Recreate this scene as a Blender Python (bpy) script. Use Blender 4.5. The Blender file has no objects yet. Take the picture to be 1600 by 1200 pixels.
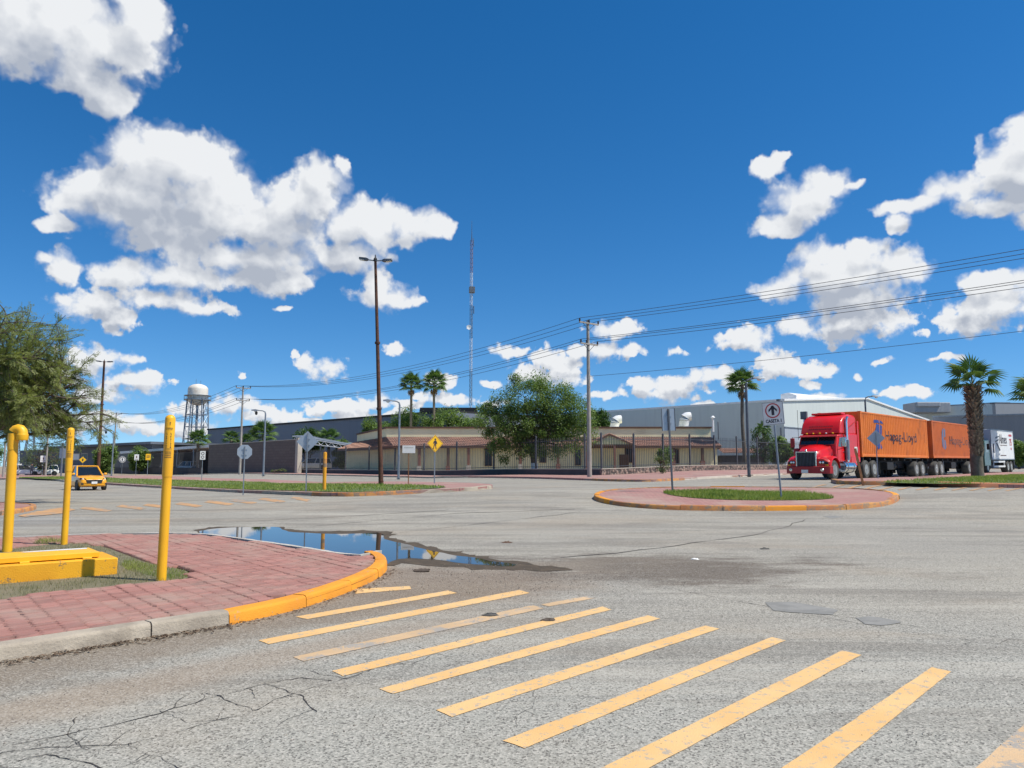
import bpy, bmesh, math, random
from mathutils import Vector, Matrix
from mathutils.geometry import delaunay_2d_cdt
R = math.radians
rnd = random.Random(11)
scene = bpy.context.scene
COL = scene.collection

# ---------------------------------------------------------------- camera
FPX, PITCH, CAMZ = 1164.0, math.atan(128 / 1164), 1.5
cam_d = bpy.data.cameras.new('camera')
cam_d.sensor_width = 36
cam_d.lens = 36 * FPX / 1600
cam_d.clip_start, cam_d.clip_end = 0.1, 6000
cam = bpy.data.objects.new('camera', cam_d)
cam.location = (0, 0, CAMZ)
cam.rotation_euler = (R(90) + PITCH, 0, 0)
COL.objects.link(cam)
scene.camera = cam

# ---------------------------------------------------------------- sun and exposure
SUN_EL = R(57)
SUN = Vector((0.958, -0.285, 0)).normalized() * math.cos(SUN_EL) + Vector((0, 0, math.sin(SUN_EL)))
sl = bpy.data.lights.new('sun', 'SUN')
sl.energy, sl.angle, sl.color = 4.6, R(0.53), (1, 0.95, 0.85)
so = bpy.data.objects.new('sun', sl)
so.rotation_euler = SUN.to_track_quat('Z', 'Y').to_euler()
COL.objects.link(so)
vs = scene.view_settings
vs.view_transform, vs.look, vs.exposure, vs.gamma, vs.use_curve_mapping = 'Standard', 'None', 0.25, 1.0, False

# ---------------------------------------------------------------- node helpers
class NT:
    def __init__(s, nt): s.nt = nt
    def n(s, kind, **kw):
        x = s.nt.nodes.new(kind)
        for k, v in kw.items(): setattr(x, k, v)
        return x
    def put(s, sock, v):
        if v is None: return
        if hasattr(v, 'is_output'): s.nt.links.new(v, sock)
        elif hasattr(sock, 'default_value'):
            try: sock.default_value = v
            except Exception:
                sock.default_value = (*v, 1) if hasattr(v, '__len__') else (v, v, v)
    def m(s, op, a, b=None, c=None, clamp=False):
        x = s.n('ShaderNodeMath', operation=op, use_clamp=clamp)
        for i, v in enumerate((a, b, c)): s.put(x.inputs[i], v)
        return x.outputs[0]
    def vm(s, op, a, b=None, c=None, out=0):
        x = s.n('ShaderNodeVectorMath', operation=op)
        for i, v in enumerate((a, b, c)): s.put(x.inputs[i], v)
        return x.outputs[out]
    def ss(s, v, lo, hi, a=0.0, b=1.0):
        x = s.n('ShaderNodeMapRange', interpolation_type='SMOOTHSTEP')
        for i, q in enumerate((v, lo, hi, a, b)): s.put(x.inputs[i], q)
        return x.outputs[0]
    def mix(s, f, a, b, blend='MIX'):
        x = s.n('ShaderNodeMix', data_type='RGBA', blend_type=blend)
        s.put(x.inputs[0], f)
        for i, v in ((6, a), (7, b)):
            if not hasattr(v, 'is_output') and len(v) == 3: v = (*v, 1)
            s.put(x.inputs[i], v)
        return x.outputs[2]
    def noise(s, vec, scale, detail=3, rough=0.55, dim='3D', col=False, dist=0):
        x = s.n('ShaderNodeTexNoise', noise_dimensions=dim)
        s.put(x.inputs['Vector'], vec)
        x.inputs['Scale'].default_value = scale
        x.inputs['Detail'].default_value = detail
        x.inputs['Roughness'].default_value = rough
        x.inputs['Distortion'].default_value = dist
        return x.outputs[1 if col else 0]
    def xyz(s, v):
        x = s.n('ShaderNodeSeparateXYZ'); s.put(x.inputs[0], v); return x.outputs
    def comb(s, a, b, c):
        x = s.n('ShaderNodeCombineXYZ')
        for i, v in enumerate((a, b, c)): s.put(x.inputs[i], v)
        return x.outputs[0]

# ---------------------------------------------------------------- picture <-> place
ST, CT = math.sin(PITCH), math.cos(PITCH)
def ray(px, py):
    xc, yc = (px - 800) / FPX, (600 - py) / FPX
    return Vector((xc, CT - yc * ST, ST + yc * CT))
def azel(px, py):
    d = ray(px, py).normalized()
    return math.degrees(math.atan2(d.x, d.y)), math.degrees(math.asin(d.z))

# ---------------------------------------------------------------- sky with cumulus clouds
CLOUDS = [  # centre and radii of the puffs each cumulus is made of
 (70,20,175,95),(185,70,80,70),(172,135,42,42),(130,100,70,50),(20,70,90,50),(215,30,45,60),
 (215,235,66,46),(285,250,85,52),(150,300,46,48),(225,320,120,66),(330,325,120,66),(425,345,105,55),(505,285,40,42),(470,325,70,48),(400,405,125,36),(560,350,75,42),(640,352,55,36),(685,355,24,24),(95,350,32,14),(530,400,70,28),(540,262,9,18),
 (90,422,34,28),(66,408,18,12),(200,428,52,24),(285,430,85,25),(380,440,85,20),(455,442,36,17),(245,466,82,24),(315,482,52,13),(140,480,56,26),(185,500,34,17),(92,470,26,14),
 (600,462,52,20),(592,440,26,22),(645,470,25,10),(510,578,34,16),(488,566,18,7),(624,544,24,9),(440,482,13,5),(372,581,8,4),(345,640,30,8),(300,640,34,9),(585,628,30,10),(610,650,30,7),(770,600,24,7),(765,632,20,6),(1100,640,40,6),(1260,600,20,6),(1480,560,24,5),(1290,622,30,6),(470,558,10,4),
 (150,560,56,18),(200,562,26,8),(212,597,48,13),(160,620,54,11),(120,658,80,18),(205,662,66,13),(275,668,56,12),(95,590,40,18),
 (366,628,34,12),(425,650,52,11),(525,638,56,11),(560,652,50,9),(470,660,70,6),(655,616,22,5),(712,626,40,10),(690,594,22,9),(630,632,34,7),
 (800,546,32,8),(852,562,34,22),(872,578,26,24),(828,588,34,14),(960,516,40,13),(935,550,56,12),(985,549,22,9),(940,617,20,6),(895,592,18,9),
 (1008,600,28,15),(1058,605,46,17),(1088,592,26,12),(1035,613,56,8),(1060,551,13,6),(1168,530,50,15),(1142,524,24,8),(1130,585,24,13),(1145,602,24,7),(1212,570,36,14),(1250,579,50,9),(1385,562,22,5),(1412,614,34,9),(1440,612,8,5),(1340,582,10,5),(1440,520,12,6),
 (1202,262,30,16),(1224,244,12,12),(1250,315,62,36),(1290,287,42,26),(1218,348,44,24),(1330,284,26,8),
 (1320,430,88,36),(1290,400,52,24),(1345,392,44,24),(1385,420,66,36),(1215,452,48,20),(1245,435,40,24),(1430,428,34,20),(1335,505,92,26),(1350,468,84,34),(1255,515,34,14),
 (1560,475,85,36),(1540,446,50,24),(1520,502,50,22),(1605,440,50,24),
 (1590,255,70,50),(1610,210,46,40),(1510,290,66,30),(1432,318,50,16),(1400,350,22,15),(1560,322,66,20),(1462,302,46,20),(1640,330,60,30),
]
def build_world():
    w = bpy.data.worlds.new('World'); scene.world = w; w.use_nodes = True
    nt = w.node_tree; nt.nodes.clear(); t = NT(nt)
    blobs = []
    for cx, cy, rx, ry in CLOUDS:
        a, e = azel(cx, cy)
        ra = max(.3, abs(azel(cx + rx, cy)[0] - azel(cx - rx, cy)[0]) / 2)
        re = max(.22, abs(azel(cx, cy + ry)[1] - azel(cx, cy - ry)[1]) / 2) * (1.2 if cy > 500 else 1)
        blobs.append((a, e, ra, re))
    count = [0]
    def density_group(bl, wide):
        """cloud density at (azimuth, elevation) in degrees, from the puffs bl and fractal noise"""
        gr = bpy.data.node_groups.new('cloud_density', 'ShaderNodeTree')
        gr.interface.new_socket('P', in_out='INPUT', socket_type='NodeSocketVector')
        gr.interface.new_socket('D', in_out='OUTPUT', socket_type='NodeSocketFloat')
        q = NT(gr)
        gi = q.n('NodeGroupInput'); go = q.n('NodeGroupOutput')
        P0 = gi.outputs[0]
        D = None
        if bl:
            wv = q.noise(P0, 0.32, 4, 0.55, '2D', col=True)
            P = q.vm('ADD', P0, q.vm('MULTIPLY', q.vm('SUBTRACT', wv, (.5, .5, .5)), (2.4, 1.6, 0)))
            d = None
            for a, e, ra, re in bl:
                l = q.vm('LENGTH', q.vm('MULTIPLY_ADD', P, (1 / ra, 1 / re, 0), (-a / ra, -e / re, 0)), out=1)
                d = l if d is None else q.m('SMOOTH_MIN', d, l, 0.25)
            big = q.noise(P0, 0.26, 7, 0.52, '2D')
            vo = q.n('ShaderNodeTexVoronoi', voronoi_dimensions='2D', feature='SMOOTH_F1')
            q.put(vo.inputs['Vector'], P); vo.inputs['Scale'].default_value = 0.5
            vo.inputs['Detail'].default_value = 2; vo.inputs['Roughness'].default_value = 0.55
            vo.inputs['Smoothness'].default_value = 0.35
            D = q.m('MULTIPLY', q.m('SUBTRACT', 1.33, d), 1.6)
            D = q.m('ADD', D, q.m('MULTIPLY', q.m('SUBTRACT', big, .5), 1.25))
            D = q.m('ADD', D, q.m('MULTIPLY', q.m('SUBTRACT', .42, vo.outputs['Distance']), .7))
            low = q.ss(q.xyz(P0)[1], 19, 5)
            D = q.m('ADD', D, q.m('MULTIPLY', q.m('MULTIPLY', q.m('SUBTRACT', q.noise(P0, 1.05, 5, .55, '2D'), .5), 3.0), low))
        if wide:   # the same kind of cumulus goes on round the rest of the sky
            s = q.xyz(P0)
            out = q.m('MAXIMUM', q.ss(q.m('ABSOLUTE', s[0]), 37, 48), q.ss(s[1], 35, 45))
            f2 = q.noise(P0, 0.055, 9, 0.6, '2D')
            D2 = q.m('MULTIPLY', q.m('SUBTRACT', f2, .56), 6)
            D2 = q.m('SUBTRACT', D2, q.m('MULTIPLY', q.m('SUBTRACT', 1, out), 4))
            D = D2 if D is None else q.m('MAXIMUM', D, D2)
        q.put(go.inputs[0], D)
        return gr
    tc = t.n('ShaderNodeTexCoord')
    dv = t.vm('NORMALIZE', tc.outputs['Generated'])
    s = t.xyz(dv)
    az = t.m('MULTIPLY', t.m('ARCTAN2', s[0], s[1]), 57.29578)
    el = t.m('MULTIPLY', t.m('ARCSINE', s[2]), 57.29578)
    pos = t.comb(az, el, 0.0)
    sky = t.n('ShaderNodeTexSky', sky_type='NISHITA', sun_disc=False)
    sky.sun_elevation = SUN_EL
    sky.sun_rotation = math.atan2(SUN.x, SUN.y)
    sky.air_density, sky.dust_density, sky.ozone_density, sky.altitude = 1.0, 0.1, 4.0, 1100
    t.put(sky.inputs[0], t.comb(s[0], s[1], t.m('MULTIPLY_ADD', t.m('MAXIMUM', s[2], 0.0), .96, .058)))
    hs = t.n('ShaderNodeHueSaturation'); t.put(hs.inputs['Color'], sky.outputs[0])
    hs.inputs['Hue'].default_value = SKY_HUE
    hs.inputs['Saturation'].default_value = SKY_SAT; hs.inputs['Value'].default_value = SKY_VAL
    skyc = hs.outputs[0]
    def bgr(c):
        b = t.n('ShaderNodeBackground'); t.put(b.inputs[0], c); b.inputs[1].default_value = 0.085; return b.outputs[0]
    sc_ = t.m('MULTIPLY_ADD', el, .05, .45)
    # light comes from upper right: cloud standing in that direction shades what is below it
    o1 = t.vm('ADD', pos, t.comb(t.m('MULTIPLY', sc_, .5), t.m('MULTIPLY', sc_, 1.1), 0.0))
    o2 = t.vm('ADD', pos, t.comb(t.m('MULTIPLY', sc_, .9), t.m('MULTIPLY', sc_, 2.6), 0.0))
    def cloudy(bl, wide):
        gr = density_group(bl, wide)
        def dens(v):
            x = t.n('ShaderNodeGroup'); x.node_tree = gr; t.put(x.inputs[0], v); return x.outputs[0]
        D, D1, D2_ = dens(pos), dens(o1), dens(o2)
        occ = t.m('ADD', t.m('MULTIPLY', t.ss(D1, .1, 2.0), .52), t.m('MULTIPLY', t.ss(D2_, .0, 2.0), .70))
        grad = t.m('MULTIPLY', t.m('SUBTRACT', D1, D), .3)
        fine = t.m('MULTIPLY', t.m('SUBTRACT', t.noise(pos, .55, 4, .5, '2D'), .5), .28)
        shade = t.m('ADD', t.m('ADD', occ, grad), fine, clamp=True)
        ccol = t.mix(shade, (8.4, 8.6, 8.85), (4.3, 4.75, 5.6))
        wisp = t.m('MULTIPLY_ADD', t.ss(t.noise(pos, .35, 4, .55, '2D'), .4, .62), .85, .5)
        alpha = t.ss(D, -.05, wisp)
        alpha = t.m('MULTIPLY', alpha, t.ss(el, -1, 2.0))
        return bgr(t.mix(alpha, skyc, ccol))
    clear = bgr(skyc)
    def split(sock, v, a, b):
        """a below v, b above: the renderer then works out only the side it needs"""
        if a is b: return a
        x = t.n('ShaderNodeMixShader'); t.put(x.inputs[0], t.m('GREATER_THAN', sock, v))
        t.put(x.inputs[1], a); t.put(x.inputs[2], b); return x.outputs[0]
    A0, A1, E0, E1 = -48, 48, -1, 46
    def region(a0, a1, e0, e1, depth):
        mg = 3.6
        use = [b for b in blobs if b[0] + 1.75 * b[2] + 2 > a0 and b[0] - 1.75 * b[2] - mg < a1
               and b[1] + 1.75 * b[3] + 1.2 > e0 and b[1] - 1.75 * b[3] - .5 - 2.6 * (.45 + .05 * e1) < e1]
        wide = a1 > 36 or a0 < -36 or e1 > 33
        if not use and not wide: return clear
        if depth == 0 or len(use) <= 5: count[0] += 1; return cloudy(use, wide)
        if (a1 - a0) > 1.3 * (e1 - e0):
            m = (a0 + a1) / 2
            return split(az, m, region(a0, m, e0, e1, depth - 1), region(m, a1, e0, e1, depth - 1))
        m = (e0 + e1) / 2
        return split(el, m, region(a0, a1, e0, m, depth - 1), region(a0, a1, m, e1, depth - 1))
    inner = region(A0, A1, E0, E1, 5)
    outer = cloudy([], True)
    r = split(az, A0, outer, split(az, A1, inner, outer))
    r = split(el, E0, clear, split(el, E1, r, outer))
    wo = t.n('ShaderNodeOutputWorld'); nt.links.new(r, wo.inputs[0])
    w.cycles.sampling_method = 'MANUAL'; w.cycles.sample_map_resolution = 512
    print('sky regions', count[0], 'nodes', len(nt.nodes))
SKY_SAT, SKY_VAL, SKY_HUE = 1.32, 1.35, 0.5
build_world()

# ---------------------------------------------------------------- lie of the land: the far and right side stand higher
def S(t):
    t = min(1.0, max(0.0, t)); return t * t * (3 - 2 * t)
def g(x, y):
    sz = S((y - 18) / 13); r = S((x - 4) / 14)
    a = S((x + 22) / 25) * sz * (.62 + .15 * r + .22 * S((y - 45) / 35) * r)
    return max(a, .4 * S((y - 48) / 25) * S((x + 60) / 25))
def gp(px, py, zo=0.0):
    """where the sight line through a pixel of the photograph meets the ground"""
    d = ray(px, py); t, st = 2.0, .4
    f = lambda t: CAMZ + t * d.z - g(t * d.x, t * d.y) - zo
    while f(t) > 0 and t < 170: t += st; st *= 1.02
    a, b = t - st, t
    for _ in range(30):
        m = (a + b) / 2
        if f(m) > 0: a = m
        else: b = m
    return Vector((a * d.x, a * d.y))
def X(px, y): return (px - 800) / FPX * y * .994
def Zt(py, y):
    d = ray(800, py); return CAMZ + y * d.z / d.y

# ---------------------------------------------------------------- mesh building
class MB:
    def __init__(s): s.v, s.f, s.mi = [], [], []
    def add(s, vs, fs, mi=0, M=None):
        o = len(s.v)
        s.v += [tuple(M @ Vector(v)) if M else tuple(v) for v in vs]
        s.f += [[i + o for i in f] for f in fs]; s.mi += [mi] * len(fs); return s
    def box(s, c, d, rz=0.0, mi=0, rot=None):
        x, y, z = d[0] / 2, d[1] / 2, d[2] / 2
        vs = [Vector((sx * x, sy * y, sz * z)) for sz in (-1, 1) for sy in (-1, 1) for sx in (-1, 1)]
        M = rot if rot else Matrix.Rotation(rz, 3, 'Z')
        return s.add([M @ v + Vector(c) for v in vs], [(0, 2, 3, 1), (4, 5, 7, 6), (0, 1, 5, 4), (2, 6, 7, 3), (0, 4, 6, 2), (1, 3, 7, 5)], mi)
    def prism(s, poly, z0, z1, mi=0):
        n = len(poly)
        ar = sum(poly[i][0] * poly[(i + 1) % n][1] - poly[(i + 1) % n][0] * poly[i][1] for i in range(n))
        if ar < 0: poly = poly[::-1]
        f0 = z0 if callable(z0) else (lambda x, y: z0)
        f1 = z1 if callable(z1) else (lambda x, y: z1)
        vs = [(p[0], p[1], f0(p[0], p[1])) for p in poly] + [(p[0], p[1], f1(p[0], p[1])) for p in poly]
        fs = [list(range(n))[::-1], list(range(n, 2 * n))] + [(i, (i + 1) % n, n + (i + 1) % n, n + i) for i in range(n)]
        return s.add(vs, fs, mi)
    def ext(s, poly, axis, a, b, mi=0, tb=None):
        """profile poly (u,v) extruded along axis 'x' or 'y' from a to b"""
        n = len(poly)
        def mk(q, u, v): return (q, u, v) if axis == 'x' else (u, q, v)
        vs = [mk(a, *p) for p in poly] + [mk(b, *p) for p in poly]
        fs = [list(range(n)), list(range(n, 2 * n))[::-1]] + [(i, n + i, n + (i + 1) % n, (i + 1) % n) for i in range(n)]
        return s.add(vs, fs, mi)
    def loft(s, secs, mi=0, caps=True, closed=True):
        n = len(secs[0]); vs = [p for q in secs for p in q]; fs = []
        for k in range(len(secs) - 1):
            for i in range(n if closed else n - 1):
                j = (i + 1) % n
                fs.append((k * n + i, k * n + j, (k + 1) * n + j, (k + 1) * n + i))
        if caps: fs += [list(range(n))[::-1], list(range((len(secs) - 1) * n, len(secs) * n))]
        return s.add(vs, fs, mi)
    def tube(s, pts, r, n=8, mi=0, caps=True):
        pts = [Vector(p) for p in pts]; secs = []
        for i, p in enumerate(pts):
            t = (pts[min(i + 1, len(pts) - 1)] - pts[max(i - 1, 0)]).normalized()
            u = t.cross(Vector((0, 0, 1)) if abs(t.z) < .9 else Vector((1, 0, 0))).normalized(); w = t.cross(u)
            rr = r[i] if hasattr(r, '__len__') else r
            secs.append([p + rr * (math.cos(a) * u + math.sin(a) * w) for a in [2 * math.pi * k / n for k in range(n)]])
        return s.loft(secs, mi, caps)
    def lathe(s, prof, n=16, c=(0, 0, 0), axis='z', mi=0):
        secs = []
        for r, h in prof:
            q = []
            for k in range(n):
                a = 2 * math.pi * k / n; u, v = r * math.cos(a), r * math.sin(a)
                q.append(Vector(c) + Vector((u, v, h) if axis == 'z' else ((u, h, v) if axis == 'y' else (h, u, v))))
            secs.append(q)
        return s.loft(secs, mi)
    def slab(s, quad, th, mi=0):
        """polygon in space given thickness along its normal"""
        q = [Vector(p) for p in quad]; n = (q[1] - q[0]).cross(q[2] - q[0]).normalized() * th
        return s.loft([q, [p + n for p in q]], mi)

def obj(name, mb, mat, parent=None, smooth=35, bevel=0, seg=2, loc=None, rz=0.0):
    me = bpy.data.meshes.new(name); me.from_pydata(mb.v, [], mb.f)
    mats = mat if isinstance(mat, (list, tuple)) else [mat]
    for m_ in mats: me.materials.append(m_)
    if len(mats) > 1: me.polygons.foreach_set('material_index', mb.mi)
    me.update()
    bm = bmesh.new(); bm.from_mesh(me)
    if len(mb.f) < 4000: bmesh.ops.recalc_face_normals(bm, faces=bm.faces)
    bm.to_mesh(me); bm.free()
    if smooth:
        me.polygons.foreach_set('use_smooth', [True] * len(me.polygons)); me.set_sharp_from_angle(angle=R(smooth))
    o = bpy.data.objects.new(name, me); COL.objects.link(o)
    if parent: o.parent = parent
    if loc: o.location = loc
    o.rotation_euler.z = rz
    if bevel:
        b = o.modifiers.new('bevel', 'BEVEL'); b.width, b.segments, b.limit_method, b.angle_limit = bevel, seg, 'ANGLE', R(40)
    return o
def inst(name, src, parent, loc=(0, 0, 0), rot=(0, 0, 0), sc=None):
    o = bpy.data.objects.new(name, src.data if hasattr(src, 'data') else src); COL.objects.link(o)
    o.parent = parent; o.location = loc; o.rotation_euler = rot
    if sc: o.scale = sc
    return o
def tag(o, label, cat, group=None, kind=None):
    if label: o['label'] = label
    if cat: o['category'] = cat
    if group: o['group'] = group
    if kind: o['kind'] = kind
    return o
def thing(name, label, cat, loc=(0, 0, 0), rz=0.0, group=None, kind=None):
    o = bpy.data.objects.new(name, None); COL.objects.link(o)
    o.empty_display_size = .2; o.location = loc; o.rotation_euler = (0, 0, rz)
    return tag(o, label, cat, group, kind)
def dup(src, loc, rz, label, group=None):
    def cp(o, par):
        c = o.copy(); COL.objects.link(c); c.parent = par
        for ch in o.children: cp(ch, c)
        return c
    r = cp(src, None); r.location = loc; r.rotation_euler.z = rz; r['label'] = label
    if group: r['group'] = group
    return r
def text_mesh(body, size, extrude=0.0, spacing=1.0, squash=1.0, bold=0.0):
    cu = bpy.data.curves.new('lettering', 'FONT'); cu.body = body; cu.size = size; cu.extrude = extrude
    cu.space_character = spacing; cu.offset = bold; cu.resolution_u = 3
    ob = bpy.data.objects.new('lettering', cu); COL.objects.link(ob)
    me = bpy.data.meshes.new_from_object(ob.evaluated_get(bpy.context.evaluated_depsgraph_get()))
    bpy.data.objects.remove(ob)
    xs = [v.co.x for v in me.vertices]; cx = (min(xs) + max(xs)) / 2
    for v in me.vertices: v.co.x = (v.co.x - cx) * squash
    return me

# ---------------------------------------------------------------- materials
def base(name):
    m_ = bpy.data.materials.new(name); m_.use_nodes = True
    t = NT(m_.node_tree); bs = m_.node_tree.nodes['Principled BSDF']
    return m_, t, bs
def coords(t, world=False):
    if world: return t.n('ShaderNodeNewGeometry').outputs['Position']
    return t.n('ShaderNodeTexCoord').outputs['Object']
def bump(t, bs, h, strength, dist=.02):
    b = t.n('ShaderNodeBump'); b.inputs['Strength'].default_value = strength; b.inputs['Distance'].default_value = dist
    t.put(b.inputs['Height'], h); t.put(bs.inputs['Normal'], b.outputs[0])
def pbr(name, c, c2=None, scale=3, rough=.6, metal=0, bmp=0, bscale=60, coat=0, island=0, dirt=None, dscale=1.2, damt=.5, spec=.5, world=False, det=4):
    m_, t, bs = base(name); P = coords(t, world)
    c2 = c2 or tuple(x * .8 for x in c)
    f = t.ss(t.noise(P, scale, det, .6), .3, .7)
    col = t.mix(f, c, c2)
    if island:
        rp = t.n('ShaderNodeNewGeometry').outputs['Random Per Island']
        h = t.n('ShaderNodeHueSaturation'); t.put(h.inputs['Color'], col)
        t.put(h.inputs['Value'], t.m('MULTIPLY_ADD', rp, island, 1 - island / 2)); col = h.outputs[0]
    if dirt:
        dn = t.ss(t.noise(P, dscale, 6, .65), .5, .72); col = t.mix(t.m('MULTIPLY', dn, damt), col, dirt)
    t.put(bs.inputs['Base Color'], col)
    bs.inputs['Metallic'].default_value = metal
    t.put(bs.inputs['Roughness'], t.m('MULTIPLY_ADD', t.noise(P, scale * 4, 3), .2, rough - .1))
    bs.inputs['Specular IOR Level'].default_value = spec
    if coat: bs.inputs['Coat Weight'].default_value = coat; bs.inputs['Coat Roughness'].default_value = .06
    if bmp: bump(t, bs, t.noise(P, bscale, 4, .6), bmp)
    return m_
def worn(name, paint, under, amt=.45, scale=7, rough=.7, paint2=None, grain=40, bmp=.3, world=True):
    """paint flaked off in places, grain of what is under it showing"""
    m_, t, bs = base(name); P = coords(t, world)
    n = t.m('ADD', t.m('MULTIPLY', t.noise(P, scale, 6, .65), .65), t.m('MULTIPLY', t.noise(P, grain, 3, .6), .35))
    f = t.ss(n, amt, amt + .07)
    pc = t.mix(t.ss(t.noise(P, 1.7, 4), .35, .65), paint, paint2 or tuple(x * .85 for x in paint))
    t.put(bs.inputs['Base Color'], t.mix(f, pc, under)); bs.inputs['Roughness'].default_value = rough
    bump(t, bs, t.noise(P, grain * 2.5, 3, .6), bmp, .01)
    return m_
def leafmat(name, c, c2, tr=.35):
    m_, t, bs = base(name)
    rp = t.n('ShaderNodeNewGeometry').outputs['Random Per Island']
    P = coords(t)
    f = t.m('ADD', t.m('MULTIPLY', rp, .7), t.m('MULTIPLY', t.ss(t.noise(P, .8, 3), .35, .65), .3))
    col = t.mix(f, c, c2); t.put(bs.inputs['Base Color'], col)
    bs.inputs['Roughness'].default_value = .5; bs.inputs['Specular IOR Level'].default_value = .35
    tl = t.n('ShaderNodeBsdfTranslucent'); t.put(tl.inputs[0], t.mix(1.0, col, (.95, 1.0, .5), 'MULTIPLY'))
    mx = t.n('ShaderNodeMixShader'); mx.inputs[0].default_value = tr
    t.put(mx.inputs[1], bs.outputs[0]); t.put(mx.inputs[2], tl.outputs[0])
    m_.node_tree.links.new(mx.outputs[0], m_.node_tree.nodes['Material Output'].inputs[0])
    return m_

M = {}
M['yellow'] = worn('yellow_paint', (.88, .47, .012), (.33, .22, .10), .655, 6, .45, (.80, .40, .012), 34, .12)
M['yellow_concrete'] = worn('yellow_painted_concrete', (.82, .40, .012), (.22, .15, .08), .575, 5, .75, (.72, .32, .01), 30, .5)
M['yellow_kerb'] = worn('yellow_painted_kerb', (.76, .30, .018), (.34, .25, .16), .555, 5, .8, (.66, .25, .018), 26, .6)
M['ochre_kerb'] = worn('faded_ochre_kerb', (.56, .27, .075), (.26, .18, .12), .485, 4, .85, (.45, .17, .06), 22, .6)
M['red_kerb'] = worn('faded_red_kerb', (.60, .24, .12), (.34, .24, .17), .54, 4, .85, None, 22, .6)
M['concrete'] = pbr('weathered_concrete', (.42, .36, .28), (.30, .255, .20), 3, .9, bmp=.5, bscale=45, dirt=(.15, .12, .09), dscale=2.5, damt=.6)
M['pale_concrete'] = pbr('pale_concrete', (.52, .48, .42), (.40, .36, .31), 2, .9, bmp=.2)
M['pole_concrete'] = pbr('pole_concrete', (.36, .33, .29), (.27, .25, .22), 1.5, .9, bmp=.1)
M['alu'] = pbr('bare_aluminium', (.42, .46, .50), (.36, .40, .44), 2, .42, .55)
M['galv'] = pbr('galvanised_steel', (.30, .33, .36), (.22, .25, .28), 3, .5, .6)
M['galv_dark'] = pbr('dull_grey_steel', (.13, .15, .17), (.09, .10, .12), 3, .6, .3)
M['rust'] = pbr('rusty_steel', (.13, .055, .03), (.06, .03, .022), 5, .85, .1, bmp=.2)
M['rust_light'] = pbr('rusted_light_steel', (.30, .14, .06), (.2, .085, .04), 5, .85, .1)
M['black'] = pbr('matt_black', (.012, .012, .013), (.02, .02, .021), 5, .7)
M['rubber'] = pbr('dusty_rubber', (.045, .044, .042), (.10, .095, .085), 3, .9)
M['chrome'] = pbr('chrome', (.75, .75, .75), (.65, .65, .65), 2, .14, 1)
M['steel_rim'] = pbr('dusty_alloy_rim', (.55, .53, .48), (.38, .36, .32), 4, .4, .7)
M['red'] = pbr('red_truck_paint', (.74, .006, .008), (.62, .005, .007), 1.2, .38, coat=.25, dirt=(.30, .07, .05), dscale=1.4, damt=.3)
M['red_dull'] = pbr('dull_red_plastic', (.36, .015, .018), (.28, .012, .014), 2, .5)
M['orange'] = pbr('orange_container_paint', (.78, .21, .022), (.66, .165, .022), .8, .55, dirt=(.30, .09, .03), dscale=.9, damt=.6)
M['orange_b'] = pbr('faded_orange_container_paint', (.62, .155, .03), (.53, .125, .03), .8, .6, dirt=(.26, .08, .035), dscale=.9, damt=.5)
M['blue_logo'] = pbr('blue_print', (.02, .05, .22), (.03, .07, .26), 2, .6)
M['grey_logo'] = pbr('faded_blue_grey_print', (.10, .13, .22), (.13, .16, .25), 2, .6)
M['ink'] = pbr('dark_print', (.02, .02, .035), (.035, .03, .04), 3, .6)
M['ink_soft'] = pbr('faded_dark_print', (.10, .05, .04), (.14, .06, .05), 3, .6)
M['red_ink'] = pbr('red_print', (.55, .03, .04), (.45, .03, .03), 3, .5)
M['white'] = pbr('white_paint', (.78, .78, .77), (.70, .70, .68), 1.5, .5)
M['sign_white'] = pbr('white_sign_sheet', (.78, .77, .74), (.70, .69, .66), 2, .45, dirt=(.4, .36, .3), dscale=3, damt=.25)
M['sign_yellow'] = pbr('yellow_sign_sheet', (.90, .52, .01), (.84, .46, .01), 2, .45)
M['glass'] = pbr('dark_glass', (.008, .012, .014), (.012, .016, .018), 1, .1, coat=.6)
M['win'] = pbr('window_glass', (.03, .035, .04), (.02, .025, .03), 1, .18)
M['lamp'] = pbr('lamp_lens', (.75, .76, .72), (.68, .7, .66), 2, .25)
M['green_cab'] = pbr('dark_green_paint', (.03, .10, .075), (.025, .08, .06), 1, .35, coat=.5)
M['taxi'] = pbr('amber_car_paint', (.90, .40, .008), (.82, .35, .008), 1, .33, coat=.6)
M['wire'] = pbr('power_cable', (.03, .03, .035), (.045, .045, .05), 1, .6)
M['porcelain'] = pbr('dark_porcelain', (.03, .025, .03), (.045, .035, .04), 1, .3)
M['bark'] = pbr('bark', (.13, .10, .075), (.065, .05, .04), 6, .95, bmp=.6, bscale=14)
M['palm_bark'] = pbr('palm_boots', (.30, .22, .15), (.14, .10, .07), 9, .95, bmp=.4, bscale=14, island=1.2)
M['palm_smooth'] = pbr('palm_trunk', (.17, .145, .115), (.105, .09, .07), 5, .95, bmp=.5, bscale=12)
M['leaf'] = leafmat('broad_leaves', (.085, .155, .035), (.22, .31, .09))
M['leaf_dark'] = leafmat('dark_leaves', (.04, .09, .022), (.095, .17, .042))
M['leaf_mesq'] = leafmat('mesquite_leaflets', (.15, .19, .06), (.31, .34, .12), .45)
M['leaf_pale'] = leafmat('pale_leaves', (.10, .15, .055), (.17, .21, .085))
M['frond'] = leafmat('palm_fronds', (.05, .11, .025), (.12, .20, .05), .3)
M['frond_dry'] = leafmat('dry_palm_fronds', (.20, .14, .07), (.14, .09, .05), .2)
M['grass'] = leafmat('grass_blades', (.14, .25, .03), (.42, .44, .13), .4)
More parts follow.
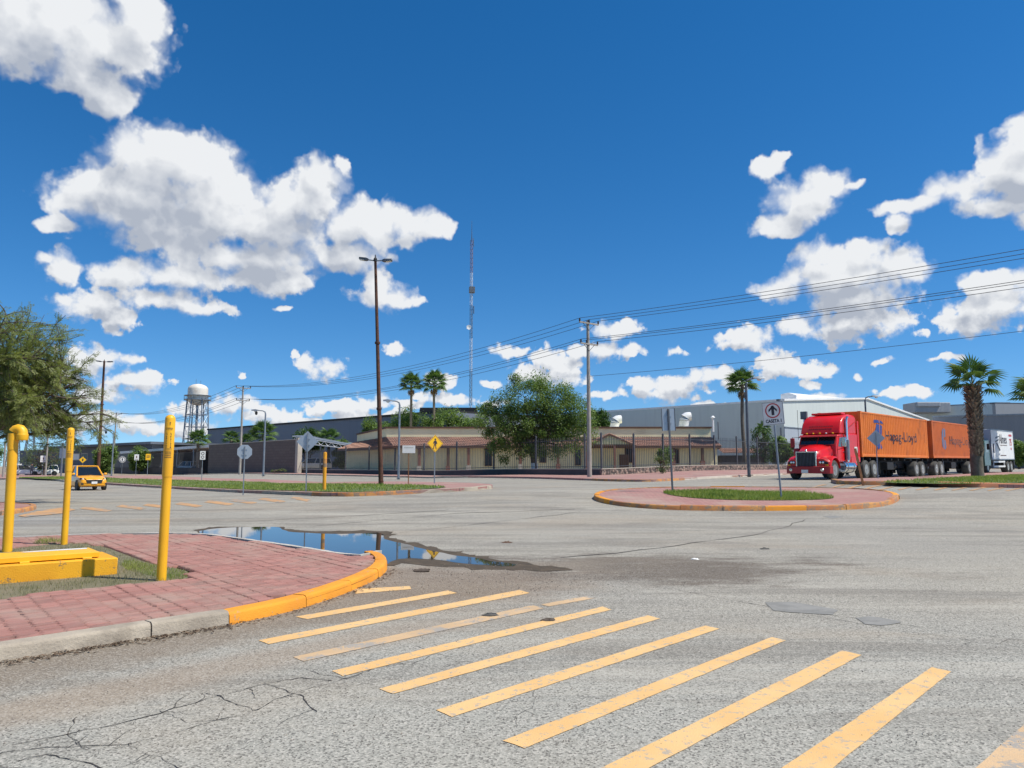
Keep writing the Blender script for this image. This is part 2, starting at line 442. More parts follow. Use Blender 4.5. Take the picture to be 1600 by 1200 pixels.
M['grass_dry'] = leafmat('dry_grass_blades', (.15, .16, .055), (.38, .33, .20), .3)
M['soil'] = pbr('grassy_soil', (.075, .12, .025), (.13, .15, .05), .5, .95, world=True, det=8, dirt=(.16, .14, .07), dscale=.35, damt=.6)
M['dry_soil'] = pbr('dry_soil', (.20, .17, .11), (.13, .125, .065), 3, .95, bmp=.4, bscale=30, world=True, det=8)
M['dirt'] = pbr('dusty_earth', (.36, .29, .21), (.28, .22, .16), .2, .95, bmp=.2, bscale=8, world=True, det=8, dirt=(.15, .17, .07), dscale=.12, damt=.6)
M['wall_grey'] = pbr('grey_clad_wall', (.105, .12, .145), (.095, .108, .13), .1, .7)
M['mortar'] = pbr('dark_mortar_sand', (.06, .042, .034), (.10, .075, .06), 8, .95, bmp=.4, bscale=60, world=True)
M['cloth_dark'] = pbr('dark_cloth', (.02, .025, .04), (.03, .03, .05), 6, .9)
M['skin'] = pbr('skin', (.36, .2, .13), (.33, .18, .12), 6, .6)
M['cream'] = pbr('pale_yellow_plaster', (.88, .80, .50), (.83, .75, .46), .5, .9, dirt=(.42, .35, .2), dscale=.4, damt=.3)
M['cream_green'] = pbr('pale_green_yellow_boards', (.52, .53, .30), (.46, .46, .26), .5, .9)
M['tile'] = pbr('clay_roof_tile', (.35, .19, .135), (.26, .15, .11), .9, .9, dirt=(.20, .14, .115), dscale=.5, damt=.6, det=7)
M['fascia'] = pbr('brown_fascia', (.14, .075, .045), (.11, .06, .04), 1, .8)
M['brick'] = pbr('red_brickwork', (.26, .12, .085), (.20, .10, .075), 2, .9, bmp=.4, bscale=10)
M['fence'] = pbr('dark_fence_paint', (.055, .06, .07), (.085, .09, .10), 2, .6)
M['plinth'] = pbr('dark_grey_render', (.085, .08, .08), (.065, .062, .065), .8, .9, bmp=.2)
M['coping'] = pbr('pale_coping', (.50, .45, .38), (.42, .38, .32), .8, .9)

def stone_mat():
    m_, t, bs = base('rubble_stone'); P = coords(t, True)
    v = t.n('ShaderNodeTexVoronoi', feature='F1'); t.put(v.inputs['Vector'], P); v.inputs['Scale'].default_value = 4.2
    c = t.mix(t.xyz(v.outputs['Color'])[0], (.34, .25, .2), (.16, .125, .11))
    t.put(bs.inputs['Base Color'], t.mix(t.ss(v.outputs['Distance'], .45, .62), c, (.07, .06, .055)))
    bs.inputs['Roughness'].default_value = .9; bump(t, bs, t.m('MULTIPLY', v.outputs['Distance'], -1), .8, .08)
    return m_
M['stone'] = stone_mat()
def blockwall_mat():
    m_, t, bs = base('brown_block_wall')
    P = t.n('ShaderNodeTexCoord').outputs['Object']
    b = t.n('ShaderNodeTexBrick'); t.put(b.inputs['Vector'], t.comb(t.xyz(P)[0], t.xyz(P)[2], 0.0))
    b.inputs['Color1'].default_value = (.16, .125, .105, 1); b.inputs['Color2'].default_value = (.13, .10, .088, 1); b.inputs['Mortar'].default_value = (.09, .075, .068, 1)
    b.inputs['Scale'].default_value = 1; b.inputs['Brick Width'].default_value = .8; b.inputs['Row Height'].default_value = .4; b.inputs['Mortar Size'].default_value = .025
    t.put(bs.inputs['Base Color'], t.mix(t.m('MULTIPLY', t.noise(P, .3, 5), .35), b.outputs[0], (.2, .165, .14)))
    bs.inputs['Roughness'].default_value = .9; bump(t, bs, b.outputs['Fac'], -.4, .03)
    return m_
M['blockwall'] = blockwall_mat()
def clad_mat(name, c, pitch=.35, amt=.12, vert=True, c2=None):
    """ribbed sheet metal cladding: relief from a wave along the wall"""
    m_, t, bs = base(name); P = t.n('ShaderNodeTexCoord').outputs['Object']; s = t.xyz(P)
    w = t.m('SINE', t.m('MULTIPLY', s[0], 2 * math.pi / pitch))
    pan = t.n('ShaderNodeTexWhiteNoise', noise_dimensions='1D'); t.put(pan.inputs['W'], t.m('FLOOR', t.m('MULTIPLY', s[0], .25)))
    col = t.mix(t.m('MULTIPLY', pan.outputs[0], amt), c, c2 or tuple(x * .6 for x in c))
    st = t.ss(t.noise(t.vm('MULTIPLY', P, (1.5, 1.5, .12)), 1, 5, .6), .45, .75)
    col = t.mix(t.m('MULTIPLY', st, .25), col, tuple(x * .6 for x in c))
    t.put(bs.inputs['Base Color'], col); bs.inputs['Roughness'].default_value = .55
    bump(t, bs, w, .35, .03)
    return m_
M['clad_blue'] = clad_mat('blue_grey_cladding', (.16, .18, .22))
M['clad_grey'] = clad_mat('warm_grey_cladding', (.43, .405, .36))
M['clad_dark'] = clad_mat('slate_cladding', (.24, .25, .265))
M['clad_pale'] = clad_mat('pale_green_white_cladding', (.56, .60, .57))
M['clad_mid'] = clad_mat('mid_grey_cladding', (.33, .34, .35))
M['clad_low'] = clad_mat('pale_blue_grey_cladding', (.36, .40, .45))

def asphalt_mat():
    """old grey chip-seal: pale and dark stone chips, dusty patches, mud washed out by the puddle, tyre-polished lanes"""
    m_, t, bs = base('asphalt'); P = coords(t, True); s = t.xyz(P)
    big = t.noise(P, .16, 6, .6); mid = t.noise(P, 1.1, 5, .6)
    col = t.mix(t.ss(big, .35, .65), (.325, .300, .245), (.285, .268, .228))
    # the left carriageway was resurfaced: cooler and smoother
    lane = t.m('ADD', s[0], t.m('MULTIPLY', s[1], .83))
    left = t.ss(t.m('ADD', lane, t.m('MULTIPLY', big, 3)), 8.5, 5.5)
    left = t.m('MULTIPLY', left, t.ss(s[1], 17.5, 19.5))
    col = t.mix(left, col, (.245, .242, .230))
    near = t.ss(t.m('ADD', s[1], t.m('MULTIPLY', mid, 2)), 9.5, 6.5)
    col = t.mix(t.m('MULTIPLY', near, .8), col, (.325, .318, .278))
    # stone chips
    v = t.n('ShaderNodeTexVoronoi'); t.put(v.inputs['Vector'], P); v.inputs['Scale'].default_value = 88
    chip = t.xyz(v.outputs['Color'])[0]
    col = t.mix(t.ss(chip, .62, .95, 0, .48), col, (.52, .50, .44))
    col = t.mix(t.ss(chip, .36, .05, 0, .55), col, (.075, .072, .068))
    fine = t.noise(P, 220, 2, .6)
    col = t.mix(t.ss(fine, .55, .70, 0, .45), col, (.07, .068, .064))
    # streaks left by turning wheels
    st = t.noise(t.vm('MULTIPLY', P, (.25, 1.6, 1)), .8, 5, .65, dist=.6)
    col = t.mix(t.m('MULTIPLY', t.ss(st, .47, .66), .6), col, (.17, .155, .13))
    st2 = t.noise(t.vm('MULTIPLY', P, (.12, 1.1, 1)), 1.3, 5, .65, dist=.8)
    col = t.mix(t.m('MULTIPLY', t.ss(st2, .52, .68), .5), col, (.43, .40, .335))
    # mud
    dm = t.vm('LENGTH', t.vm('MULTIPLY', t.vm('SUBTRACT', P, (1.4, 11.3, 0)), (.25, .55, 0)), out=1)
    mud = t.ss(t.m('ADD', dm, t.m('MULTIPLY', t.m('SUBTRACT', t.noise(t.vm('MULTIPLY', P, (.5, 1.3, 1)), 1.1, 8, .72), .5), 3.8)), 1.15, .35)
    col = t.mix(t.m('MULTIPLY', mud, .88), col, (.105, .082, .060))
    dm2 = t.vm('LENGTH', t.vm('MULTIPLY', t.vm('SUBTRACT', P, (-.9, 9.9, 0)), (.5, .55, 0)), out=1)
    sand = t.ss(t.m('ADD', dm2, t.m('MULTIPLY', t.m('SUBTRACT', t.noise(P, 1.3, 7, .65), .5), 1.5)), 1.3, .4)
    col = t.mix(t.m('MULTIPLY', sand, .75), col, (.215, .165, .12))
    # sandy film and darker wheel tracks in broad bands across the crossing
    fl = t.ss(t.noise(t.vm('MULTIPLY', P, (.35, .8, 1)), .5, 6, .6, dist=.5), .48, .68)
    col = t.mix(t.m('MULTIPLY', fl, .5), col, (.33, .275, .205))
    wt = t.m('SINE', t.m('ADD', t.m('MULTIPLY', s[1], 1.5), t.m('ADD', t.m('MULTIPLY', s[0], .16), t.m('MULTIPLY', t.noise(P, .25, 4, .6), 9))))
    wt = t.m('MULTIPLY', t.ss(wt, .35, .95), t.ss(t.noise(t.vm('MULTIPLY', P, (.3, 1.5, 1)), .7, 5, .6), .40, .62))
    wt = t.m('MULTIPLY', wt, t.ss(s[1], 9.5, 12.5))
    col = t.mix(t.m('MULTIPLY', wt, .52), col, (.15, .135, .115))
    # dirt along the near kerb
    kd = t.m('ADD', t.m('MULTIPLY', t.m('ADD', s[0], 3.91), .745), t.m('MULTIPLY', t.m('SUBTRACT', s[1], 5.69), -.667))
    kdm = t.ss(t.m('ADD', kd, t.m('MULTIPLY', t.m('SUBTRACT', t.noise(P, 1.6, 6, .65), .5), 1.3)), 1.0, .2)
    kdm = t.m('MULTIPLY', kdm, t.ss(s[1], 10.5, 9))
    col = t.mix(t.m('MULTIPLY', kdm, .75), col, (.19, .145, .10))
    band = t.ss(t.m('ABSOLUTE', t.m('SUBTRACT', t.m('ADD', kd, t.m('MULTIPLY', mid, .35)), 1.45)), .5, .1)
    col = t.mix(t.m('MULTIPLY', t.m('MULTIPLY', band, t.ss(s[1], 8.5, 6.5)), .65), col, (.29, .23, .17))
    # the stone chips stay visible through dust and mud
    col = t.mix(t.ss(chip, .66, .97, 0, .38), col, (.50, .46, .40))
    col = t.mix(t.ss(chip, .30, .04, 0, .38), col, (.07, .06, .052))
    g2 = t.noise(P, 38, 4, .7)
    col = t.mix(t.ss(g2, .56, .74, 0, .2), col, (.10, .09, .078))
    t.put(bs.inputs['Base Color'], col)
    bs.inputs['Roughness'].default_value = .88; bs.inputs['Specular IOR Level'].default_value = .3
    h = t.m('ADD', v.outputs['Distance'], t.m('MULTIPLY', fine, .6))
    bump(t, bs, h, .3, .006)
    return m_
M['asphalt'] = asphalt_mat()
M['patch'] = pbr('dark_asphalt_patch', (.27, .262, .24), (.20, .195, .18), 4, .9, bmp=.5, bscale=90, world=True)
M['crack'] = pbr('dirt_filled_crack', (.035, .03, .027), (.06, .05, .042), 5, .95, world=True)
M['stripe'] = worn('worn_orange_line', (.72, .46, .20), (.40, .34, .26), .532, 13, .85, (.68, .41, .16), 60, .4)
M['stripe_faded'] = worn('faded_orange_line', (.60, .41, .23), (.33, .30, .26), .50, 3.5, .85, None, 55, .4)
M['stripe_far'] = worn('dusty_orange_line', (.52, .29, .13), (.26, .24, .21), .50, 1.2, .85, None, 9, .2)
def water_mat():
    m_, t, bs = base('puddle_water'); P = coords(t, True)
    bs.inputs['Base Color'].default_value = (.05, .04, .028, 1)
    bs.inputs['Roughness'].default_value = .015; bs.inputs['IOR'].default_value = 1.33
    bs.inputs['Specular IOR Level'].default_value = .45
    bump(t, bs, t.noise(P, 3, 2), .015, .01)
    return m_
M['water'] = water_mat()
M['wet'] = pbr('wet_muddy_asphalt', (.105, .08, .055), (.065, .052, .038), 5, .85, spec=.2, bmp=.3, bscale=60, world=True)
def brickpave_mat():
    """red concrete pavers seen from far off"""
    m_, t, bs = base('red_paving'); P = coords(t, True)
    b = t.n('ShaderNodeTexBrick'); rt = t.n('ShaderNodeVectorRotate', rotation_type='Z_AXIS'); t.put(rt.inputs['Vector'], P); rt.inputs['Angle'].default_value = .85
    t.put(b.inputs['Vector'], rt.outputs[0]); b.inputs['Scale'].default_value = 1
    b.inputs['Brick Width'].default_value = .22; b.inputs['Row Height'].default_value = .11; b.inputs['Mortar Size'].default_value = .008
    b.inputs['Color1'].default_value = (.40, .205, .175, 1); b.inputs['Color2'].default_value = (.33, .16, .14, 1); b.inputs['Mortar'].default_value = (.16, .10, .085, 1)
    col = t.mix(t.ss(t.noise(P, .6, 6, .65), .42, .7, 0, .8), b.outputs[0], (.36, .27, .215))
    t.put(bs.inputs['Base Color'], col); bs.inputs['Roughness'].default_value = .9
    bump(t, bs, b.outputs['Fac'], -.4, .02)
    return m_
M['brickpave'] = brickpave_mat()
def paver_mat():
    m_, t, bs = base('red_paver'); P = coords(t, True)
    oi = t.n('ShaderNodeObjectInfo').outputs['Random']
    gi_ = t.n('ShaderNodeNewGeometry').outputs['Random Per Island']
    r_ = t.m('FRACT', t.m('ADD', oi, gi_))
    col = t.mix(r_, (.40, .185, .15), (.265, .13, .106))
    col = t.mix(t.ss(t.noise(P, .9, 6, .65), .42, .68, 0, .75), col, (.36, .25, .20))
    col = t.mix(t.ss(t.noise(P, 45, 4, .7), .55, .75, 0, .45), col, (.5, .36, .31))
    col = t.mix(t.ss(t.noise(P, 2.3, 6, .7), .58, .75, 0, .6), col, (.17, .11, .09))
    t.put(bs.inputs['Base Color'], col); bs.inputs['Roughness'].default_value = .9
    bump(t, bs, t.noise(P, 110, 4, .65), .45, .008)
    return m_
M['paver'] = paver_mat()

# ---------------------------------------------------------------- sheets laid on the land
def inside(p, poly):
    c = False; n = len(poly); j = n - 1
    for i in range(n):
        if (poly[i][1] > p[1]) != (poly[j][1] > p[1]) and p[0] < (poly[j][0] - poly[i][0]) * (p[1] - poly[i][1]) / (poly[j][1] - poly[i][1]) + poly[i][0]: c = not c
        j = i
    return c
def sheet(name, poly, zo, mat, res=.6, kind=None, parent=None, skirt=0, flat=None):
    poly = [Vector((p[0], p[1])) for p in poly]; n0 = len(poly); pts = []
    for i in range(n0):
        a, b = poly[i], poly[(i + 1) % n0]; k = max(1, int((b - a).length / res))
        pts += [a.lerp(b, j / k) for j in range(k)]
    n = len(pts); edges = [(i, (i + 1) % n) for i in range(n)]
    x0, x1 = min(p.x for p in pts), max(p.x for p in pts); y0, y1 = min(p.y for p in pts), max(p.y for p in pts)
    if flat is None:
        x = x0 + res / 2
        while x < x1:
            y = y0 + res / 2
            while y < y1:
                if inside((x, y), poly): pts.append(Vector((x + .07 * res * math.sin(y * 9), y)))
                y += res
            x += res
    vs, _, fs, *_ = delaunay_2d_cdt(pts, edges, [list(range(n))], 1, 1e-4)
    mb = MB(); mb.add([(v.x, v.y, (g(v.x, v.y) if flat is None else flat) + zo) for v in vs], [list(f) for f in fs])
    if skirt:
        q = [(p.x, p.y, g(p.x, p.y) + zo) for p in pts[:n]]; q2 = [(a, b, c - skirt) for a, b, c in q]
        mb.add(q + q2, [(i, (i + 1) % n, n + (i + 1) % n, n + i) for i in range(n)])
    o = obj(name, mb, mat, parent, smooth=60)
    me = o.data
    if me.polygons and sum(p.normal.z * p.area for p in me.polygons) < 0: me.flip_normals()
    if kind: o['kind'] = kind
    return o
def axis_pts(spec):
    r_ = [spec[0][0]]
    for a, b, st in spec:
        n = max(1, round((b - a) / st)); r_ += [a + (b - a) * k / n for k in range(1, n + 1)]
    return r_
def gridsheet(name, xs, ys, f, mat, kind='structure'):
    mb = MB(); nx = len(xs)
    mb.v = [(x, y, f(x, y)) for y in ys for x in xs]
    mb.f = [(j * nx + i, j * nx + i + 1, (j + 1) * nx + i + 1, (j + 1) * nx + i) for j in range(len(ys) - 1) for i in range(nx - 1)]
    mb.mi = [0] * len(mb.f)
    o = obj(name, mb, mat, smooth=60); o['kind'] = kind; return o
def pix(l, zo=0.0): return [gp(a, b, zo) for a, b in l]
def smoothline(pts, closed=False, it=2):
    for _ in range(it):
        n = len(pts); q = [] if closed else [pts[0]]
        for i in range(n if closed else n - 1):
            a, b = pts[i], pts[(i + 1) % n]; q += [a.lerp(b, .25), a.lerp(b, .75)]
        if not closed: q.append(pts[-1])
        pts = q
    return pts
def resample(pts, st, closed=False):
    if closed: pts = list(pts) + [pts[0]]
    out = [pts[0]]; acc = 0.0
    for a, b in zip(pts, pts[1:]):
        L = (b - a).length
        while acc + L >= st:
            a = a.lerp(b, (st - acc) / L); L = (b - a).length; out.append(a); acc = 0.0
        acc += L
    if not closed and (out[-1] - pts[-1]).length > .02: out.append(pts[-1])
    return out
def kerb(label, pts, mats, w=.16, h=.14, stone=1.0, closed=False, side=1, jag=.006):
    """row of kerb stones along pts (outer foot of the kerb); mats picks the paint of each stone"""
    root = thing('kerb', label, 'kerb', (0, 0, 0)); root['kind'] = 'structure'
    sub = stone / 4
    p = resample(pts, sub, closed); n = len(p)
    def nrm(i):
        a = p[(i - 1) % n] if (closed or i > 0) else p[i]; b = p[(i + 1) % n] if (closed or i < n - 1) else p[i]
        d = (b - a).normalized(); return Vector((-d.y, d.x)) * side
    i = 0; k = 0
    while i < (n if closed else n - 1):
        idx = [(j % n) if closed else min(j, n - 1) for j in range(i, i + 5)]
        if len(set(idx)) < 2: break
        hh = h + rnd.uniform(-jag, jag); off = rnd.uniform(-jag, jag) * .8; secs = []
        for jj, j in enumerate(idx):
            c = p[j].copy(); m = nrm(j)
            if jj in (0, len(idx) - 1):
                d = (p[idx[min(jj + 1, len(idx) - 1)]] - p[idx[max(jj - 1, 0)]]).normalized(); c += d * (.006 if jj == 0 else -.006)
            c = c + m * off; z = g(c.x, c.y); e = rnd.uniform(-.004, .004)
            q = [(0 - .012, -.08), (0 + e, hh - .03 + e), (.012, hh - .008), (.035, hh + e), (w, hh), (w, -.08)]
            secs.append([(c.x + m.x * a, c.y + m.y * a, z + b) for a, b in q])
        mb = MB().loft(secs)
        obj('kerb_stone', mb, mats(k, p[idx[0]]) if callable(mats) else mats, root, smooth=50)
        i += 4; k += 1
    return root
def grass(name, label, poly, n, h, w, mat, zo, holes=()):
    x0, x1 = min(p[0] for p in poly), max(p[0] for p in poly); y0, y1 = min(p[1] for p in poly), max(p[1] for p in poly)
    mb = MB(); k = 0; r_ = random.Random(len(name) + n)
    while k < n:
        x, y = r_.uniform(x0, x1), r_.uniform(y0, y1)
        if not inside((x, y), poly) or any(inside((x, y), q) for q in holes): continue
        k += 1
        cl = math.sin(x * 2.3 + 1.3 * math.sin(y * 1.7)) * math.sin(y * 1.9 + x * .6)
        if r_.random() < .35 - .5 * cl and r_.random() < .5: continue
        z = g(x, y) + zo; a = r_.uniform(0, 6.28); hh = h * r_.uniform(.4, 1.15) * (1 + .25 * cl); l = hh * r_.uniform(.1, .8); b = r_.uniform(0, 6.28)
        dx, dy = math.cos(a) * w, math.sin(a) * w
        o = len(mb.v)
        mb.v += [(x - dx, y - dy, z - .01), (x + dx, y + dy, z - .01), (x + l * math.cos(b), y + l * math.sin(b), z + hh)]
        mb.f.append((o, o + 1, o + 2))
    mb.mi = [0] * len(mb.f)
    o = obj(name, mb, mat, smooth=0); o['kind'] = 'stuff'
    if label: o['label'] = label
    return o

# ================================================================ GROUND, ROADS, PAVEMENTS
xs = axis_pts([(-1600, -300, 130), (-300, -130, 17), (-130, -60, 5), (-60, 60, 3), (60, 130, 5), (130, 300, 17), (300, 1600, 130)])
ys = axis_pts([(-60, -12, 12), (-12, 75, 3), (75, 160, 5), (160, 340, 15), (340, 3000, 190)])
gridsheet('ground', xs, ys, lambda x, y: g(x, y) - (.35 if -125 < x < 100 and -11 < y < 118 else .02), M['dirt'])
xs = axis_pts([(-126, -60, 2.2), (-60, -30, 1.2), (-30, 30, .8), (30, 60, 1.2), (60, 100, 2.5)])
ys = axis_pts([(-11, 5, 2), (5, 60, .8), (60, 118, 1.6)])
gridsheet('road', xs, ys, g, M['asphalt'])['label'] = 'worn grey asphalt of the wide street crossing'

# --- near pavement on the left with its planted gap
KERB_PX = [(-330, 1092), (-150, 1062), (0, 1035), (145, 1011), (250, 994), (360, 976), (450, 957), (520, 935), (570, 915), (597, 900), (606, 888), (600, 878), (585, 872)]
BACK_PX = [(560, 868), (500, 857), (430, 847), (341, 834), (300, 832), (200, 832), (95, 835), (0, 838), (-150, 842), (-330, 846)]
front = [gp(a, b) for a, b in KERB_PX]; back = [gp(a, b, .125) for a, b in BACK_PX]
outline = smoothline(front + back)
kerbline = smoothline(front)
YEL0 = gp(357, 977)
ik = next(i for i, p in enumerate(kerbline) if p.y > YEL0.y)
kb = kerb('grey concrete kerb of the near pavement', kerbline[:ik] + [YEL0], M['concrete'], h=.125, w=.17, stone=1.15, side=1, jag=.004)
kby = kerb('yellow painted kerb round the near pavement corner', [YEL0] + kerbline[ik:], M['yellow_kerb'], h=.125, w=.17, stone=1.05, side=1, jag=.004)
kb2 = kerb('low pale kerb of the near pavement beside the puddle', smoothline([front[-1]] + back), lambda k, p: M['yellow_kerb'] if k > 10 and k % 3 else M['pale_concrete'], h=.125, w=.13, stone=1.1)
HP = .12
inner = outline
PLANT_PX = [(-260, 985), (-100, 955), (0, 936), (120, 918), (235, 909), (280, 905), (300, 898), (290, 888), (238, 880), (200, 866), (165, 853), (128, 846), (60, 850), (0, 858), (-150, 872), (-330, 895)]
plant = smoothline([gp(a, b, HP) for a, b in PLANT_PX], True, 1)
sheet('pavement_bed', outline, HP - .045, M['mortar'], .5, 'structure')['label'] = 'dark sand bed under the red pavers'
sheet('planting_bed', plant, HP - .02, M['dry_soil'], .4, 'structure')['label'] = 'dry soil gap in the near pavement round the yellow box'

# pavers: zigzag ends, stack bond, rows running along the kerb
U = Vector((.66, .75)).normalized(); V = Vector((-U.y, U.x)); ORG = Vector((-3.91, 5.69))
PL, PW, ZZ = .18, .102, .027
def paver_mesh(seed):
    r_ = random.Random(seed); a, b, z = PL / 2 - .0055, PW / 2 - .0035, ZZ
    prof = [(-b, 0), (-b * .35, -z), (b * .1, z), (b * .6, -z * .2), (b, z * .6)]
    def edge(sx): return [(sx * a + dz, y) for (y, dz) in prof]
    poly = edge(1) + edge(-1)[::-1]
    bev = [(x * .965, y * .94) for x, y in poly]; n = len(poly)
    mb = MB()
    mb.v = [(x, y, -.04) for x, y in poly] + [(x, y, -.005) for x, y in poly] + [(x, y, 0) for x, y in bev]
    mb.f = [(i, (i + 1) % n, n + (i + 1) % n, n + i) for i in range(n)] + [(n + i, n + (i + 1) % n, 2 * n + (i + 1) % n, 2 * n + i) for i in range(n)] + [list(range(2 * n, 3 * n))]
    mb.mi = [0] * len(mb.f); return mb
pav = thing('pavement', 'red zigzag paver pavement on the near left corner', None); pav['kind'] = 'structure'
# the strip taken by the kerbs is left free
kl = [Vector((p[0], p[1])) for p in kerbline]; bl = [Vector((p[0], p[1])) for p in smoothline([front[-1]] + back)]
def dist_line(p, l):
    best = 9.0
    for a, b in zip(l, l[1:]):
        d = b - a; t = max(0, min(1, (p - a).dot(d) / max(d.length_squared, 1e-9))); best = min(best, (p - a - d * t).length)
    return best
spots = []
for i in range(-46, 104):
    for j in range(0, 165):
        p = ORG + U * (i * PL) + V * (.10 + j * PW) + U * (j * ZZ * .6 % PL)
        if p.x < -12 or p.y > 19 or p.y < 3.2: continue
        if not inside(p, outline): continue
        if dist_line(p, kl) < .225 or dist_line(p, bl) < .19: continue
        if inside(p, plant): continue
        spots.append(p)
spots.sort(key=lambda p: (0 if abs(p.x / p.y) < .72 else 1, p.length))
src = [obj('paver', paver_mesh(k), M['paver'], pav, smooth=30) for k in range(1)]
rest = MB(); base_mb = paver_mesh(0); ang = math.atan2(U.y, U.x)
dip = lambda p: .010 * math.sin(p.x * 2.1 + 1) * math.sin(p.y * 1.7) + .006 * math.sin(p.x * 5 + p.y * 4)
for k, p in enumerate(spots):
    z = HP - .004 + dip(p) + rnd.uniform(-.0035, .0035); rx, ry = rnd.gauss(0, .018), rnd.gauss(0, .014); rz = ang + rnd.gauss(0, .012)
    if k == 0:
        o = src[0]; o.location = (p.x, p.y, z); o.rotation_euler = (rx, ry, rz)
    elif k < 300:
        inst('paver', src[0], pav, (p.x, p.y, z), (rx, ry, rz))
    else:
        Mx = Matrix.Translation((p.x, p.y, z)) @ Matrix.Rotation(rz, 4, 'Z') @ Matrix.Rotation(ry, 4, 'Y') @ Matrix.Rotation(rx, 4, 'X')
        rest.add(base_mb.v, base_mb.f, 0, Mx)
obj('paver', rest, M['paver'], pav, smooth=30)['kind'] = 'stuff'
grass('grass', 'dry sparse grass round the yellow box in the near pavement', plant, 15000, .045, .0035, M['grass_dry'], HP - .02)
tuft = smoothline([gp(a, b, HP) for a, b in [(50, 850), (105, 848), (92, 842), (60, 843)]], True, 1)
grass('grass', 'green grass tuft behind the yellow box', tuft, 900, .11, .004, M['grass'], HP - .03)
tuft = smoothline([gp(a, b, HP) for a, b in [(185, 885), (245, 900), (275, 905), (298, 898), (285, 888), (240, 882), (200, 872)]], True, 1)
grass('grass', 'greener grass between the yellow box and the marker post', tuft, 3000, .06, .0035, M['grass'], HP - .03)

# --- puddle
PUD = [(300, 832), (341, 825), (395, 823), (437, 823), (443, 828), (452, 831), (476, 833), (525, 835), (570, 834), (588, 832), (604, 835), (598, 840), (606, 845), (626, 848), (652, 855), (675, 861), (704, 867), (731, 871), (770, 877), (800, 881), (815, 884), (790, 886), (765, 884), (740, 882), (694, 877), (672, 874), (656, 873), (638, 872), (619, 874), (606, 881), (600, 884), (575, 880), (500, 866), (430, 856), (350, 842)]
def jag(pts, amp=.05, st=.22):
    p = resample(pts, st, True)
    return [Vector((q.x + amp * (math.sin(q.x * 7 + q.y * 3) + rnd.uniform(-1, 1)) * .6, q.y + amp * (math.sin(q.y * 6 - q.x * 4) + rnd.uniform(-1, 1)))) for q in p]
# the road dips a few millimetres below the water here
WET = [(290, 830), (341, 822), (395, 820), (440, 820), (455, 828), (476, 829), (530, 831), (588, 828), (616, 833), (612, 840), (640, 846), (680, 857), (735, 867), (806, 878), (850, 884), (895, 891), (860, 894), (820, 892), (787, 890), (735, 889), (690, 884), (640, 881), (612, 886), (596, 886), (500, 868), (350, 844)]
sheet('wet_road', jag(smoothline([gp(a, b) for a, b in WET], True, 1), .10, .16), .0045, M['wet'], .3, 'structure', flat=0)['label'] = 'damp muddy fringe round the puddle'
sheet('puddle', jag(smoothline([gp(a, b) for a, b in PUD], True, 1), .03), .006, M['water'], .3, 'structure', flat=0)['label'] = 'still rain puddle along the near kerb mirroring the sky'
for px_ in ([(330, 818), (440, 812), (600, 803), (700, 797)], [(440, 826), (560, 816), (700, 803), (900, 796)], [(598, 837), (650, 829), (760, 817), (905, 800)], [(880, 872), (1000, 860), (1180, 835), (1260, 812)]):
    pl = resample([gp(a, b) for a, b in px_], .6); mb = MB(); secs = []
    for i, p in enumerate(pl):
        q = p + Vector((rnd.uniform(-.05, .05), rnd.uniform(-.09, .09))); wd = rnd.uniform(.008, .03)
        secs.append([(q.x, q.y - wd, g(q.x, q.y) + .006), (q.x, q.y + wd, g(q.x, q.y) + .006)])
    mb.loft(secs, caps=False, closed=False); o = obj('road_seam', mb, M['crack'], smooth=0); o['kind'] = 'structure'; o['label'] = 'dark seam in the asphalt by the puddle'

# --- painted lines
LINES = [('stripe', [(552, 921), (556, 928), (643, 921), (640, 916)]), ('stripe', [(462, 964), (480, 968), (714, 927), (700, 923)]),
 ('stripe', [(404, 1001), (420, 1007), (828, 927), (812, 922)]), ('stripe_faded', [(458, 1027), (474, 1034), (850, 951), (832, 946)]),
 ('stripe', [(519, 1049), (536, 1057), (956, 953), (942, 948)]), ('stripe', [(592, 1077), (614, 1085), (1032, 967), (1012, 962)]),
 ('stripe', [(682, 1110), (706, 1121), (1124, 983), (1102, 978)]), ('stripe', [(786, 1158), (820, 1170), (1228, 1001), (1206, 996)]),
 ('stripe', [(925, 1208), (975, 1222), (1346, 1024), (1316, 1017)]), ('stripe', [(1185, 1226), (1255, 1238), (1486, 1050), (1456, 1043)]),
 ('stripe_faded', [(1470, 1250), (1545, 1268), (1720, 1080), (1670, 1070)]), ('stripe_faded', [(845, 945), (858, 948), (930, 935), (915, 932)])]
cw = thing('crosswalk', 'worn orange crossing lines on the near road', None); cw['kind'] = 'structure'
for m_, q in LINES:
    pts = pix(q); e = []
    for i in range(4):
        a, b = pts[i], pts[(i + 1) % 4]; k = max(2, int((b - a).length / .12))
        e += [a.lerp(b, j / k) + Vector((rnd.uniform(-.003, .003), rnd.uniform(-.003, .003))) for j in range(k)]
    mb = MB(); vs, _, fs, *_ = delaunay_2d_cdt(e, [(i, (i + 1) % len(e)) for i in range(len(e))], [list(range(len(e)))], 1, 1e-5)
    mb.add([(v.x, v.y, g(v.x, v.y) + .004) for v in vs], [list(f) for f in fs])
    o = obj('line', mb, M[m_], cw, smooth=0)
    if sum(p.normal.z * p.area for p in o.data.polygons) < 0: o.data.flip_normals()
cw2 = thing('crosswalk', 'almost worn away orange crossing patches on the left road', None); cw2['kind'] = 'structure'
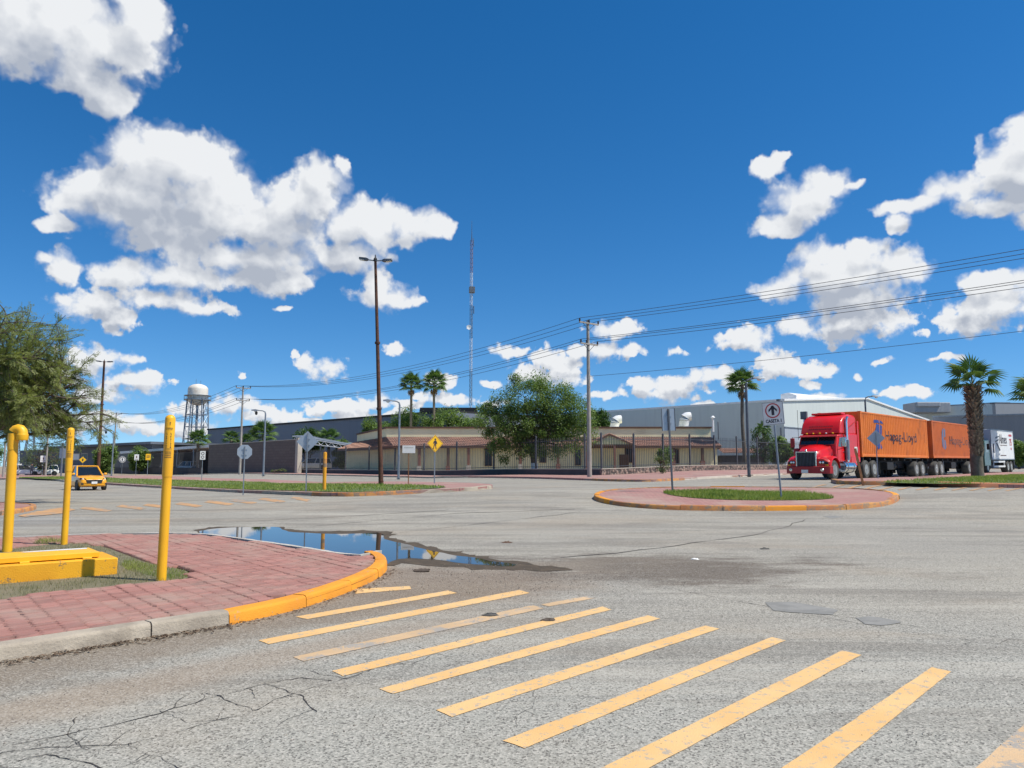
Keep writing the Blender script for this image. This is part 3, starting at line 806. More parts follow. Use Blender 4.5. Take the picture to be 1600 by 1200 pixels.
for cx, cy, wx in [(150, 796, 26), (205, 793, 24), (245, 791, 22), (295, 789, 22), (342, 786, 24), (380, 784, 22), (425, 782, 22), (470, 780, 16)]:
    q = pix([(cx - wx, cy - 1), (cx - wx * .6, cy - 4), (cx + wx, cy + 1.5), (cx + wx * .6, cy + 4)])
    o = sheet('line', q, .008, M['stripe_far'], .5, parent=cw2)
cw3 = thing('crosswalk', 'thin pale crossing lines in front of the right island', None); cw3['kind'] = 'structure'
for k in range(13):
    x = 1262 + 28 * k; q = pix([(x, 764 + .3 * k), (x + 5, 764.3 + .3 * k), (x + 32, 757.2 + .45 * k), (x + 27, 757 + .45 * k)])
    sheet('line', q, .012, M['stripe_far'], .6, parent=cw3)

# --- cracks near the camera, patches
def crackline(px_, wd, seed, amp=.035, fork=.8):
    r_ = random.Random(seed); pl = resample([gp(a, b) for a, b in px_], .05); mb = MB(); secs = []; forks = []; ox = oy = 0.0
    for i, p in enumerate(pl):
        ox += r_.uniform(-.5, .5) * amp - ox * .15; oy += r_.uniform(-.5, .5) * amp - oy * .15
        q = p + Vector((ox, oy)); w_ = wd * r_.uniform(.15, 1.2) * (.4 + .6 * abs(math.sin(i * .13 + seed)))
        d = (pl[min(i + 1, len(pl) - 1)] - pl[max(i - 1, 0)]).normalized(); n_ = Vector((-d.y, d.x))
        secs.append([(q.x - n_.x * w_, q.y - n_.y * w_, .0035), (q.x + n_.x * w_, q.y + n_.y * w_, .0035)])
        if r_.random() < fork * .12: forks.append((q, d))
    mb.loft(secs, caps=False, closed=False)
    for q, d in forks:
        a = math.atan2(d.y, d.x) + r_.choice((-1, 1)) * r_.uniform(.6, 1.3); s2 = []; w_ = wd * .5; c = q.copy()
        for j in range(r_.randint(4, 12)):
            a += r_.uniform(-.5, .5); nn = Vector((-math.sin(a), math.cos(a))); f = w_ * (1 - j / 13)
            s2.append([(c.x - nn.x * f, c.y - nn.y * f, .0037), (c.x + nn.x * f, c.y + nn.y * f, .0037)]); c = c + Vector((math.cos(a), math.sin(a))) * .04
        mb.loft(s2, caps=False, closed=False)
    return mb
ck = MB()
for i, (px_, w_) in enumerate([([(0, 1168), (110, 1145), (210, 1124), (310, 1097), (400, 1072), (470, 1058), (520, 1062)], .0055), ([(0, 1180), (20, 1172), (100, 1165), (200, 1163), (290, 1140), (400, 1112), (470, 1080), (560, 1050), (660, 1022)], .004),
        ([(320, 1085), (345, 1092), (375, 1100), (400, 1110)], .006), ([(410, 1068), (440, 1078), (470, 1088), (500, 1112)], .005), ([(0, 1196), (80, 1180), (150, 1190), (165, 1200)], .005), ([(120, 1122), (118, 1165), (150, 1185)], .004),
        ([(250, 1110), (300, 1128), (380, 1120)], .004), ([(570, 1030), (640, 1040), (700, 1012)], .003), ([(840, 1062), (835, 1098), (800, 1128)], .0025), ([(200, 1163), (260, 1190), (330, 1215)], .0035), ([(480, 1046), (510, 1054), (540, 1062)], .004), ([(655, 1010), (690, 1022), (720, 1040)], .003)]):
    c_ = crackline(px_, w_, i + 3); ck.add(c_.v, c_.f)
o = obj('crack', ck, M['crack'], smooth=0); o['kind'] = 'structure'; o['label'] = 'branching cracks in the near asphalt'
ck = MB()
for i, (px_, w_) in enumerate([([(960, 905), (1060, 922), (1200, 948), (1330, 965), (1480, 985), (1620, 1003)], .006), ([(1200, 950), (1400, 985), (1600, 1012)], .004)]):
    c_ = crackline(px_, w_, i + 30, .02, .1); ck.add(c_.v, c_.f)
o = obj('crack', ck, M['crack'], smooth=0); o['kind'] = 'structure'; o['label'] = 'long straight crack in the asphalt beside two dark patches'
for q, lb in (([(1196, 942), (1210, 955), (1300, 962), (1312, 953), (1240, 941)], 'smaller dark asphalt repair patch left of the other'), ([(1338, 966), (1346, 975), (1380, 978), (1414, 972), (1366, 963)], 'dark asphalt repair patch right of the other'), ([(1286, 807), (1300, 810), (1320, 808), (1305, 806)], 'small dark iron cover in the road before the round island')):
    o = sheet('road_patch', jag([gp(a, b) for a, b in q], .012, .15), .0045, M['patch'], .4, 'structure'); o['label'] = lb

# --- little stones and crumbs on the road, dead leaves along the kerb
gm = MB(); r_ = random.Random(5)
def crumb(x, y, s, z=0.0):
    a = r_.uniform(0, 6.28); pts = [(math.cos(a + k * 2.1) * s * r_.uniform(.6, 1), math.sin(a + k * 2.1) * s * r_.uniform(.6, 1)) for k in range(3)]
    gm.add([(x + p, y + q, z) for p, q in pts] + [(x, y, z + s * r_.uniform(.5, .9))], [(0, 1, 3), (1, 2, 3), (2, 0, 3)])
for _ in range(2600):
    y = 4.2 + 10 * r_.random() ** 1.6; x = r_.uniform(-.72, .72) * y
    if inside((x, y), outline): continue
    crumb(x, y, r_.uniform(.003, .009), g(x, y) + .002)
for _ in range(1500):
    x, y = r_.gauss(-.1, 1.1), r_.gauss(10.2, .9)
    if inside((x, y), outline): continue
    crumb(x, y, r_.uniform(.005, .014), .002)
o = obj('gravel', gm, pbr('pale_crumbs', (.32, .29, .24), (.14, .11, .09), 30, .9, island=1.2), smooth=0); tag(o, 'loose grit scattered over the near road', None, kind='stuff')
gm = MB()
for _ in range(2600):
    k = r_.uniform(0, len(kl) - 1.01); i = int(k); p = kl[i].lerp(kl[i + 1], k - i); d = (kl[i + 1] - kl[i]).normalized(); off = abs(r_.gauss(0, .085)) + .015
    if p.y > 11 or (p.y > 7.3 and r_.random() < .6): continue
    x, y = p.x + d.y * off, p.y - d.x * off; a = r_.uniform(0, 6.28); l = r_.uniform(.008, .03); w_ = l * r_.uniform(.12, .4); z = r_.uniform(.003, .016)
    gm.add([(x + l * math.cos(a), y + l * math.sin(a), z), (x - w_ * math.sin(a), y + w_ * math.cos(a), z + .006), (x - l * math.cos(a), y - l * math.sin(a), z), (x + w_ * math.sin(a), y - w_ * math.cos(a), z + .003)], [(0, 1, 2, 3)])
o = obj('dead_leaves', gm, pbr('dead_leaves', (.16, .10, .06), (.06, .042, .03), 30, .9, island=1.0), smooth=0); tag(o, 'dead leaves and twigs gathered along the near kerb', None, kind='stuff')
def lump(name, px, py, s, mat, label, cat, seed):
    p = gp(px, py); q = random.Random(seed); mb = MB(); n = 8; secs = []
    for k, (rr, h) in enumerate(((1, 0), (1.05, .25), (.75, .5), (.3, .62))):
        secs.append([(math.cos(6.283 * i / n) * s * rr * q.uniform(.6, 1.2) * 1.5, math.sin(6.283 * i / n) * s * rr * q.uniform(.6, 1.1), h * s * .7 * q.uniform(.5, 1.3) - .004) for i in range(n)])
    mb.loft(secs); o = obj(name, mb, mat, smooth=0, loc=(p.x, p.y, g(p.x, p.y) + .004)); return tag(o, label, cat)
lump('clod', 767, 962, .055, M['rubber'], 'black scrap lying across the faded crossing line', 'scrap', 2)
lump('clod', 858, 970, .05, M['bark'], 'dark brown scrap by the end of a crossing line', 'scrap', 3)
lump('clod', 792, 848, .07, M['fascia'], 'small reddish scrap on the road beyond the puddle', 'scrap', 4)
lump('clod', 1195, 858, .06, M['rubber'], 'small black scrap in the middle of the crossing', 'scrap', 5)
lump('clod', 1086, 874, .045, M['sign_white'], 'pale crumpled scrap on the mud stained road', 'litter', 6)
lump('clod', 660, 893, .09, M['bark'], 'dark clump of muddy leaves beside the puddle tip', 'debris', 7)

# --- left median with its grass
MED_F = [(-200, 744), (0, 749), (100, 753), (200, 759.5), (300, 765), (400, 771), (450, 773.5), (500, 775.5), (545, 776), (600, 774), (680, 770), (740, 767), (768, 764)]
MED_B = [(770, 761.5), (745, 759), (700, 757.5), (600, 755), (450, 752), (300, 749), (150, 745.5), (0, 742), (-200, 738.5)]
med = smoothline([gp(a, b) for a, b in MED_F + MED_B], True, 1)
sheet('median', med, .13, M['brickpave'], 1.2, 'structure', skirt=.3)['label'] = 'red paved edge of the long grassed median'
kerb('dark worn kerb along the grassed median', [gp(a, b) for a, b in MED_F], lambda k, p: M['ochre_kerb'] if -8.6 < p.x < -4 else M['concrete'], stone=1.6, w=.16, h=.145)
GR = [(30, 747.5), (150, 752.5), (250, 758), (330, 762), (420, 766), (490, 768), (540, 769), (580, 768.5), (640, 765.5), (700, 762), (690, 759.5), (600, 757), (450, 754), (300, 750.5), (150, 746.8), (30, 744.5)]
grp = smoothline([gp(a, b, .14) for a, b in GR], True, 1)
sheet('lawn', grp, .15, M['soil'], 1.2, 'structure')['label'] = 'grassy soil of the long median'
grass('grass', 'mown grass on the long median', grp, 26000, .09, .022, M['grass'], .15)

# --- round island in the middle
ISL = [(925, 779), (936, 785), (965, 790.5), (1000, 794), (1060, 797.5), (1150, 798.5), (1250, 798), (1335, 796.5), (1385, 791), (1406, 783), (1404, 777), (1385, 772.5), (1330, 768.5), (1250, 767), (1150, 766), (1040, 766.5), (975, 769), (938, 773)]
isl = smoothline([gp(a, b) for a, b in ISL], True, 2)
kerb('yellow kerb round the traffic island with the arrow sign', isl, lambda k, p: M['ochre_kerb'] if k % 5 else M['yellow_kerb'], stone=1.25, w=.18, h=.15, closed=True, jag=.014)
cen = sum(isl, Vector((0, 0))) / len(isl)
sheet('island', [cen + (p - cen) * .985 for p in isl], .135, M['brickpave'], .7, 'structure')['label'] = 'red paved surface of the round island'
GI = [(1030, 768), (1050, 774), (1090, 778.5), (1150, 781), (1230, 781.5), (1290, 780), (1308, 777), (1280, 772), (1240, 768.5), (1150, 767), (1080, 766.5)]
gip = smoothline([gp(a, b, .15) for a, b in GI], True, 2)
sheet('lawn', gip, .15, M['soil'], .6, 'structure')['label'] = 'grassy soil in the round island'
grass('grass', 'bright green grass in the middle of the round island', gip, 15000, .11, .010, M['grass'], .15)

# --- right island with the palms
RI = [(1298, 754), (1308, 756.8), (1350, 758), (1400, 758), (1412, 756), (1440, 757.5), (1466, 760), (1520, 761.5), (1600, 763), (1750, 766), (1780, 752), (1700, 741), (1600, 739), (1500, 743.5), (1420, 748.5), (1350, 751.5), (1310, 752.5)]
rip = smoothline([gp(a, b) for a, b in RI], True, 1)
sheet('island', rip, .13, M['brickpave'], 1.0, 'structure', skirt=.3)['label'] = 'red paved edge of the grassed island with the palm'
kerb('yellow kerb stretch in front of the truck', [gp(a, b) for a, b in RI[:5]], M['ochre_kerb'], stone=1.4, w=.2, h=.16, jag=.015)
kerb('reddish worn kerb in front of the palm', [gp(a, b) for a, b in RI[6:10]], M['red_kerb'], stone=2.0, w=.2, h=.17, jag=.02)
GRI = [(1385, 754.5), (1430, 755.5), (1480, 756.5), (1540, 756), (1600, 754.5), (1740, 753), (1680, 744), (1600, 741), (1520, 745), (1440, 750), (1380, 752.5)]
grip = smoothline([gp(a, b, .14) for a, b in GRI], True, 1)
sheet('lawn', grip, .15, M['soil'], 1.0, 'structure')['label'] = 'grassy soil of the palm island'
grass('grass', 'mown grass round the big palm', grip, 16000, .09, .018, M['grass'], .15)

# --- small pavement stub at the left edge with a painted ramp
LS = [(-160, 806), (0, 806), (20, 803.5), (52, 798), (58, 794.5), (50, 792), (0, 789), (-160, 787)]
lsp = smoothline([gp(a, b) for a, b in LS], True, 1)
kerb('worn kerb of the paved corner at the left edge', lsp, M['ochre_kerb'], stone=1.2, w=.16, h=.13, closed=True)
cen = sum(lsp, Vector((0, 0))) / len(lsp)
sheet('pavement', [cen + (p - cen) * .985 for p in lsp], .115, M['brickpave'], .7, 'structure')['label'] = 'paved corner at the left edge'
sheet('ramp', pix([(28, 806.5), (60, 799), (100, 793), (118, 797), (95, 803), (40, 808.5)]), .014, M['stripe_far'], .5, 'structure')['label'] = 'orange painted ramp beside the paved corner at the left edge'

# --- pavements along the fences
PC = Vector((7.2, 60)); DL = Vector((-.63, .77)).normalized(); DR = Vector((.707, .707))
NL = Vector((-DL.y, DL.x)); NL = NL if NL.y < 0 else -NL       # towards the street
NR = Vector((DR.y, -DR.x))
rk = [gp(a, b) for a, b in [(924, 751), (960, 752.5), (1010, 753), (1050, 751.5), (1090, 749), (1150, 745.5), (1240, 741.5)]] + [PC + DR * 60 + NR * 7]
lk = [PC + DL * t + NL * 6 for t in (130, 100, 70, 45, 25, 10)]
side = lk + smoothline(rk, it=1) + [PC + DR * 60 + NR * .1, PC, PC + DL * 130]
sheet('pavement', side, .12, M['brickpave'], 1.4, 'structure', skirt=.25)['label'] = 'red pavement in front of the fenced house'
kerb('low dark kerb of the pavement left of the big pole', lk, M['concrete'], stone=2.4, w=.16, h=.135)
kerb('low kerb of the pavement right of the big pole', smoothline(rk, it=1), lambda k, p: M['ochre_kerb'] if p.x < 9 else M['pale_concrete'], stone=1.8, w=.16, h=.135)
yard = [PC + (DL + DR) * .3, PC + DR * 62, Vector((54, 117)), Vector((-80, 117)), PC + DL * 75]
sheet('yard', yard, .10, M['dirt'], 2.5, 'structure')['label'] = 'bare yard round the house behind the fence'

# ================================================================ HOUSE, FENCES, WALLS, WAREHOUSES
def wallbox(mb, a, b, z0, z1, th, mi=0, out=None):
    """upright slab from a to b (plan), th thick on the side away from the street"""
    a, b = Vector(a), Vector(b); d = (b - a).normalized(); n = Vector((-d.y, d.x)) * th
    return mb.prism([a, b, b + n, a + n], z0, z1, mi)
def frame_at(name, label, cat, a, b, group=None):
    """Empty at a with local x along a->b, so that panels can be laid out along the wall"""
    a, b = Vector(a), Vector(b); d = b - a
    return thing(name, label, cat, (a.x, a.y, 0), math.atan2(d.y, d.x), group), d.length

# --- low walls and fences of the corner plot
def plot_wall(name, label, a, b, mat):
    r_, L = frame_at(name, label, 'wall', a, b); d = (Vector(b) - Vector(a)).normalized()
    n = max(2, int(L / 3)); secs = []; cop = []
    for i in range(n + 1):
        x = L * i / n; p = Vector(a) + d * x; z = g(p.x, p.y)
        secs.append([(x, 0, z - .3), (x, 0, z + .58), (x, .22, z + .58), (x, .22, z - .3)])
        cop.append([(x, -.02, z + .582), (x, -.02, z + .64), (x, .24, z + .64), (x, .24, z + .582)])
    obj('wall_body', MB().loft(secs), mat, r_, smooth=0); obj('coping', MB().loft(cop), M['coping'], r_, smooth=0)
    return r_
plot_wall('boundary_wall', 'low rubble stone wall under the fence right of the big pole', PC, PC + DR * 62, M['stone'])
plot_wall('boundary_wall', 'low dark rendered wall under the fence left of the big pole', PC + DL * 58, PC + DL * .02, M['plinth'])
bar_mb = MB().box((0, 0, 1.35), (.022, .022, 2.6)); post_mb = MB().box((0, 0, 1.42), (.13, .13, 2.84)).lathe([(.09, 2.84), (.06, 2.9), (0, 2.92)], 4)
def fence(label, a, b, step, pstep, rz0=0):
    r_, L = frame_at('fence', label, 'fence', a, b); d = (Vector(b) - Vector(a)).normalized()
    zf = lambda x: g(*(Vector(a) + d * x)) + .63
    bar = post = None; k = 0; x = .1
    while x < L:
        if bar is None: bar = obj('bar', bar_mb, M['fence'], r_, smooth=0, loc=(x, .1, zf(x)))
        else: inst('bar', bar, r_, (x, .1, zf(x)), (rnd.gauss(0, .004), rnd.gauss(0, .004), 0))
        x += step
    x = .08
    while x < L:
        if post is None: post = obj('post', post_mb, M['fence'], r_, smooth=0, loc=(x, .1, zf(x)))
        else: inst('post', post, r_, (x, .1, zf(x)))
        x += pstep
    for h in (.15, 2.35):
        n = max(2, int(L / 4)); obj('rail', MB().loft([[(L * i / n, .08, zf(L * i / n) + h), (L * i / n, .08, zf(L * i / n) + h + .05), (L * i / n, .12, zf(L * i / n) + h + .05), (L * i / n, .12, zf(L * i / n) + h)] for i in range(n + 1)]), M['fence'], r_, smooth=0)
    return r_
fence('dark bar fence on the stone wall right of the big pole', PC, PC + DR * 60, .26, 4.4)
fence('dark bar fence on the rendered wall left of the big pole', PC + DL * 57, PC + DL * .3, .26, 6.1)

# --- the tiled house
HY = 86.0
hA, hB = Vector((X(628, HY), HY)), Vector((X(1121, HY), HY)); hC = Vector((X(540, 102), 102)); hD = Vector((hB.x, 108)); hE = Vector((hC.x + 6, 112))
house = thing('house', 'long low cream house with clay tiled roof behind the fence', 'house', (0, 0, 0))
ZE = 3.72; ZP0, ZP1 = 4.55, 5.95
obj('wall', MB().prism([hA, hB, hD, hE, hC], -.2, ZE + .25), M['cream'], house, smooth=0)
pA, pB, pC_ = Vector((X(603, 89), 89)), Vector((X(1112, 89), 89)), Vector((X(557, 108), 108))
par = MB().prism([pA, pB, Vector((pB.x, 106)), Vector((pC_.x + 6, 112)), pC_], ZE, ZP1)
obj('parapet', par, M['cream'], house, smooth=0)
cor = MB()
for a, b in ((pC_, pA), (pA, pB), (pB, Vector((pB.x, 106)))):
    d = (b - a).normalized(); n = Vector((d.y, -d.x)); cor.prism([a - d * .1 + n * .14, b + d * .1 + n * .14, b + d * .1 - n * .25, a - d * .1 - n * .25], ZP1 + .002, ZP1 + .2)
obj('cornice', cor, M['fascia'], house, smooth=0)
def tiles(name, e0, e1, t0, t1, parent, pitch=.27, courses=7, loc_f=None):
    """barrel tiled slope: e0->e1 is the eave, t0->t1 the top edge"""
    e0, e1, t0, t1 = map(Vector, (e0, e1, t0, t1)); nrm = (e1 - e0).cross(t0 - e0).normalized()
    if nrm.z < 0: nrm = -nrm
    L = (e1 - e0).length; nc = max(2, int(L / pitch)); mb = MB(); rows = []
    for c in range(courses):
        for v in (c / courses, (c + .995) / courses):
            up = .05 if v == c / courses else .0
            row = []
            for i in range(nc * 4 + 1):
                u = i / (nc * 4); a, b = e0.lerp(e1, u), t0.lerp(t1, u); ph = i % 4
                jit = .012 * math.sin(i // 4 * 12.9898 + c * 78.233)
                row.append(a.lerp(b, v) + nrm * ((.075 if ph == 2 else .05 if ph in (1, 3) else 0) + up + jit))
            rows.append(row)
    mb.loft(rows, caps=False, closed=False)
    lo = [p - nrm * .08 for p in rows[0]]; mb.loft([lo, rows[0]], caps=False, closed=False)
    return obj(name, mb, M['tile'], parent, smooth=0)
ov = 1.2
eA, eB = Vector((X(614, HY - ov), HY - ov, ZE)), Vector((X(1128, HY - ov), HY - ov, ZE))
eC = Vector((X(528, 102), 101.5, ZE)); eD = Vector((X(1150, 90), 96, ZE))
tiles('roof', eA, eB, (pA.x, pA.y - .05, ZP0 + .35), (pB.x, pB.y - .05, ZP0 + .35), house)
tiles('roof', eC, eA, (pC_.x, pC_.y - .2, ZP0 + .35), (pA.x, pA.y - .05, ZP0 + .35), house)
tiles('roof', eB, (eB.x + 2.6, 97, ZE), (pB.x, pB.y, ZP0 + .35), (pB.x + .2, 100, ZP0 + .35), house)
fa = MB()
for a, b in ((eC, eA), (eA, eB), (eB, Vector((eB.x + 2.6, 97, ZE)))):
    d = (b - a).normalized(); n = Vector((-d.y, d.x, 0)) * .9
    fa.loft([[a + Vector((0, 0, -.2)), a + Vector((0, 0, .02)), a + n + Vector((0, 0, .02)), a + n + Vector((0, 0, -.2))], [b + Vector((0, 0, -.2)), b + Vector((0, 0, .02)), b + n + Vector((0, 0, .02)), b + n + Vector((0, 0, -.2))]])
obj('eave', fa, M['fascia'], house, smooth=0)
for x_ in (655, 700, 732, 813, 872, 1052, 1098):
    p = Vector((X(x_, HY - .9), HY - .9)); z = g(p.x, p.y)
    c_ = obj('column', MB().box((p.x, p.y, (z + ZE) / 2 - .1), (.32, .32, ZE - z - .2)), M['brick'] if x_ in (655, 732, 813) else M['fascia'], house, smooth=0, bevel=.02)
    obj('column_base', MB().box((p.x, p.y - .02, z + .55), (.46, .46, 1.1)), M['coping'] if x_ in (732, 813, 655) else M['brick'], c_, smooth=0)
def house_window(x_, y0, y1, wpx):
    p = X(x_, HY); w_ = wpx / FPX * HY; z0, z1 = Zt(y1, HY), Zt(y0, HY)
    f = MB()
    for q in ((p, z0 - .04, w_ + .2, .09), (p, z1 + .04, w_ + .2, .09)): f.box((q[0], HY - .07, q[1]), (q[2], .14, q[3]))
    for s_ in (-1, 1): f.box((p + s_ * (w_ / 2 + .05), HY - .07, (z0 + z1) / 2), (.09, .14, z1 - z0 - .02))
    f.box((p, HY - .06, (z0 + z1) / 2), (.05, .1, z1 - z0 - .02))
    fr = obj('window', f, M['fascia'], house, smooth=0)
    obj('pane', MB().box((p, HY - .02, (z0 + z1) / 2), (w_, .06, z1 - z0)), M['win'], fr, smooth=0)
for a in ((763, 702, 727, 9), (848, 703, 722, 8), (903, 703, 726, 7), (1056, 703, 724, 8)): house_window(*a)
# gabled porch right of the big tree
gy = 83.4; gxL, gxR, gxM = X(920, gy), X(995, gy), X(953, gy); gzE, gzA = Zt(694.5, gy), Zt(677.5, gy)
porch = obj('porch', MB().ext([(gxL + .6, gzE), (gxR - .4, gzE), (gxM, gzA - .12)], 'y', gy + .12, gy + 4), M['cream_green'], house, smooth=0)
for k in range(14):
    u = gxL + 1 + (gxR - gxL - 1.6) * k / 13; h = (gzA - gzE - .25) * (1 - abs(u - gxM) / ((gxR - gxL) / 2))
    if h > .1: obj('board', MB().box((u, gy + .1, gzE + h / 2), (.06, .05, h)), M['cream'], porch, smooth=0)
tiles('porch_roof', (gxL, gy + 4.5, gzE - .1), (gxL, gy, gzE - .1), (gxM, gy + 4.5, gzA), (gxM, gy, gzA), house, courses=9)
tiles('porch_roof', (gxR, gy, gzE - .1), (gxR, gy + 4.5, gzE - .1), (gxM, gy, gzA), (gxM, gy + 4.5, gzA), house, courses=9)
for sx in (gxL, gxR):
    obj('barge_board', MB().loft([[(sx, gy - .04, gzE - .3), (sx, gy - .04, gzE - .1), (sx, gy + .06, gzE - .1), (sx, gy + .06, gzE - .3)], [(gxM, gy - .04, gzA - .2), (gxM, gy - .04, gzA + .02), (gxM, gy + .06, gzA + .02), (gxM, gy + .06, gzA - .2)]]), M['fascia'], house, smooth=0)
obj('beam', MB().box(((gxL + gxR) / 2, gy + .2, gzE - .08), (gxR - gxL - .8, .25, .2)), M['fascia'], house, smooth=0)
for x_ in (918, 961, 990.5):
    p = X(x_, gy + .2); z = g(p, gy)
    obj('column', MB().box((p, gy + .25, (z + gzE) / 2 - .1), (.34 if x_ != 961 else .2, .34, gzE - z - .2)), M['brick'], house, smooth=0)
obj('door', MB().box((X(975, HY), HY - .05, 1.75), (1.1, .12, 2.1)), M['fascia'], house, smooth=0); house_window(983, 701, 722, 10)
# white elbow vents and pipes on the flat roof
def tubething(name, label, cat, pts, r, mat, group=None, n=14):
    b0 = Vector(pts[0]); mb = MB().tube([Vector(p) - b0 for p in pts], r, n); o = obj(name, mb, mat, loc=b0); return tag(o, label, cat, group)
def elbow(x_, ytop, lab, s=1.0):
    y = 99; r = .62 * s; xx = X(x_, y); zt = Zt(ytop, y)
    root = thing('roof_vent', lab, 'vent', (xx, y, ZP1)); h = zt - ZP1
    pts = [(-.25, 0, -1.2), (-.2, 0, h * .35), (0, 0, h * .68)] + [(.75 * (1 - math.cos(a)), 0, h * .72 + .6 * math.sin(a) * .5) for a in (.4, .8, 1.2, 1.6)]
    obj('duct', MB().tube(pts, [r * .95, r * .95, r, r * .98, r * .95, r * .9, r * .85], 16), M['white'], root)
    for q in (.3, .62): obj('band', MB().lathe([(r * 1.04, -.04), (r * 1.06, 0), (r * 1.04, .04)], 16, (-.2 + .2 * q, 0, h * q)), M['galv'], root)
elbow(963, 652, 'white elbow duct on the house roof nearer the big tree'); elbow(1072, 646, 'larger white elbow duct on the house roof further right', 1.08)
y = 98
p0 = (X(1116, y), y, ZP1); t_ = tubething('vent_pipe', 'thin white vent pipe with a cap on the house roof', 'pipe', [p0, (p0[0], y, Zt(653, y))], .13, M['white'])
obj('cap', MB().lathe([(.3, 0), (.3, .06), (.05, .3)], 10, (0, 0, Zt(653, y) - ZP1)), M['white'], t_)
tubething('vent_pipe', 'thin dark vent pipe beside the capped white one', 'pipe', [(X(1124, y), y, ZP1 - 1), (X(1124, y), y, Zt(659, y))], .07, M['galv_dark'])

# --- brown block wall with the gate posts, gateway canopy
wa, wb = PC + DL * 63.5, PC + DL * 104
wb_ = Vector((X(325, 121), 121)); wa_ = Vector((X(462, 104), 104))
bw, L = frame_at('block_wall', 'tall brown block wall left of the house', 'wall', wb_, wa_)
zt0, zt1 = Zt(695.5, 121), Zt(687, 104)
obj('wall_body', MB().loft([[(0, 0, -.3), (0, 0, zt0), (0, .35, zt0), (0, .35, -.3)], [(L, 0, -.3), (L, 0, zt1), (L, .35, zt1), (L, .35, -.3)]]), M['blockwall'], bw, smooth=0)
obj('coping', MB().loft([[(0, -.04, zt0 + .002), (0, -.04, zt0 + .1), (0, .4, zt0 + .1), (0, .4, zt0 + .002)], [(L, -.04, zt1 + .002), (L, -.04, zt1 + .1), (L, .4, zt1 + .1), (L, .4, zt1 + .002)]]), M['coping'], bw, smooth=0)
obj('end_pier', MB().box((L + .32, .2, (zt1 + .1) / 2), (.6, .7, zt1 + .3)), M['coping'], bw, smooth=0)
# carport with a white lattice beam between wall and house
cp = thing('carport', 'carport with white lattice beams between block wall and house', 'carport', (0, 0, 0))
y = 112; xa, xb = X(455, y), X(545, y)
for dz in (0, .9): obj('chord', MB().loft([[(xa, y, 5.0 + dz - .04 * 0), (xa, y, 5.14 + dz), (xa, y + .14, 5.14 + dz), (xa, y + .14, 5.0 + dz)], [(xb, y, 4.0 + dz * .5), (xb, y, 4.14 + dz * .5), (xb, y + .14, 4.14 + dz * .5), (xb, y + .14, 4.0 + dz * .5)]]), M['white'], cp, smooth=0)
for k in range(8):
    u0, u1 = k / 8, (k + .5) / 8
    f0 = lambda u: (xa + (xb - xa) * u, y + .07, 5.07 - u + 0); f1 = lambda u: (xa + (xb - xa) * u, y + .07, 5.97 - 1.45 * u)
    obj('brace', MB().tube([f0(u0), f1(u1), f0((k + 1) / 8)], .05, 5), M['white'], cp, smooth=0)
for x_ in (447, 500, 540): p = X(x_, y); obj('post', MB().box((p, y + .1, 2.3), (.2, .2, 4.6)), M['galv_dark'], cp, smooth=0)
obj('roof_sheet', MB().loft([[(xa, y, 5.98), (xa, y, 6.06), (xa, y + 9, 6.4), (xa, y + 9, 6.32)], [(xb, y, 4.6), (xb, y, 4.68), (xb, y + 9, 5.0), (xb, y + 9, 4.92)]]), M['galv'], cp, smooth=0)

# --- left gateway: long flat canopy, fence and the dark office block behind
gate = thing('canopy', 'long flat pale canopy on thin posts beyond the median', 'canopy', (0, 0, 0))
ca, cb = Vector((X(186, 150), 150)), Vector((X(325, 124), 124)); cd = (cb - ca).normalized(); cn = Vector((-cd.y, cd.x))
za, zb = Zt(709, 150), Zt(699, 124)
obj('roof_slab', MB().loft([[(ca.x, ca.y, za), (ca.x, ca.y, za + .45), (ca.x + cn.x * 7, ca.y + cn.y * 7, za + .45), (ca.x + cn.x * 7, ca.y + cn.y * 7, za)], [(cb.x, cb.y, zb), (cb.x, cb.y, zb + .45), (cb.x + cn.x * 7, cb.y + cn.y * 7, zb + .45), (cb.x + cn.x * 7, cb.y + cn.y * 7, zb)]]), M['white'], gate, smooth=0)
for k in range(7):
    for s_ in (.4, 6.4):
        p = ca.lerp(cb, k / 6) + cn * s_; obj('post', MB().box((p.x, p.y, 2.2), (.2, .2, 4.4)), M['galv'], gate, smooth=0)
gb, GL = frame_at('boundary_wall', 'low dark wall with grille under the pale canopy', 'wall', ca + cn * -1, cb + cn * -1)
obj('wall_body', MB().box((GL / 2, 0, .45), (GL, .3, 1.5)), M['plinth'], gb, smooth=0)
for k in range(int(GL / .45)):
    if k == 0: gbar = obj('bar', MB().box((0, 0, 0), (.05, .05, 2.6)), M['fence'], gb, smooth=0, loc=(.2, 0, 2.5))
    else: inst('bar', gbar, gb, (.2 + k * .45, 0, 2.5))
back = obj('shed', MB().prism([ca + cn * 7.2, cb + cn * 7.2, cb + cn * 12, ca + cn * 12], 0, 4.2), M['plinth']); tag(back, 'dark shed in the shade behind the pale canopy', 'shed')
off = thing('office_block', 'dark grey block with a thin oversailing roof at the far left', 'building', (0, 0, 0))
oa, ob_ = Vector((X(30, 172), 172)), Vector((X(236, 150), 150)); od = (ob_ - oa).normalized(); on = Vector((-od.y, od.x))
z0, z1 = Zt(704, 172), Zt(695, 150)
obj('wall', MB().loft([[(oa.x, oa.y, -.3), (oa.x, oa.y, z0), (oa.x + on.x * 14, oa.y + on.y * 14, z0), (oa.x + on.x * 14, oa.y + on.y * 14, -.3)], [(ob_.x, ob_.y, -.3), (ob_.x, ob_.y, z1), (ob_.x + on.x * 14, ob_.y + on.y * 14, z1), (ob_.x + on.x * 14, ob_.y + on.y * 14, -.3)]]), M['wall_grey'], off, smooth=0)
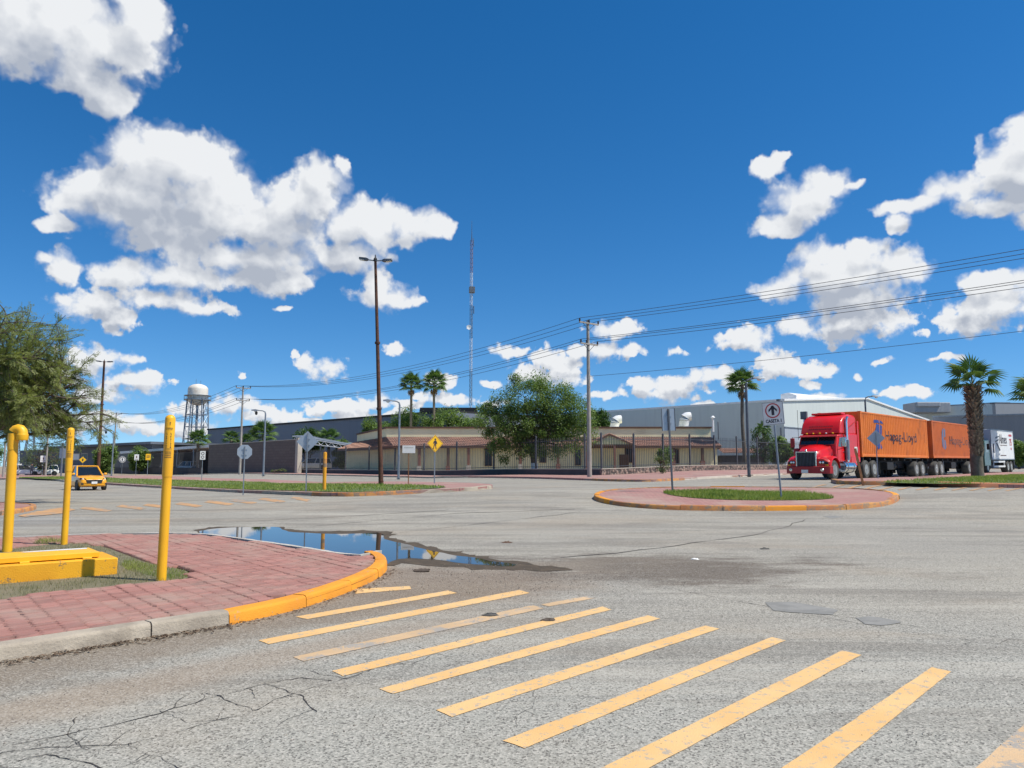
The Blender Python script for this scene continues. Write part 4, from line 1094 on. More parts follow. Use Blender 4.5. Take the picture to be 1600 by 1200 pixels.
rf = []
for p, zz_ in ((oa.lerp(ob_, .25) - on * 1.5, z0 + .25 * (z1 - z0)), (ob_ + od * 1.6 - on * 1.5, z1 + .1)): rf.append([(p.x, p.y, zz_ + .01), (p.x, p.y, zz_ + .5), (p.x + on.x * 17, p.y + on.y * 17, zz_ + .5), (p.x + on.x * 17, p.y + on.y * 17, zz_ + .01)])
obj('roof', MB().loft(rf), M['wall_grey'], off, smooth=0)
for u0, u1 in ((.40, .49), (.50, .55), (.66, .78), (.80, .9)):
    p0, p1 = oa.lerp(ob_, u0) - on * .05, oa.lerp(ob_, u1) - on * .05; zc = 3.6
    w_ = obj('window', MB().prism([p0, p1, p1 + on * .2, p0 + on * .2], zc - .9, zc + .6), M['coping'], off, smooth=0)
    q0, q1 = p0.lerp(p1, .06) - on * .02, p0.lerp(p1, .94) - on * .02
    obj('pane', MB().prism([q0, q1, q1 + on * .1, q0 + on * .1], zc - .75, zc + .45), M['white'] if u0 < .45 else M['win'], w_, smooth=0)

# --- warehouses
def warehouse(label, a, b, za, zb, depth, mat, roofmat, low=None, lowz=4.5, apex=None):
    r_, L = frame_at('warehouse', label, 'warehouse', a, b)
    top = [(0, za), (L, zb)] if apex is None else [(0, za), (apex[0] * L, apex[1]), (L, zb)]
    prof = [(0, -.5)] + top + [(L, -.5)]
    obj('wall', MB().ext(prof, 'y', 0, depth), mat, r_, smooth=0)
    for (x0, z0), (x1, z1) in zip(top, top[1:]):
        obj('roof', MB().loft([[(x0, -.25, z0 + .01), (x0, -.25, z0 + .32), (x0, depth, z0 + .32), (x0, depth, z0 + .01)], [(x1, -.25, z1 + .01), (x1, -.25, z1 + .32), (x1, depth, z1 + .32), (x1, depth, z1 + .01)]]), roofmat, r_, smooth=0)
    if low: obj('lower_wall', MB().box((L / 2, -.06, lowz / 2), (L + .1, .12, lowz)), low, r_, smooth=0)
    return r_, L
a, b = Vector((X(322, 190), 190)), Vector((X(700, 118), 118))
warehouse('long blue grey warehouse wall behind the palms left of the house', a, b, Zt(672, 190), Zt(638, 118) - .6, 30, M['clad_blue'], M['black'])
a, b = Vector((X(655, 128), 128)), Vector((X(745, 128), 128))
bb, L = frame_at('billboard', 'dark billboard frame rising behind the trees left of the mast', 'billboard', a, b)
obj('board', MB().box((L / 2, 0, Zt(646, 128)), (L, .3, 2.0)), M['black'], bb, smooth=0)
for k in range(6): obj('strut', MB().tube([(L * k / 5, .2, 0), (L * k / 5, .2, Zt(640, 128))], .12, 6), M['galv_dark'], bb)
obj('rail', MB().tube([(0, -.3, Zt(652, 128)), (L, -.3, Zt(652, 128))], .06, 6), M['galv'], bb)
wc = Vector((X(1227.5, 115), 115)); wl = Vector((X(946, 166), 166))
wh, L = warehouse('grey warehouse wall in shade behind the house', wl, wc - Vector((.3, -.3)), Zt(650, 166), Zt(626.5, 115), .35, M['clad_grey'], M['galv_dark'])
lowp = Zt(668, 115)
obj('lower_wall', MB().loft([[(L * .42, -.1, -.3), (L * .42, -.1, lowp - .4), (L * .42, .1, lowp - .4), (L * .42, .1, -.3)], [(L, -.1, -.3), (L, -.1, lowp), (L, .1, lowp), (L, .1, -.3)]]), M['clad_dark'], wh, smooth=0)
obj('downpipe', MB().tube([(L * .8, -.12, 0), (L * .8, -.12, 9)], .1, 6), M['galv'], wh)
obj('sign_panel', MB().box((L * .30, -.2, Zt(672, 150)), (3.6, .2, 3.0)), M['clad_low'], wh, smooth=0)
wr = wc + DR * 80
wg, L = warehouse('pale green white warehouse gable behind the truck', wc, wr, Zt(626.5, 115), 10.8, 60, M['clad_pale'], M['white'], apex=(.44, Zt(624, 139.9)))
obj('lower_wall', MB().box((L / 2, -.06, lowp / 2), (L + .1, .12, lowp)), M['clad_low'], wg, smooth=0)
obj('drip_rail', MB().box((L / 2, -.12, lowp + .08), (L + .1, .2, .14)), M['galv'], wg, smooth=0)
rv = thing('ridge_vent', 'long white ridge hood on the pale warehouse roof', 'roof hood', (0, 0, 0))
y0, y1 = 122, 150
q0, q1 = Vector((X(1236, 122), 122, Zt(624, 122))), Vector((X(1325, 150), 150, Zt(626, 150)))
sec = lambda p, h, w_: [p + Vector((-w_, w_ * .3, -1.2)), p + Vector((-w_ * .9, w_ * .3, h * .8)), p + Vector((0, 0, h)), p + Vector((w_, -w_ * .3, h * .6)), p + Vector((w_, -w_ * .3, -1.2))]
obj('hood', MB().loft([sec(q0, 1.1, 1.2), sec(q1, .5, 1.2)]), M['white'], rv, smooth=0)
rv2 = obj('roof_unit', MB().box((X(1453, 190), 190, Zt(638, 190)), (9, 6, 2.6)).box((X(1445, 190), 189, Zt(633.5, 190)), (6, 5, 1.2)), M['clad_mid'], smooth=0, bevel=.2); tag(rv2, 'grey plant box on the roof line behind the containers', 'roof unit')
a, b = Vector((X(1418, 215), 215)), Vector((X(1562, 180), 180))
warehouse('dark grey hall behind the second container', a, b, Zt(638, 215), Zt(631, 180), 30, M['clad_mid'], M['galv_dark'])
a, b = Vector((X(1562, 180.5), 180.5)), Vector((X(1584, 186), 186))
warehouse('narrow pale end of the far hall beside the big palm', a, b, Zt(630.5, 180.5), Zt(630.5, 186), 20, M['clad_pale'], M['galv'])
a, b = Vector((X(1462, 172), 172)), Vector((X(1720, 150), 150))
warehouse('low slate grey hall behind the white box truck', a, b, Zt(652, 172), Zt(646, 150), 12, M['clad_dark'], M['galv'], None)
a, b = Vector((X(1535, 150), 150)), Vector((X(1700, 135), 135))
w_ = obj('outbuilding', MB().prism([a, b, b + Vector((3, 8)), a + Vector((3, 8))], 0, Zt(698, 142)), M['galv_dark']); tag(w_, 'small dark outbuilding at the right edge behind the white box truck', 'outbuilding')
shed = thing('lean_to', 'small tiled lean-to at the right end of the fenced plot', 'shed', (0, 0, 0))
y = 92; tiles('roof', (X(1130, y), y, Zt(708, y)), (X(1200, y), y, Zt(708, y)), (X(1130, y), y + 2.5, Zt(700, y)), (X(1200, y), y + 2.5, Zt(700, y)), shed, courses=4)
obj('wall', MB().box((X(1165, y), y + 1.6, 1.4), (X(1200, y) - X(1130, y), 1.6, 2.8)), M['plinth'], shed, smooth=0)

# ================================================================ STREET FURNITURE
def on(px, py, zo=0.0):
    p = gp(px, py, zo); return Vector((p.x, p.y, g(p.x, p.y) + zo))
def hgt(px, py, p):
    """height above p of what shows at picture row py when it stands at p"""
    return Zt(py, p.y) - p.z
# --- yellow marker posts and the vault by the near kerb
def marks(h, r, parent, seed):
    """tiny illegible print wrapped round the marker sleeve: rows of strokes and two ruled lines"""
    q = random.Random(seed); mb = MB()
    def patch(a0, a1, z0, z1):
        n = max(1, int((a1 - a0) / .25)); rr = r + .0012
        for i in range(n):
            b0, b1 = a0 + (a1 - a0) * i / n, a0 + (a1 - a0) * (i + 1) / n
            mb.add([(rr * math.cos(b), rr * math.sin(b), z) for b, z in ((b0, z0), (b1, z0), (b1, z1), (b0, z1))], [(0, 1, 2, 3)])
    c = -1.15
    patch(c - .05, c + .12, h - .115, h - .095); patch(c - .02, c + .09, h - .135, h - .12)
    for z in (h - .17, h - .178): patch(c - .75, c + .65, z, z + .0035)
    for k in range(9): a = c - .75 + k * .15; patch(a, a + q.uniform(.05, .12), h - .195, h - .186)
    for col in (c - .5, c + .32):
        z = h - .23
        while z > h - .41:
            l = q.uniform(.008, .02); patch(col - q.uniform(.04, .13), col + q.uniform(.04, .13), z - l, z); z -= l + q.uniform(.004, .012)
    for z in (h - .43, h - .445): patch(c - .8, c + .6, z, z + .004)
    for row in range(4):
        a = c - .7
        while a < c + .55: l = q.uniform(.06, .2); patch(a, a + l, h - .475 - row * .022, h - .463 - row * .022); a += l + .06
    o = obj('print', mb, M['ink'], parent, smooth=0); o['kind'] = 'stuff'; return o
def marker_post(px, py, ptop, r, label, lean=(0, 0), cap='dome', seed=1):
    p = on(px, py, HP - .02); h = hgt(px, ptop, p); root = thing('marker_post', label, 'post', p, 0, 'yellow posts by the near pavement'); root.rotation_euler = (lean[0], lean[1], 0)
    obj('pipe', MB().lathe([(r, -.1), (r, h * .66)], 24), M['yellow'], root)
    rs = r * 1.07; prof = [(rs, h * .62), (rs * 1.01, h * .625), (rs * 1.01, h - rs * .9)] + [(rs * 1.01 * math.cos(a), h - rs * .9 + rs * .9 * math.sin(a)) for a in (.3, .6, .9, 1.2, 1.45)]
    s_ = obj('sleeve', MB().lathe(prof, 24), M['yellow'], root)
    marks(h, rs * 1.01, s_, seed); return root
marker_post(252, 907, 648, .0565, 'tall yellow marker post in front of the yellow box nearest the round kerb', (0, .006), seed=4)
marker_post(100, 851, 668, .055, 'yellow marker post standing behind the yellow box', (0, -.004), seed=9)
p = on(11, 862, HP - .02); h = hgt(11, 668, p)
vp = thing('vent_post', 'thick yellow vent pipe with a bent over hood at the left', 'post', p, 0, 'yellow posts by the near pavement'); vp.rotation_euler = (0, -.018, 0)
r = .073
obj('pipe', MB().lathe([(r, -.1), (r, h - .35)], 24), M['yellow'], vp)
hood = [(0, 0, h - .37), (0, 0, h - .1)] + [(.075 - .075 * math.cos(a), 0, h - .1 + .075 * math.sin(a)) for a in (.5, 1.0, 1.57, 2.1, 2.6)] + [(.15, 0, h - .12), (.15, 0, h - .2)]
obj('hood', MB().tube(hood, [r * 1.08, r * 1.08, r * 1.1, r * 1.1, r * 1.1, r * 1.1, r * 1.1, r * 1.1, r * 1.12], 20), M['yellow'], vp)
obj('collar', MB().lathe([(r * 1.12, -.015), (r * 1.2, 0), (r * 1.2, .08), (r * 1.1, .09)], 20, (.15, 0, h - .2)), M['yellow'], vp)
# vault: painted concrete kerb with a hinged steel lid
a_, b_ = gp(-8, 913, HP - .02), gp(183, 897, HP - .02)
d_ = b_ - a_; dn = Vector((-d_.y, d_.x)).normalized()
vl = d_.length + 1.0; vw = .9
vault = thing('valve_box', 'yellow painted concrete box with a flat steel lid', 'utility box', (b_.x, b_.y, HP - .02), math.atan2(d_.y, d_.x))
obj('base', MB().box((-vl / 2, vw / 2, .09), (vl, vw, .24)), M['yellow_concrete'], vault, bevel=.012, seg=2)
lid = obj('lid', MB().box((-vl / 2 - .04, vw / 2 + .02, .255), (vl - .30, vw - .22, .065)), M['yellow'], vault, bevel=.006, smooth=0)
for x_ in (-.34, -1.02): obj('hinge', MB().box((x_, .10, .219), (.10, .05, .022)).tube([(x_ - .05, .085, .224), (x_ + .05, .085, .224)], .012, 8), M['yellow'], lid)
sp = MB(); q_ = random.Random(3); sp.v = []
sh = [(-.25, .62), (-.95, .66), (-1.0, .74), (-.6, .79), (-.22, .77)]
sp.add([(x_, y_,   .2895) for x_, y_ in sh], [tuple(range(5))]); obj('bleached_patch', sp, M['sign_white'], lid, smooth=0)

# --- sign posts
def regular(n, r, rot=0): return [(r * math.cos(rot + 2 * math.pi * k / n), r * math.sin(rot + 2 * math.pi * k / n)) for k in range(n)]
def rect(w, h): return [(-w / 2, -h / 2), (w / 2, -h / 2), (w / 2, h / 2), (-w / 2, h / 2)]
DIAM = lambda r: [(0, -r), (r, 0), (0, r), (-r, 0)]
def sign(px, py, ptop, pc, poly, label, mat, zo=.13, turn=0.0, lean=(0, 0), pole=M['galv'], pr=.028, back=False, above=0.0, group=None, name='road_sign', cat='road sign', rim=None, at=None):
    """post standing at pixel (px,py); plate centred on picture row pc, facing the camera unless turned. back=True: the post runs in front of the plate"""
    p = at if at else on(px, py, zo); h = hgt(px, ptop, p); zc = hgt(px, pc, p)
    r_ = thing(name, label, cat, p, -math.atan2(p.x, p.y) + turn, group); r_.rotation_euler.x, r_.rotation_euler.y = lean
    obj('pole', MB().box((0, 0, h / 2 - .1), (pr * 1.6, pr * 1.6, h + .2)), pole, r_, smooth=0, bevel=.004)
    yy = .045 if back else -.045
    mb = MB(); n = len(poly); mb.v = [(x, yy - .004, zc + z) for x, z in poly] + [(x, yy + .004, zc + z) for x, z in poly]
    mb.f = [list(range(n)), list(range(n, 2 * n))[::-1]] + [(i, n + i, n + (i + 1) % n, (i + 1) % n) for i in range(n)]; mb.mi = [0] * len(mb.f)
    pl = obj('plate', mb, mat, r_, smooth=0, bevel=.0)
    if back:
        obj('bracket', MB().box((0, .025, zc + .12), (.22, .03, .035)).box((0, .025, zc - .12), (.22, .03, .035)), M['alu'], r_, smooth=0)
    return r_, pl, zc, yy
def flat(name, polys, y_, zc, mat, parent):
    """flat print: polygons (x,z) just proud of a plate that faces -y"""
    mb = MB()
    for q in polys: mb.add([(x, y_, zc + z) for x, z in q], [list(range(len(q)))])
    return obj(name, mb, mat, parent, smooth=0)
def lettering(body, size, x_, y_, z_, mat, parent, squash=1.0, bold=0.0, name='lettering'):
    me = text_mesh(body, size, .001, 1.0, squash, bold); me.materials.append(mat)
    o = bpy.data.objects.new(name, me); COL.objects.link(o); o.parent = parent; o.location = (x_, y_, z_); o.rotation_euler = (R(90), 0, 0); return o
sign(380, 769, 697, 706, regular(8, .335, R(22.5)), 'back of an octagonal stop sign on the grassed median', M['alu'], back=True, turn=.1)
sign(478, 768, 676, 690, DIAM(.43), 'blank back of a diamond sign between stop sign and yellow pillar', M['alu'], back=True, turn=-.1)
r_, pl, zc, yy = sign(679, 757.5, 681, 693, DIAM(.44), 'yellow diamond pedestrian crossing sign on the median', M['sign_yellow'], zo=.14, pr=.03, turn=.45, at=Vector((X(679, 37.5), 37.5, g(X(679, 37.5), 37.5) + .14)))
rim = [(0, -.41), (.41, 0), (0, .41), (-.41, 0)]; ri = [(0, -.39), (.39, 0), (0, .39), (-.39, 0)]
flat('border', [[rim[i], rim[(i + 1) % 4], ri[(i + 1) % 4], ri[i]] for i in range(4)], yy - .006, zc, M['ink'], pl)
man = [[(.0 + .055 * math.cos(a), .24 + .06 * math.sin(a)) for a in [k * .628 for k in range(10)]], [(-.08, .16), (.05, .18), (.09, .05), (.05, -.05), (-.07, -.05), (-.06, .05)], [(-.07, -.04), (0, -.05), (-.06, -.18), (-.10, -.33), (-.16, -.33), (-.11, -.17)], [(-.02, -.05), (.055, -.04), (.06, -.18), (.09, -.33), (.03, -.33), (.0, -.17)], [(.05, .15), (.09, .12), (.14, -.03), (.10, -.04), (.05, .05)], [(-.08, .15), (-.12, .08), (-.14, -.03), (-.10, -.03), (-.06, .06)]]
man = [[(x * .85, z * .85) for x, z in q] for q in man]
flat('walking_man', man, yy - .006, zc, M['ink'], pl)
r_, pl, zc, yy = sign(638, 757, 697, 702, rect(.62, .37), 'small white plate on a rusty post on the median', M['sign_white'], zo=.14, pole=M['rust_light'], pr=.03)
flat('faint_print', [[(-.22 + .045 * k, .05), (-.19 + .045 * k, .05), (-.19 + .045 * k, .1), (-.22 + .045 * k, .1)] for k in range(10)], yy - .006, zc, pbr('faded_grey_print', (.5, .48, .42), None, 3, .7), pl)
p = on(506.5, 766, .14); h = hgt(507, 706, p); yp = thing('gas_pillar', 'orange yellow pillar marker on the median grass', 'post', p)
obj('body', MB().lathe([(.075, -.1), (.075, h - .1), (.07, h - .02), (0, h)], 16), pbr('orange_yellow_paint', (.80, .36, .015), (.72, .31, .015), 3, .5), yp); obj('band', MB().lathe([(.078, h - .62), (.079, h - .6), (.079, h - .3), (.078, h - .28)], 16), M['ochre_kerb'], yp)

# the arrow sign on the round island
r_, pl, zc, yy = sign(1221, 779, 628, 645.5, rect(.70, .76), 'white CASETA 1 sign with arrow in a red ring on the round island', M['sign_white'], zo=.14, turn=-.28, lean=(0, -.055), pole=M['galv'], pr=.032)
def ring(r0, r1, n=40): return [[(r0 * math.cos(a), r0 * math.sin(a)), (r1 * math.cos(a), r1 * math.sin(a)), (r1 * math.cos(b), r1 * math.sin(b)), (r0 * math.cos(b), r0 * math.sin(b))] for a, b in [(6.2832 * k / n, 6.2832 * (k + 1) / n) for k in range(n)]]
sh_ = lambda ps, dz: [[(x, z + dz) for x, z in q] for q in ps]
flat('ring', sh_(ring(.205, .245), .09), yy - .006, zc, M['red_ink'], pl)
flat('arrow', sh_([[(-.045, -.15), (.045, -.15), (.045, .02), (-.045, .02)], [(-.045, .02), (-.045, .155), (0, .165), (.045, .155), (.045, .02)], [(0, .17), (-.135, .035), (-.135, -.045), (-.045, .045), (0, .09)], [(0, .17), (0, .09), (.045, .045), (.135, -.045), (.135, .035)]], .09), yy - .0065, zc, M['ink'], pl)
lettering('CASETA 1', .15, 0, yy - .0055, zc - .30, M['ink'], pl, .80, .006)
rr = [(.335, .365), (.32, .35)]
bd = [(-.335, -.365), (.335, -.365), (.335, .365), (-.335, .365)]; bi = [(-.325, -.355), (.325, -.355), (.325, .355), (-.325, .355)]
flat('border', [[bd[i], bd[(i + 1) % 4], bi[(i + 1) % 4], bi[i]] for i in range(4)], yy - .006, zc, M['ink'], pl)
# rectangular sign seen from behind, on the far edge of the round island
r_, pl, zc, yy = sign(1051, 769, 639, 655.5, rect(.46, .78), 'back of an upright rectangular sign on the round island', M['alu'], zo=.14, turn=.35, lean=(0, -.03), pole=M['galv_dark'], pr=.036, back=True)
obj('frame', MB().box((-.24, .045, zc), (.03, .02, .8)).box((.24, .045, zc), (.03, .02, .8)), M['galv_dark'], r_, smooth=0)
sign(1371, 753, 676, 684.5, DIAM(.40), 'blank back of a diamond sign in front of the first orange container', M['alu'], back=True, at=Vector((X(1371, 36.2), 36.2, g(X(1371, 36.2), 36.2) + .1)))
p = on(1348, 754, .12); tp = thing('steel_bar', 'leaning rusty flat bar before the truck wheels', 'bar', p); tp.rotation_euler = (0, -.17, 0)
obj('bar', MB().box((0, 0, .62), (.09, .03, 1.5)), M['rust_light'], tp, smooth=0)
# far left signs
FL = [(66, 743, 712, 717, rect(8, 10), 'white sign beyond the median near the standing person', 'sign_white'), (128, 740, 712, 718.5, DIAM(5), 'distant yellow diamond sign above the taxi roof', 'sign_yellow'),
      (190, 741, 711, 718, regular(20, 4.8), 'round white sign with a dark ring left of the canopy', 'sign_white'), (212, 742, 709, 714.5, rect(6.5, 9), 'white rectangular sign in front of the canopy', 'sign_white'), (230, 743, 709, 714, rect(7, 9.5), 'yellow rectangular sign in front of the canopy', 'sign_yellow'),
      (315, 751, 705, 711.5, rect(7.8, 13.5), 'white upright sign on the median left of the block wall', 'sign_white'), (30, 741, 722, 727, rect(5, 5), 'small white sign at the far left behind the thick yellow pipe', 'sign_white')]
for px, py, pt, pc, poly, lb, mt in FL:
    p = on(px, py, .1); k_ = p.y / FPX; q = lambda ps: [[(x * k_, z * k_) for x, z in o_] for o_ in ps]
    r_, pl, zc, yy = sign(px, py, pt, pc, q([poly])[0], lb, M[mt], zo=.1, pole=M['galv'], pr=.035)
    if px == 190: flat('ring', q(ring(3.2, 4.2, 24)), yy - .006, zc, M['ink'], pl); flat('bar', q([rect(1.6, 3.6)]), yy - .006, zc, M['ink'], pl)
    elif px == 315: flat('symbol', q(sh_(ring(1.5, 2.4, 16), 2.8) + sh_(ring(1.5, 2.4, 16), -2.8)), yy - .006, zc, M['ink'], pl)
    elif px in (66, 212): flat('symbol', q([[(-1, -1), (1, -1), (.6, 2.4), (-.6, 2.4)], [(-2.4, -3.4), (2.4, -3.4), (2.4, -2.6), (-2.4, -2.6)]]), yy - .006, zc, M['ink_soft'], pl)
    elif px == 230: flat('symbol', q([[(-2.4, 1), (2.4, 1), (2.4, 2), (-2.4, 2)], [(-2.4, -1), (2, -1), (2, 0), (-2.4, 0)]]), yy - .006, zc, M['ink'], pl)
    elif px == 128: flat('symbol', q([[(-1.2, -2), (.5, -2.2), (1.2, 1), (.2, 2.5), (-1, 1)]]), yy - .006, zc, M['ink'], pl)
y = 100; p = Vector((X(97, y), y, g(X(97, y), y)))
r_ = thing('sign_board', 'big grey sign back on a post left of the rear yellow marker', 'road sign', p); zc = Zt(708, y) - p.z
obj('pole', MB().box((0, -.1, 2.3), (.16, .16, 4.6)), M['galv'], r_, smooth=0); obj('plate', MB().box((.1, 0, zc), (1.1, .06, 1.35)), M['alu'], r_, smooth=0)

# --- street lamps
def pole_lamp(label, x_, ybase, ytop, Y, arm, side_, mat=M['galv'], cam_=False):
    b = Vector((X(x_, Y), Y, g(X(x_, Y), Y) + .1)); h = Zt(ytop, Y) - b.z; r_ = thing('street_lamp', label, 'street lamp', b, 0, 'grey street lamps with one bent arm')
    pts = [(0, 0, -.2), (0, 0, h - .35), (side_ * .06, 0, h - .12), (side_ * .3, 0, h), (side_ * arm, 0, h + .06)]
    obj('pole', MB().tube(pts, [.11, .08, .07, .055, .045], 10), mat, r_)
    obj('base_plate', MB().box((0, 0, .02), (.36, .36, .05)), mat, r_, smooth=0)
    hx = side_ * (arm + .15)
    hd = obj('lamp_head', MB().loft([[(hx - .42, -.1, h + .02), (hx - .42, .1, h + .02), (hx - .42, .06, h + .14), (hx - .42, -.06, h + .14)], [(hx, -.17, h), (hx, .17, h), (hx, .1, h + .18), (hx, -.1, h + .18)], [(hx + .4, -.1, h + .02), (hx + .4, .1, h + .02), (hx + .4, .06, h + .1), (hx + .4, -.06, h + .1)]]), M['galv'], r_)
    obj('lens', MB().lathe([(.16, 0), (.15, -.06), (.08, -.12), (0, -.13)], 12, (hx, 0, h)), M['lamp'], hd)
    if cam_: obj('camera_dome', MB().lathe([(.06, .0), (.14, -.05), (.14, -.25), (.1, -.36), (0, -.4)], 12, (hx + .1, 0, h - .05)), M['black'], r_)
    return r_
pole_lamp('silver street lamp with a short arm before the tiled house', 623, 745, 627, 66, .9, -1)
pole_lamp('grey street lamp with a dark camera under its arm before the block wall', 412, 744, 642, 80, .95, -1, cam_=True)
pole_lamp('grey street lamp beside the dark poles above the taxi', 175, 743, 673, 108, 1.1, -1, cam_=True)
pole_lamp('brown grey street lamp rising left of the CASETA sign', 1170, 741, 592, 50, .75, 1, M['galv_dark'])
pole_lamp('grey street lamp rising behind the first orange container', 1357, 740, 620, 72, .95, 1, M['galv_dark'])
def tall_lamp(label, x_, ybase, Y, ytop, xtop, r0, arm, tilt, head):
    p = Vector((X(x_, Y), Y, g(X(x_, Y), Y) + .12)); h = Zt(ytop, Y) - p.z; dx = (xtop - 800) / FPX * (Y * CT + (Zt(ytop, Y) - CAMZ) * ST) - p.x
    r_ = thing('tall_lamp', label, 'street lamp', p); n = 14
    pts = [(dx * (k / n), 0, h * k / n - (.15 if k == 0 else 0)) for k in range(n + 1)]
    obj('pole', MB().tube(pts, [r0 * (1 - .45 * k / n) for k in range(n + 1)], 12), M['rust'], r_)
    for q in (.33, .62): obj('joint', MB().lathe([(r0 * 1.05, -.06), (r0 * 1.15, 0), (r0 * 1.05, .06)], 12, (dx * q, 0, h * q)), M['rust'], r_)
    for k in range(9): obj('scale_band', MB().lathe([(r0 * 1.03 * (1 - .04 * k), -.02), (r0 * 1.07 * (1 - .04 * k), 0), (r0 * 1.03 * (1 - .04 * k), .02)], 10, (dx * k / 30, 0, h * (k + .5) / 30)), M['rust'], r_)
    a = [Vector((dx - arm * math.cos(tilt), .25, h - .05 + arm * math.sin(tilt))), Vector((dx, 0, h - .12)), Vector((dx + arm * math.cos(tilt), -.25, h - .12 - arm * math.sin(tilt)))]
    obj('arm', MB().tube(a, .035, 8), M['galv'], r_)
    obj('finial', MB().lathe([(.09, -.05), (.1, .08), (.04, .16), (.02, .3), (0, .32)], 8, (dx, 0, h - .1)), M['black'], r_)
    for s_, e in ((-1, a[0]), (1, a[2])):
        d = (e - a[1]).normalized(); c = e + d * .05; u = Vector((0, 1, 0)); w_ = d.cross(u).normalized(); L2 = head
        sec = lambda q, hw, ht: [q - u * hw - w_ * ht, q + u * hw - w_ * ht, q + u * hw * .7 + w_ * ht, q - u * hw * .7 + w_ * ht]
        hd = obj('lamp_head', MB().loft([sec(c - d * L2 * .1, .06, .05), sec(c + d * L2 * .15, .15, .07), sec(c + d * L2, .17, .05), sec(c + d * L2 * 1.05, .14, .03)]), M['galv_dark'], r_, smooth=0)
        dn_ = -w_ if w_.z > 0 else w_
        ln = MB(); q0, q1 = c + d * L2 * .38 + dn_ * .075, c + d * L2 * .98 + dn_ * .06; ln.slab([q0 - u * .12, q0 + u * .12, q1 + u * .13, q1 - u * .13], .012); obj('lens', ln, M['lamp'], hd, smooth=0)
    return r_
tall_lamp('tall rusty brown double headed lamp on the median before the house', 596, 756, 38, 404, 586.5, .125, .42, .13, .58)
tall_lamp('distant tall rusty double headed lamp above the taxi', 154, 748, 88, 564, 163, .2, .5, .03, .9)

# --- utility poles and their lines
LD = Vector((.63, -.77, 0)).normalized(); LN = Vector((LD.y, -LD.x, 0)); LN = LN if LN.x < 0 else -LN
ARMU, ARML = .95, .85
def utility(label, x_, Y, ytop, ylow, r0=.17, armscale=1.0, steel=False):
    p = Vector((X(x_, Y), Y, g(X(x_, Y), Y) + .1)); h = Zt(ytop, Y) - p.z; hl = Zt(ylow, Y) - p.z
    r_ = thing('utility_pole', label, 'utility pole', p, 0, 'concrete utility poles with two crossarms')
    obj('pole', MB().tube([(0, 0, -.3), (0, 0, h * .5), (0, 0, h + .1)], [r0, r0 * .78, r0 * .6], 12), M['pole_concrete'], r_)
    ends = {}
    for nm, hh, L in (('u', h - .12, ARMU * armscale), ('l', hl, ARML * armscale)):
        a = obj('crossarm', MB().loft([[tuple(LN * (s_ * L) + Vector((0, 0, hh - .05)) + LD * .08), tuple(LN * (s_ * L) + Vector((0, 0, hh + .05)) + LD * .08), tuple(LN * (s_ * L) + Vector((0, 0, hh + .05)) + LD * .16), tuple(LN * (s_ * L) + Vector((0, 0, hh - .05)) + LD * .16)] for s_ in (-1, 1)]), M['pole_concrete'], r_, smooth=0)
        ends[nm] = []
        for q in (-.97, .0 if nm == 'u' else .3, .97):
            c = LN * (q * L) + LD * .12 + Vector((0, 0, hh + .05))
            obj('insulator', MB().lathe([(.03, 0), (.075, .03), (.05, .07), (.08, .1), (.05, .14), (.06, .2), (0, .24)], 10, c), M['porcelain'], a)
            ends[nm].append(p + c + Vector((0, 0, .22)))
        for s_ in (-1, 1): obj('brace', MB().tube([tuple(LN * (s_ * L * .6) + LD * .1 + Vector((0, 0, hh - .04))), tuple(LD * .1 + Vector((0, 0, hh - .5)))], .02, 5), M['galv_dark'], r_)
    ends['t'] = [p + Vector((0, 0, Zt(588, 52) - p.z if Y < 60 else h * .6))]
    return r_, ends
_, eA_ = utility('big pale concrete utility pole with two crossarms beside the broad tree', 921, 52, 503, 538)
_, eB_ = utility('concrete utility pole with crossarms before the brown block wall', 375, 96, 605, 626, .17)
_, eC2 = utility('far concrete utility pole with crossarms above the taxi', 177, 146, 646, 660, .17)
pD = Vector((26.2, 34.4, 0)); shiftD = pD - Vector((X(921, 52), 52, 0))
eD_ = {k: [q + Vector((38, -31.5, 1.15)) for q in v] for k, v in eA_.items()}
eE_ = {k: [q + Vector((-52, 62, -.8)) for q in v] for k, v in eC2.items()}
def wire(a, b, sag, label, r=.016, group='overhead power lines'):
    n = 24; pts = [a.lerp(b, k / n) - Vector((0, 0, sag * 4 * (k / n) * (1 - k / n))) for k in range(n + 1)]
    o = obj('power_line', MB().tube([p - a for p in pts], r, 5), M['wire'], loc=a); return tag(o, label, 'power line', group)
for nm, lv in (('u', 'upper'), ('l', 'lower')):
    for q, w_ in enumerate(('street side', 'middle', 'house side')):
        wire(eA_[nm][q], eD_[nm][q], .55, f'{lv} power line, {w_} strand, running right from the big pole')
        wire(eA_[nm][q], eB_[nm][q], 1.5, f'{lv} power line, {w_} strand, between big and block wall poles')
        wire(eB_[nm][q], eC2[nm][q], 1.5, f'{lv} power line, {w_} strand, between block wall and far poles', .022)
        wire(eC2[nm][q], eE_[nm][q], 1.4, f'{lv} power line, {w_} strand, beyond the far pole at the left', .026)
wire(eA_['t'][0], eA_['t'][0] + Vector((38, -31.5, 1.5)), .5, 'single thin cable below the power lines right of the big pole', .013)
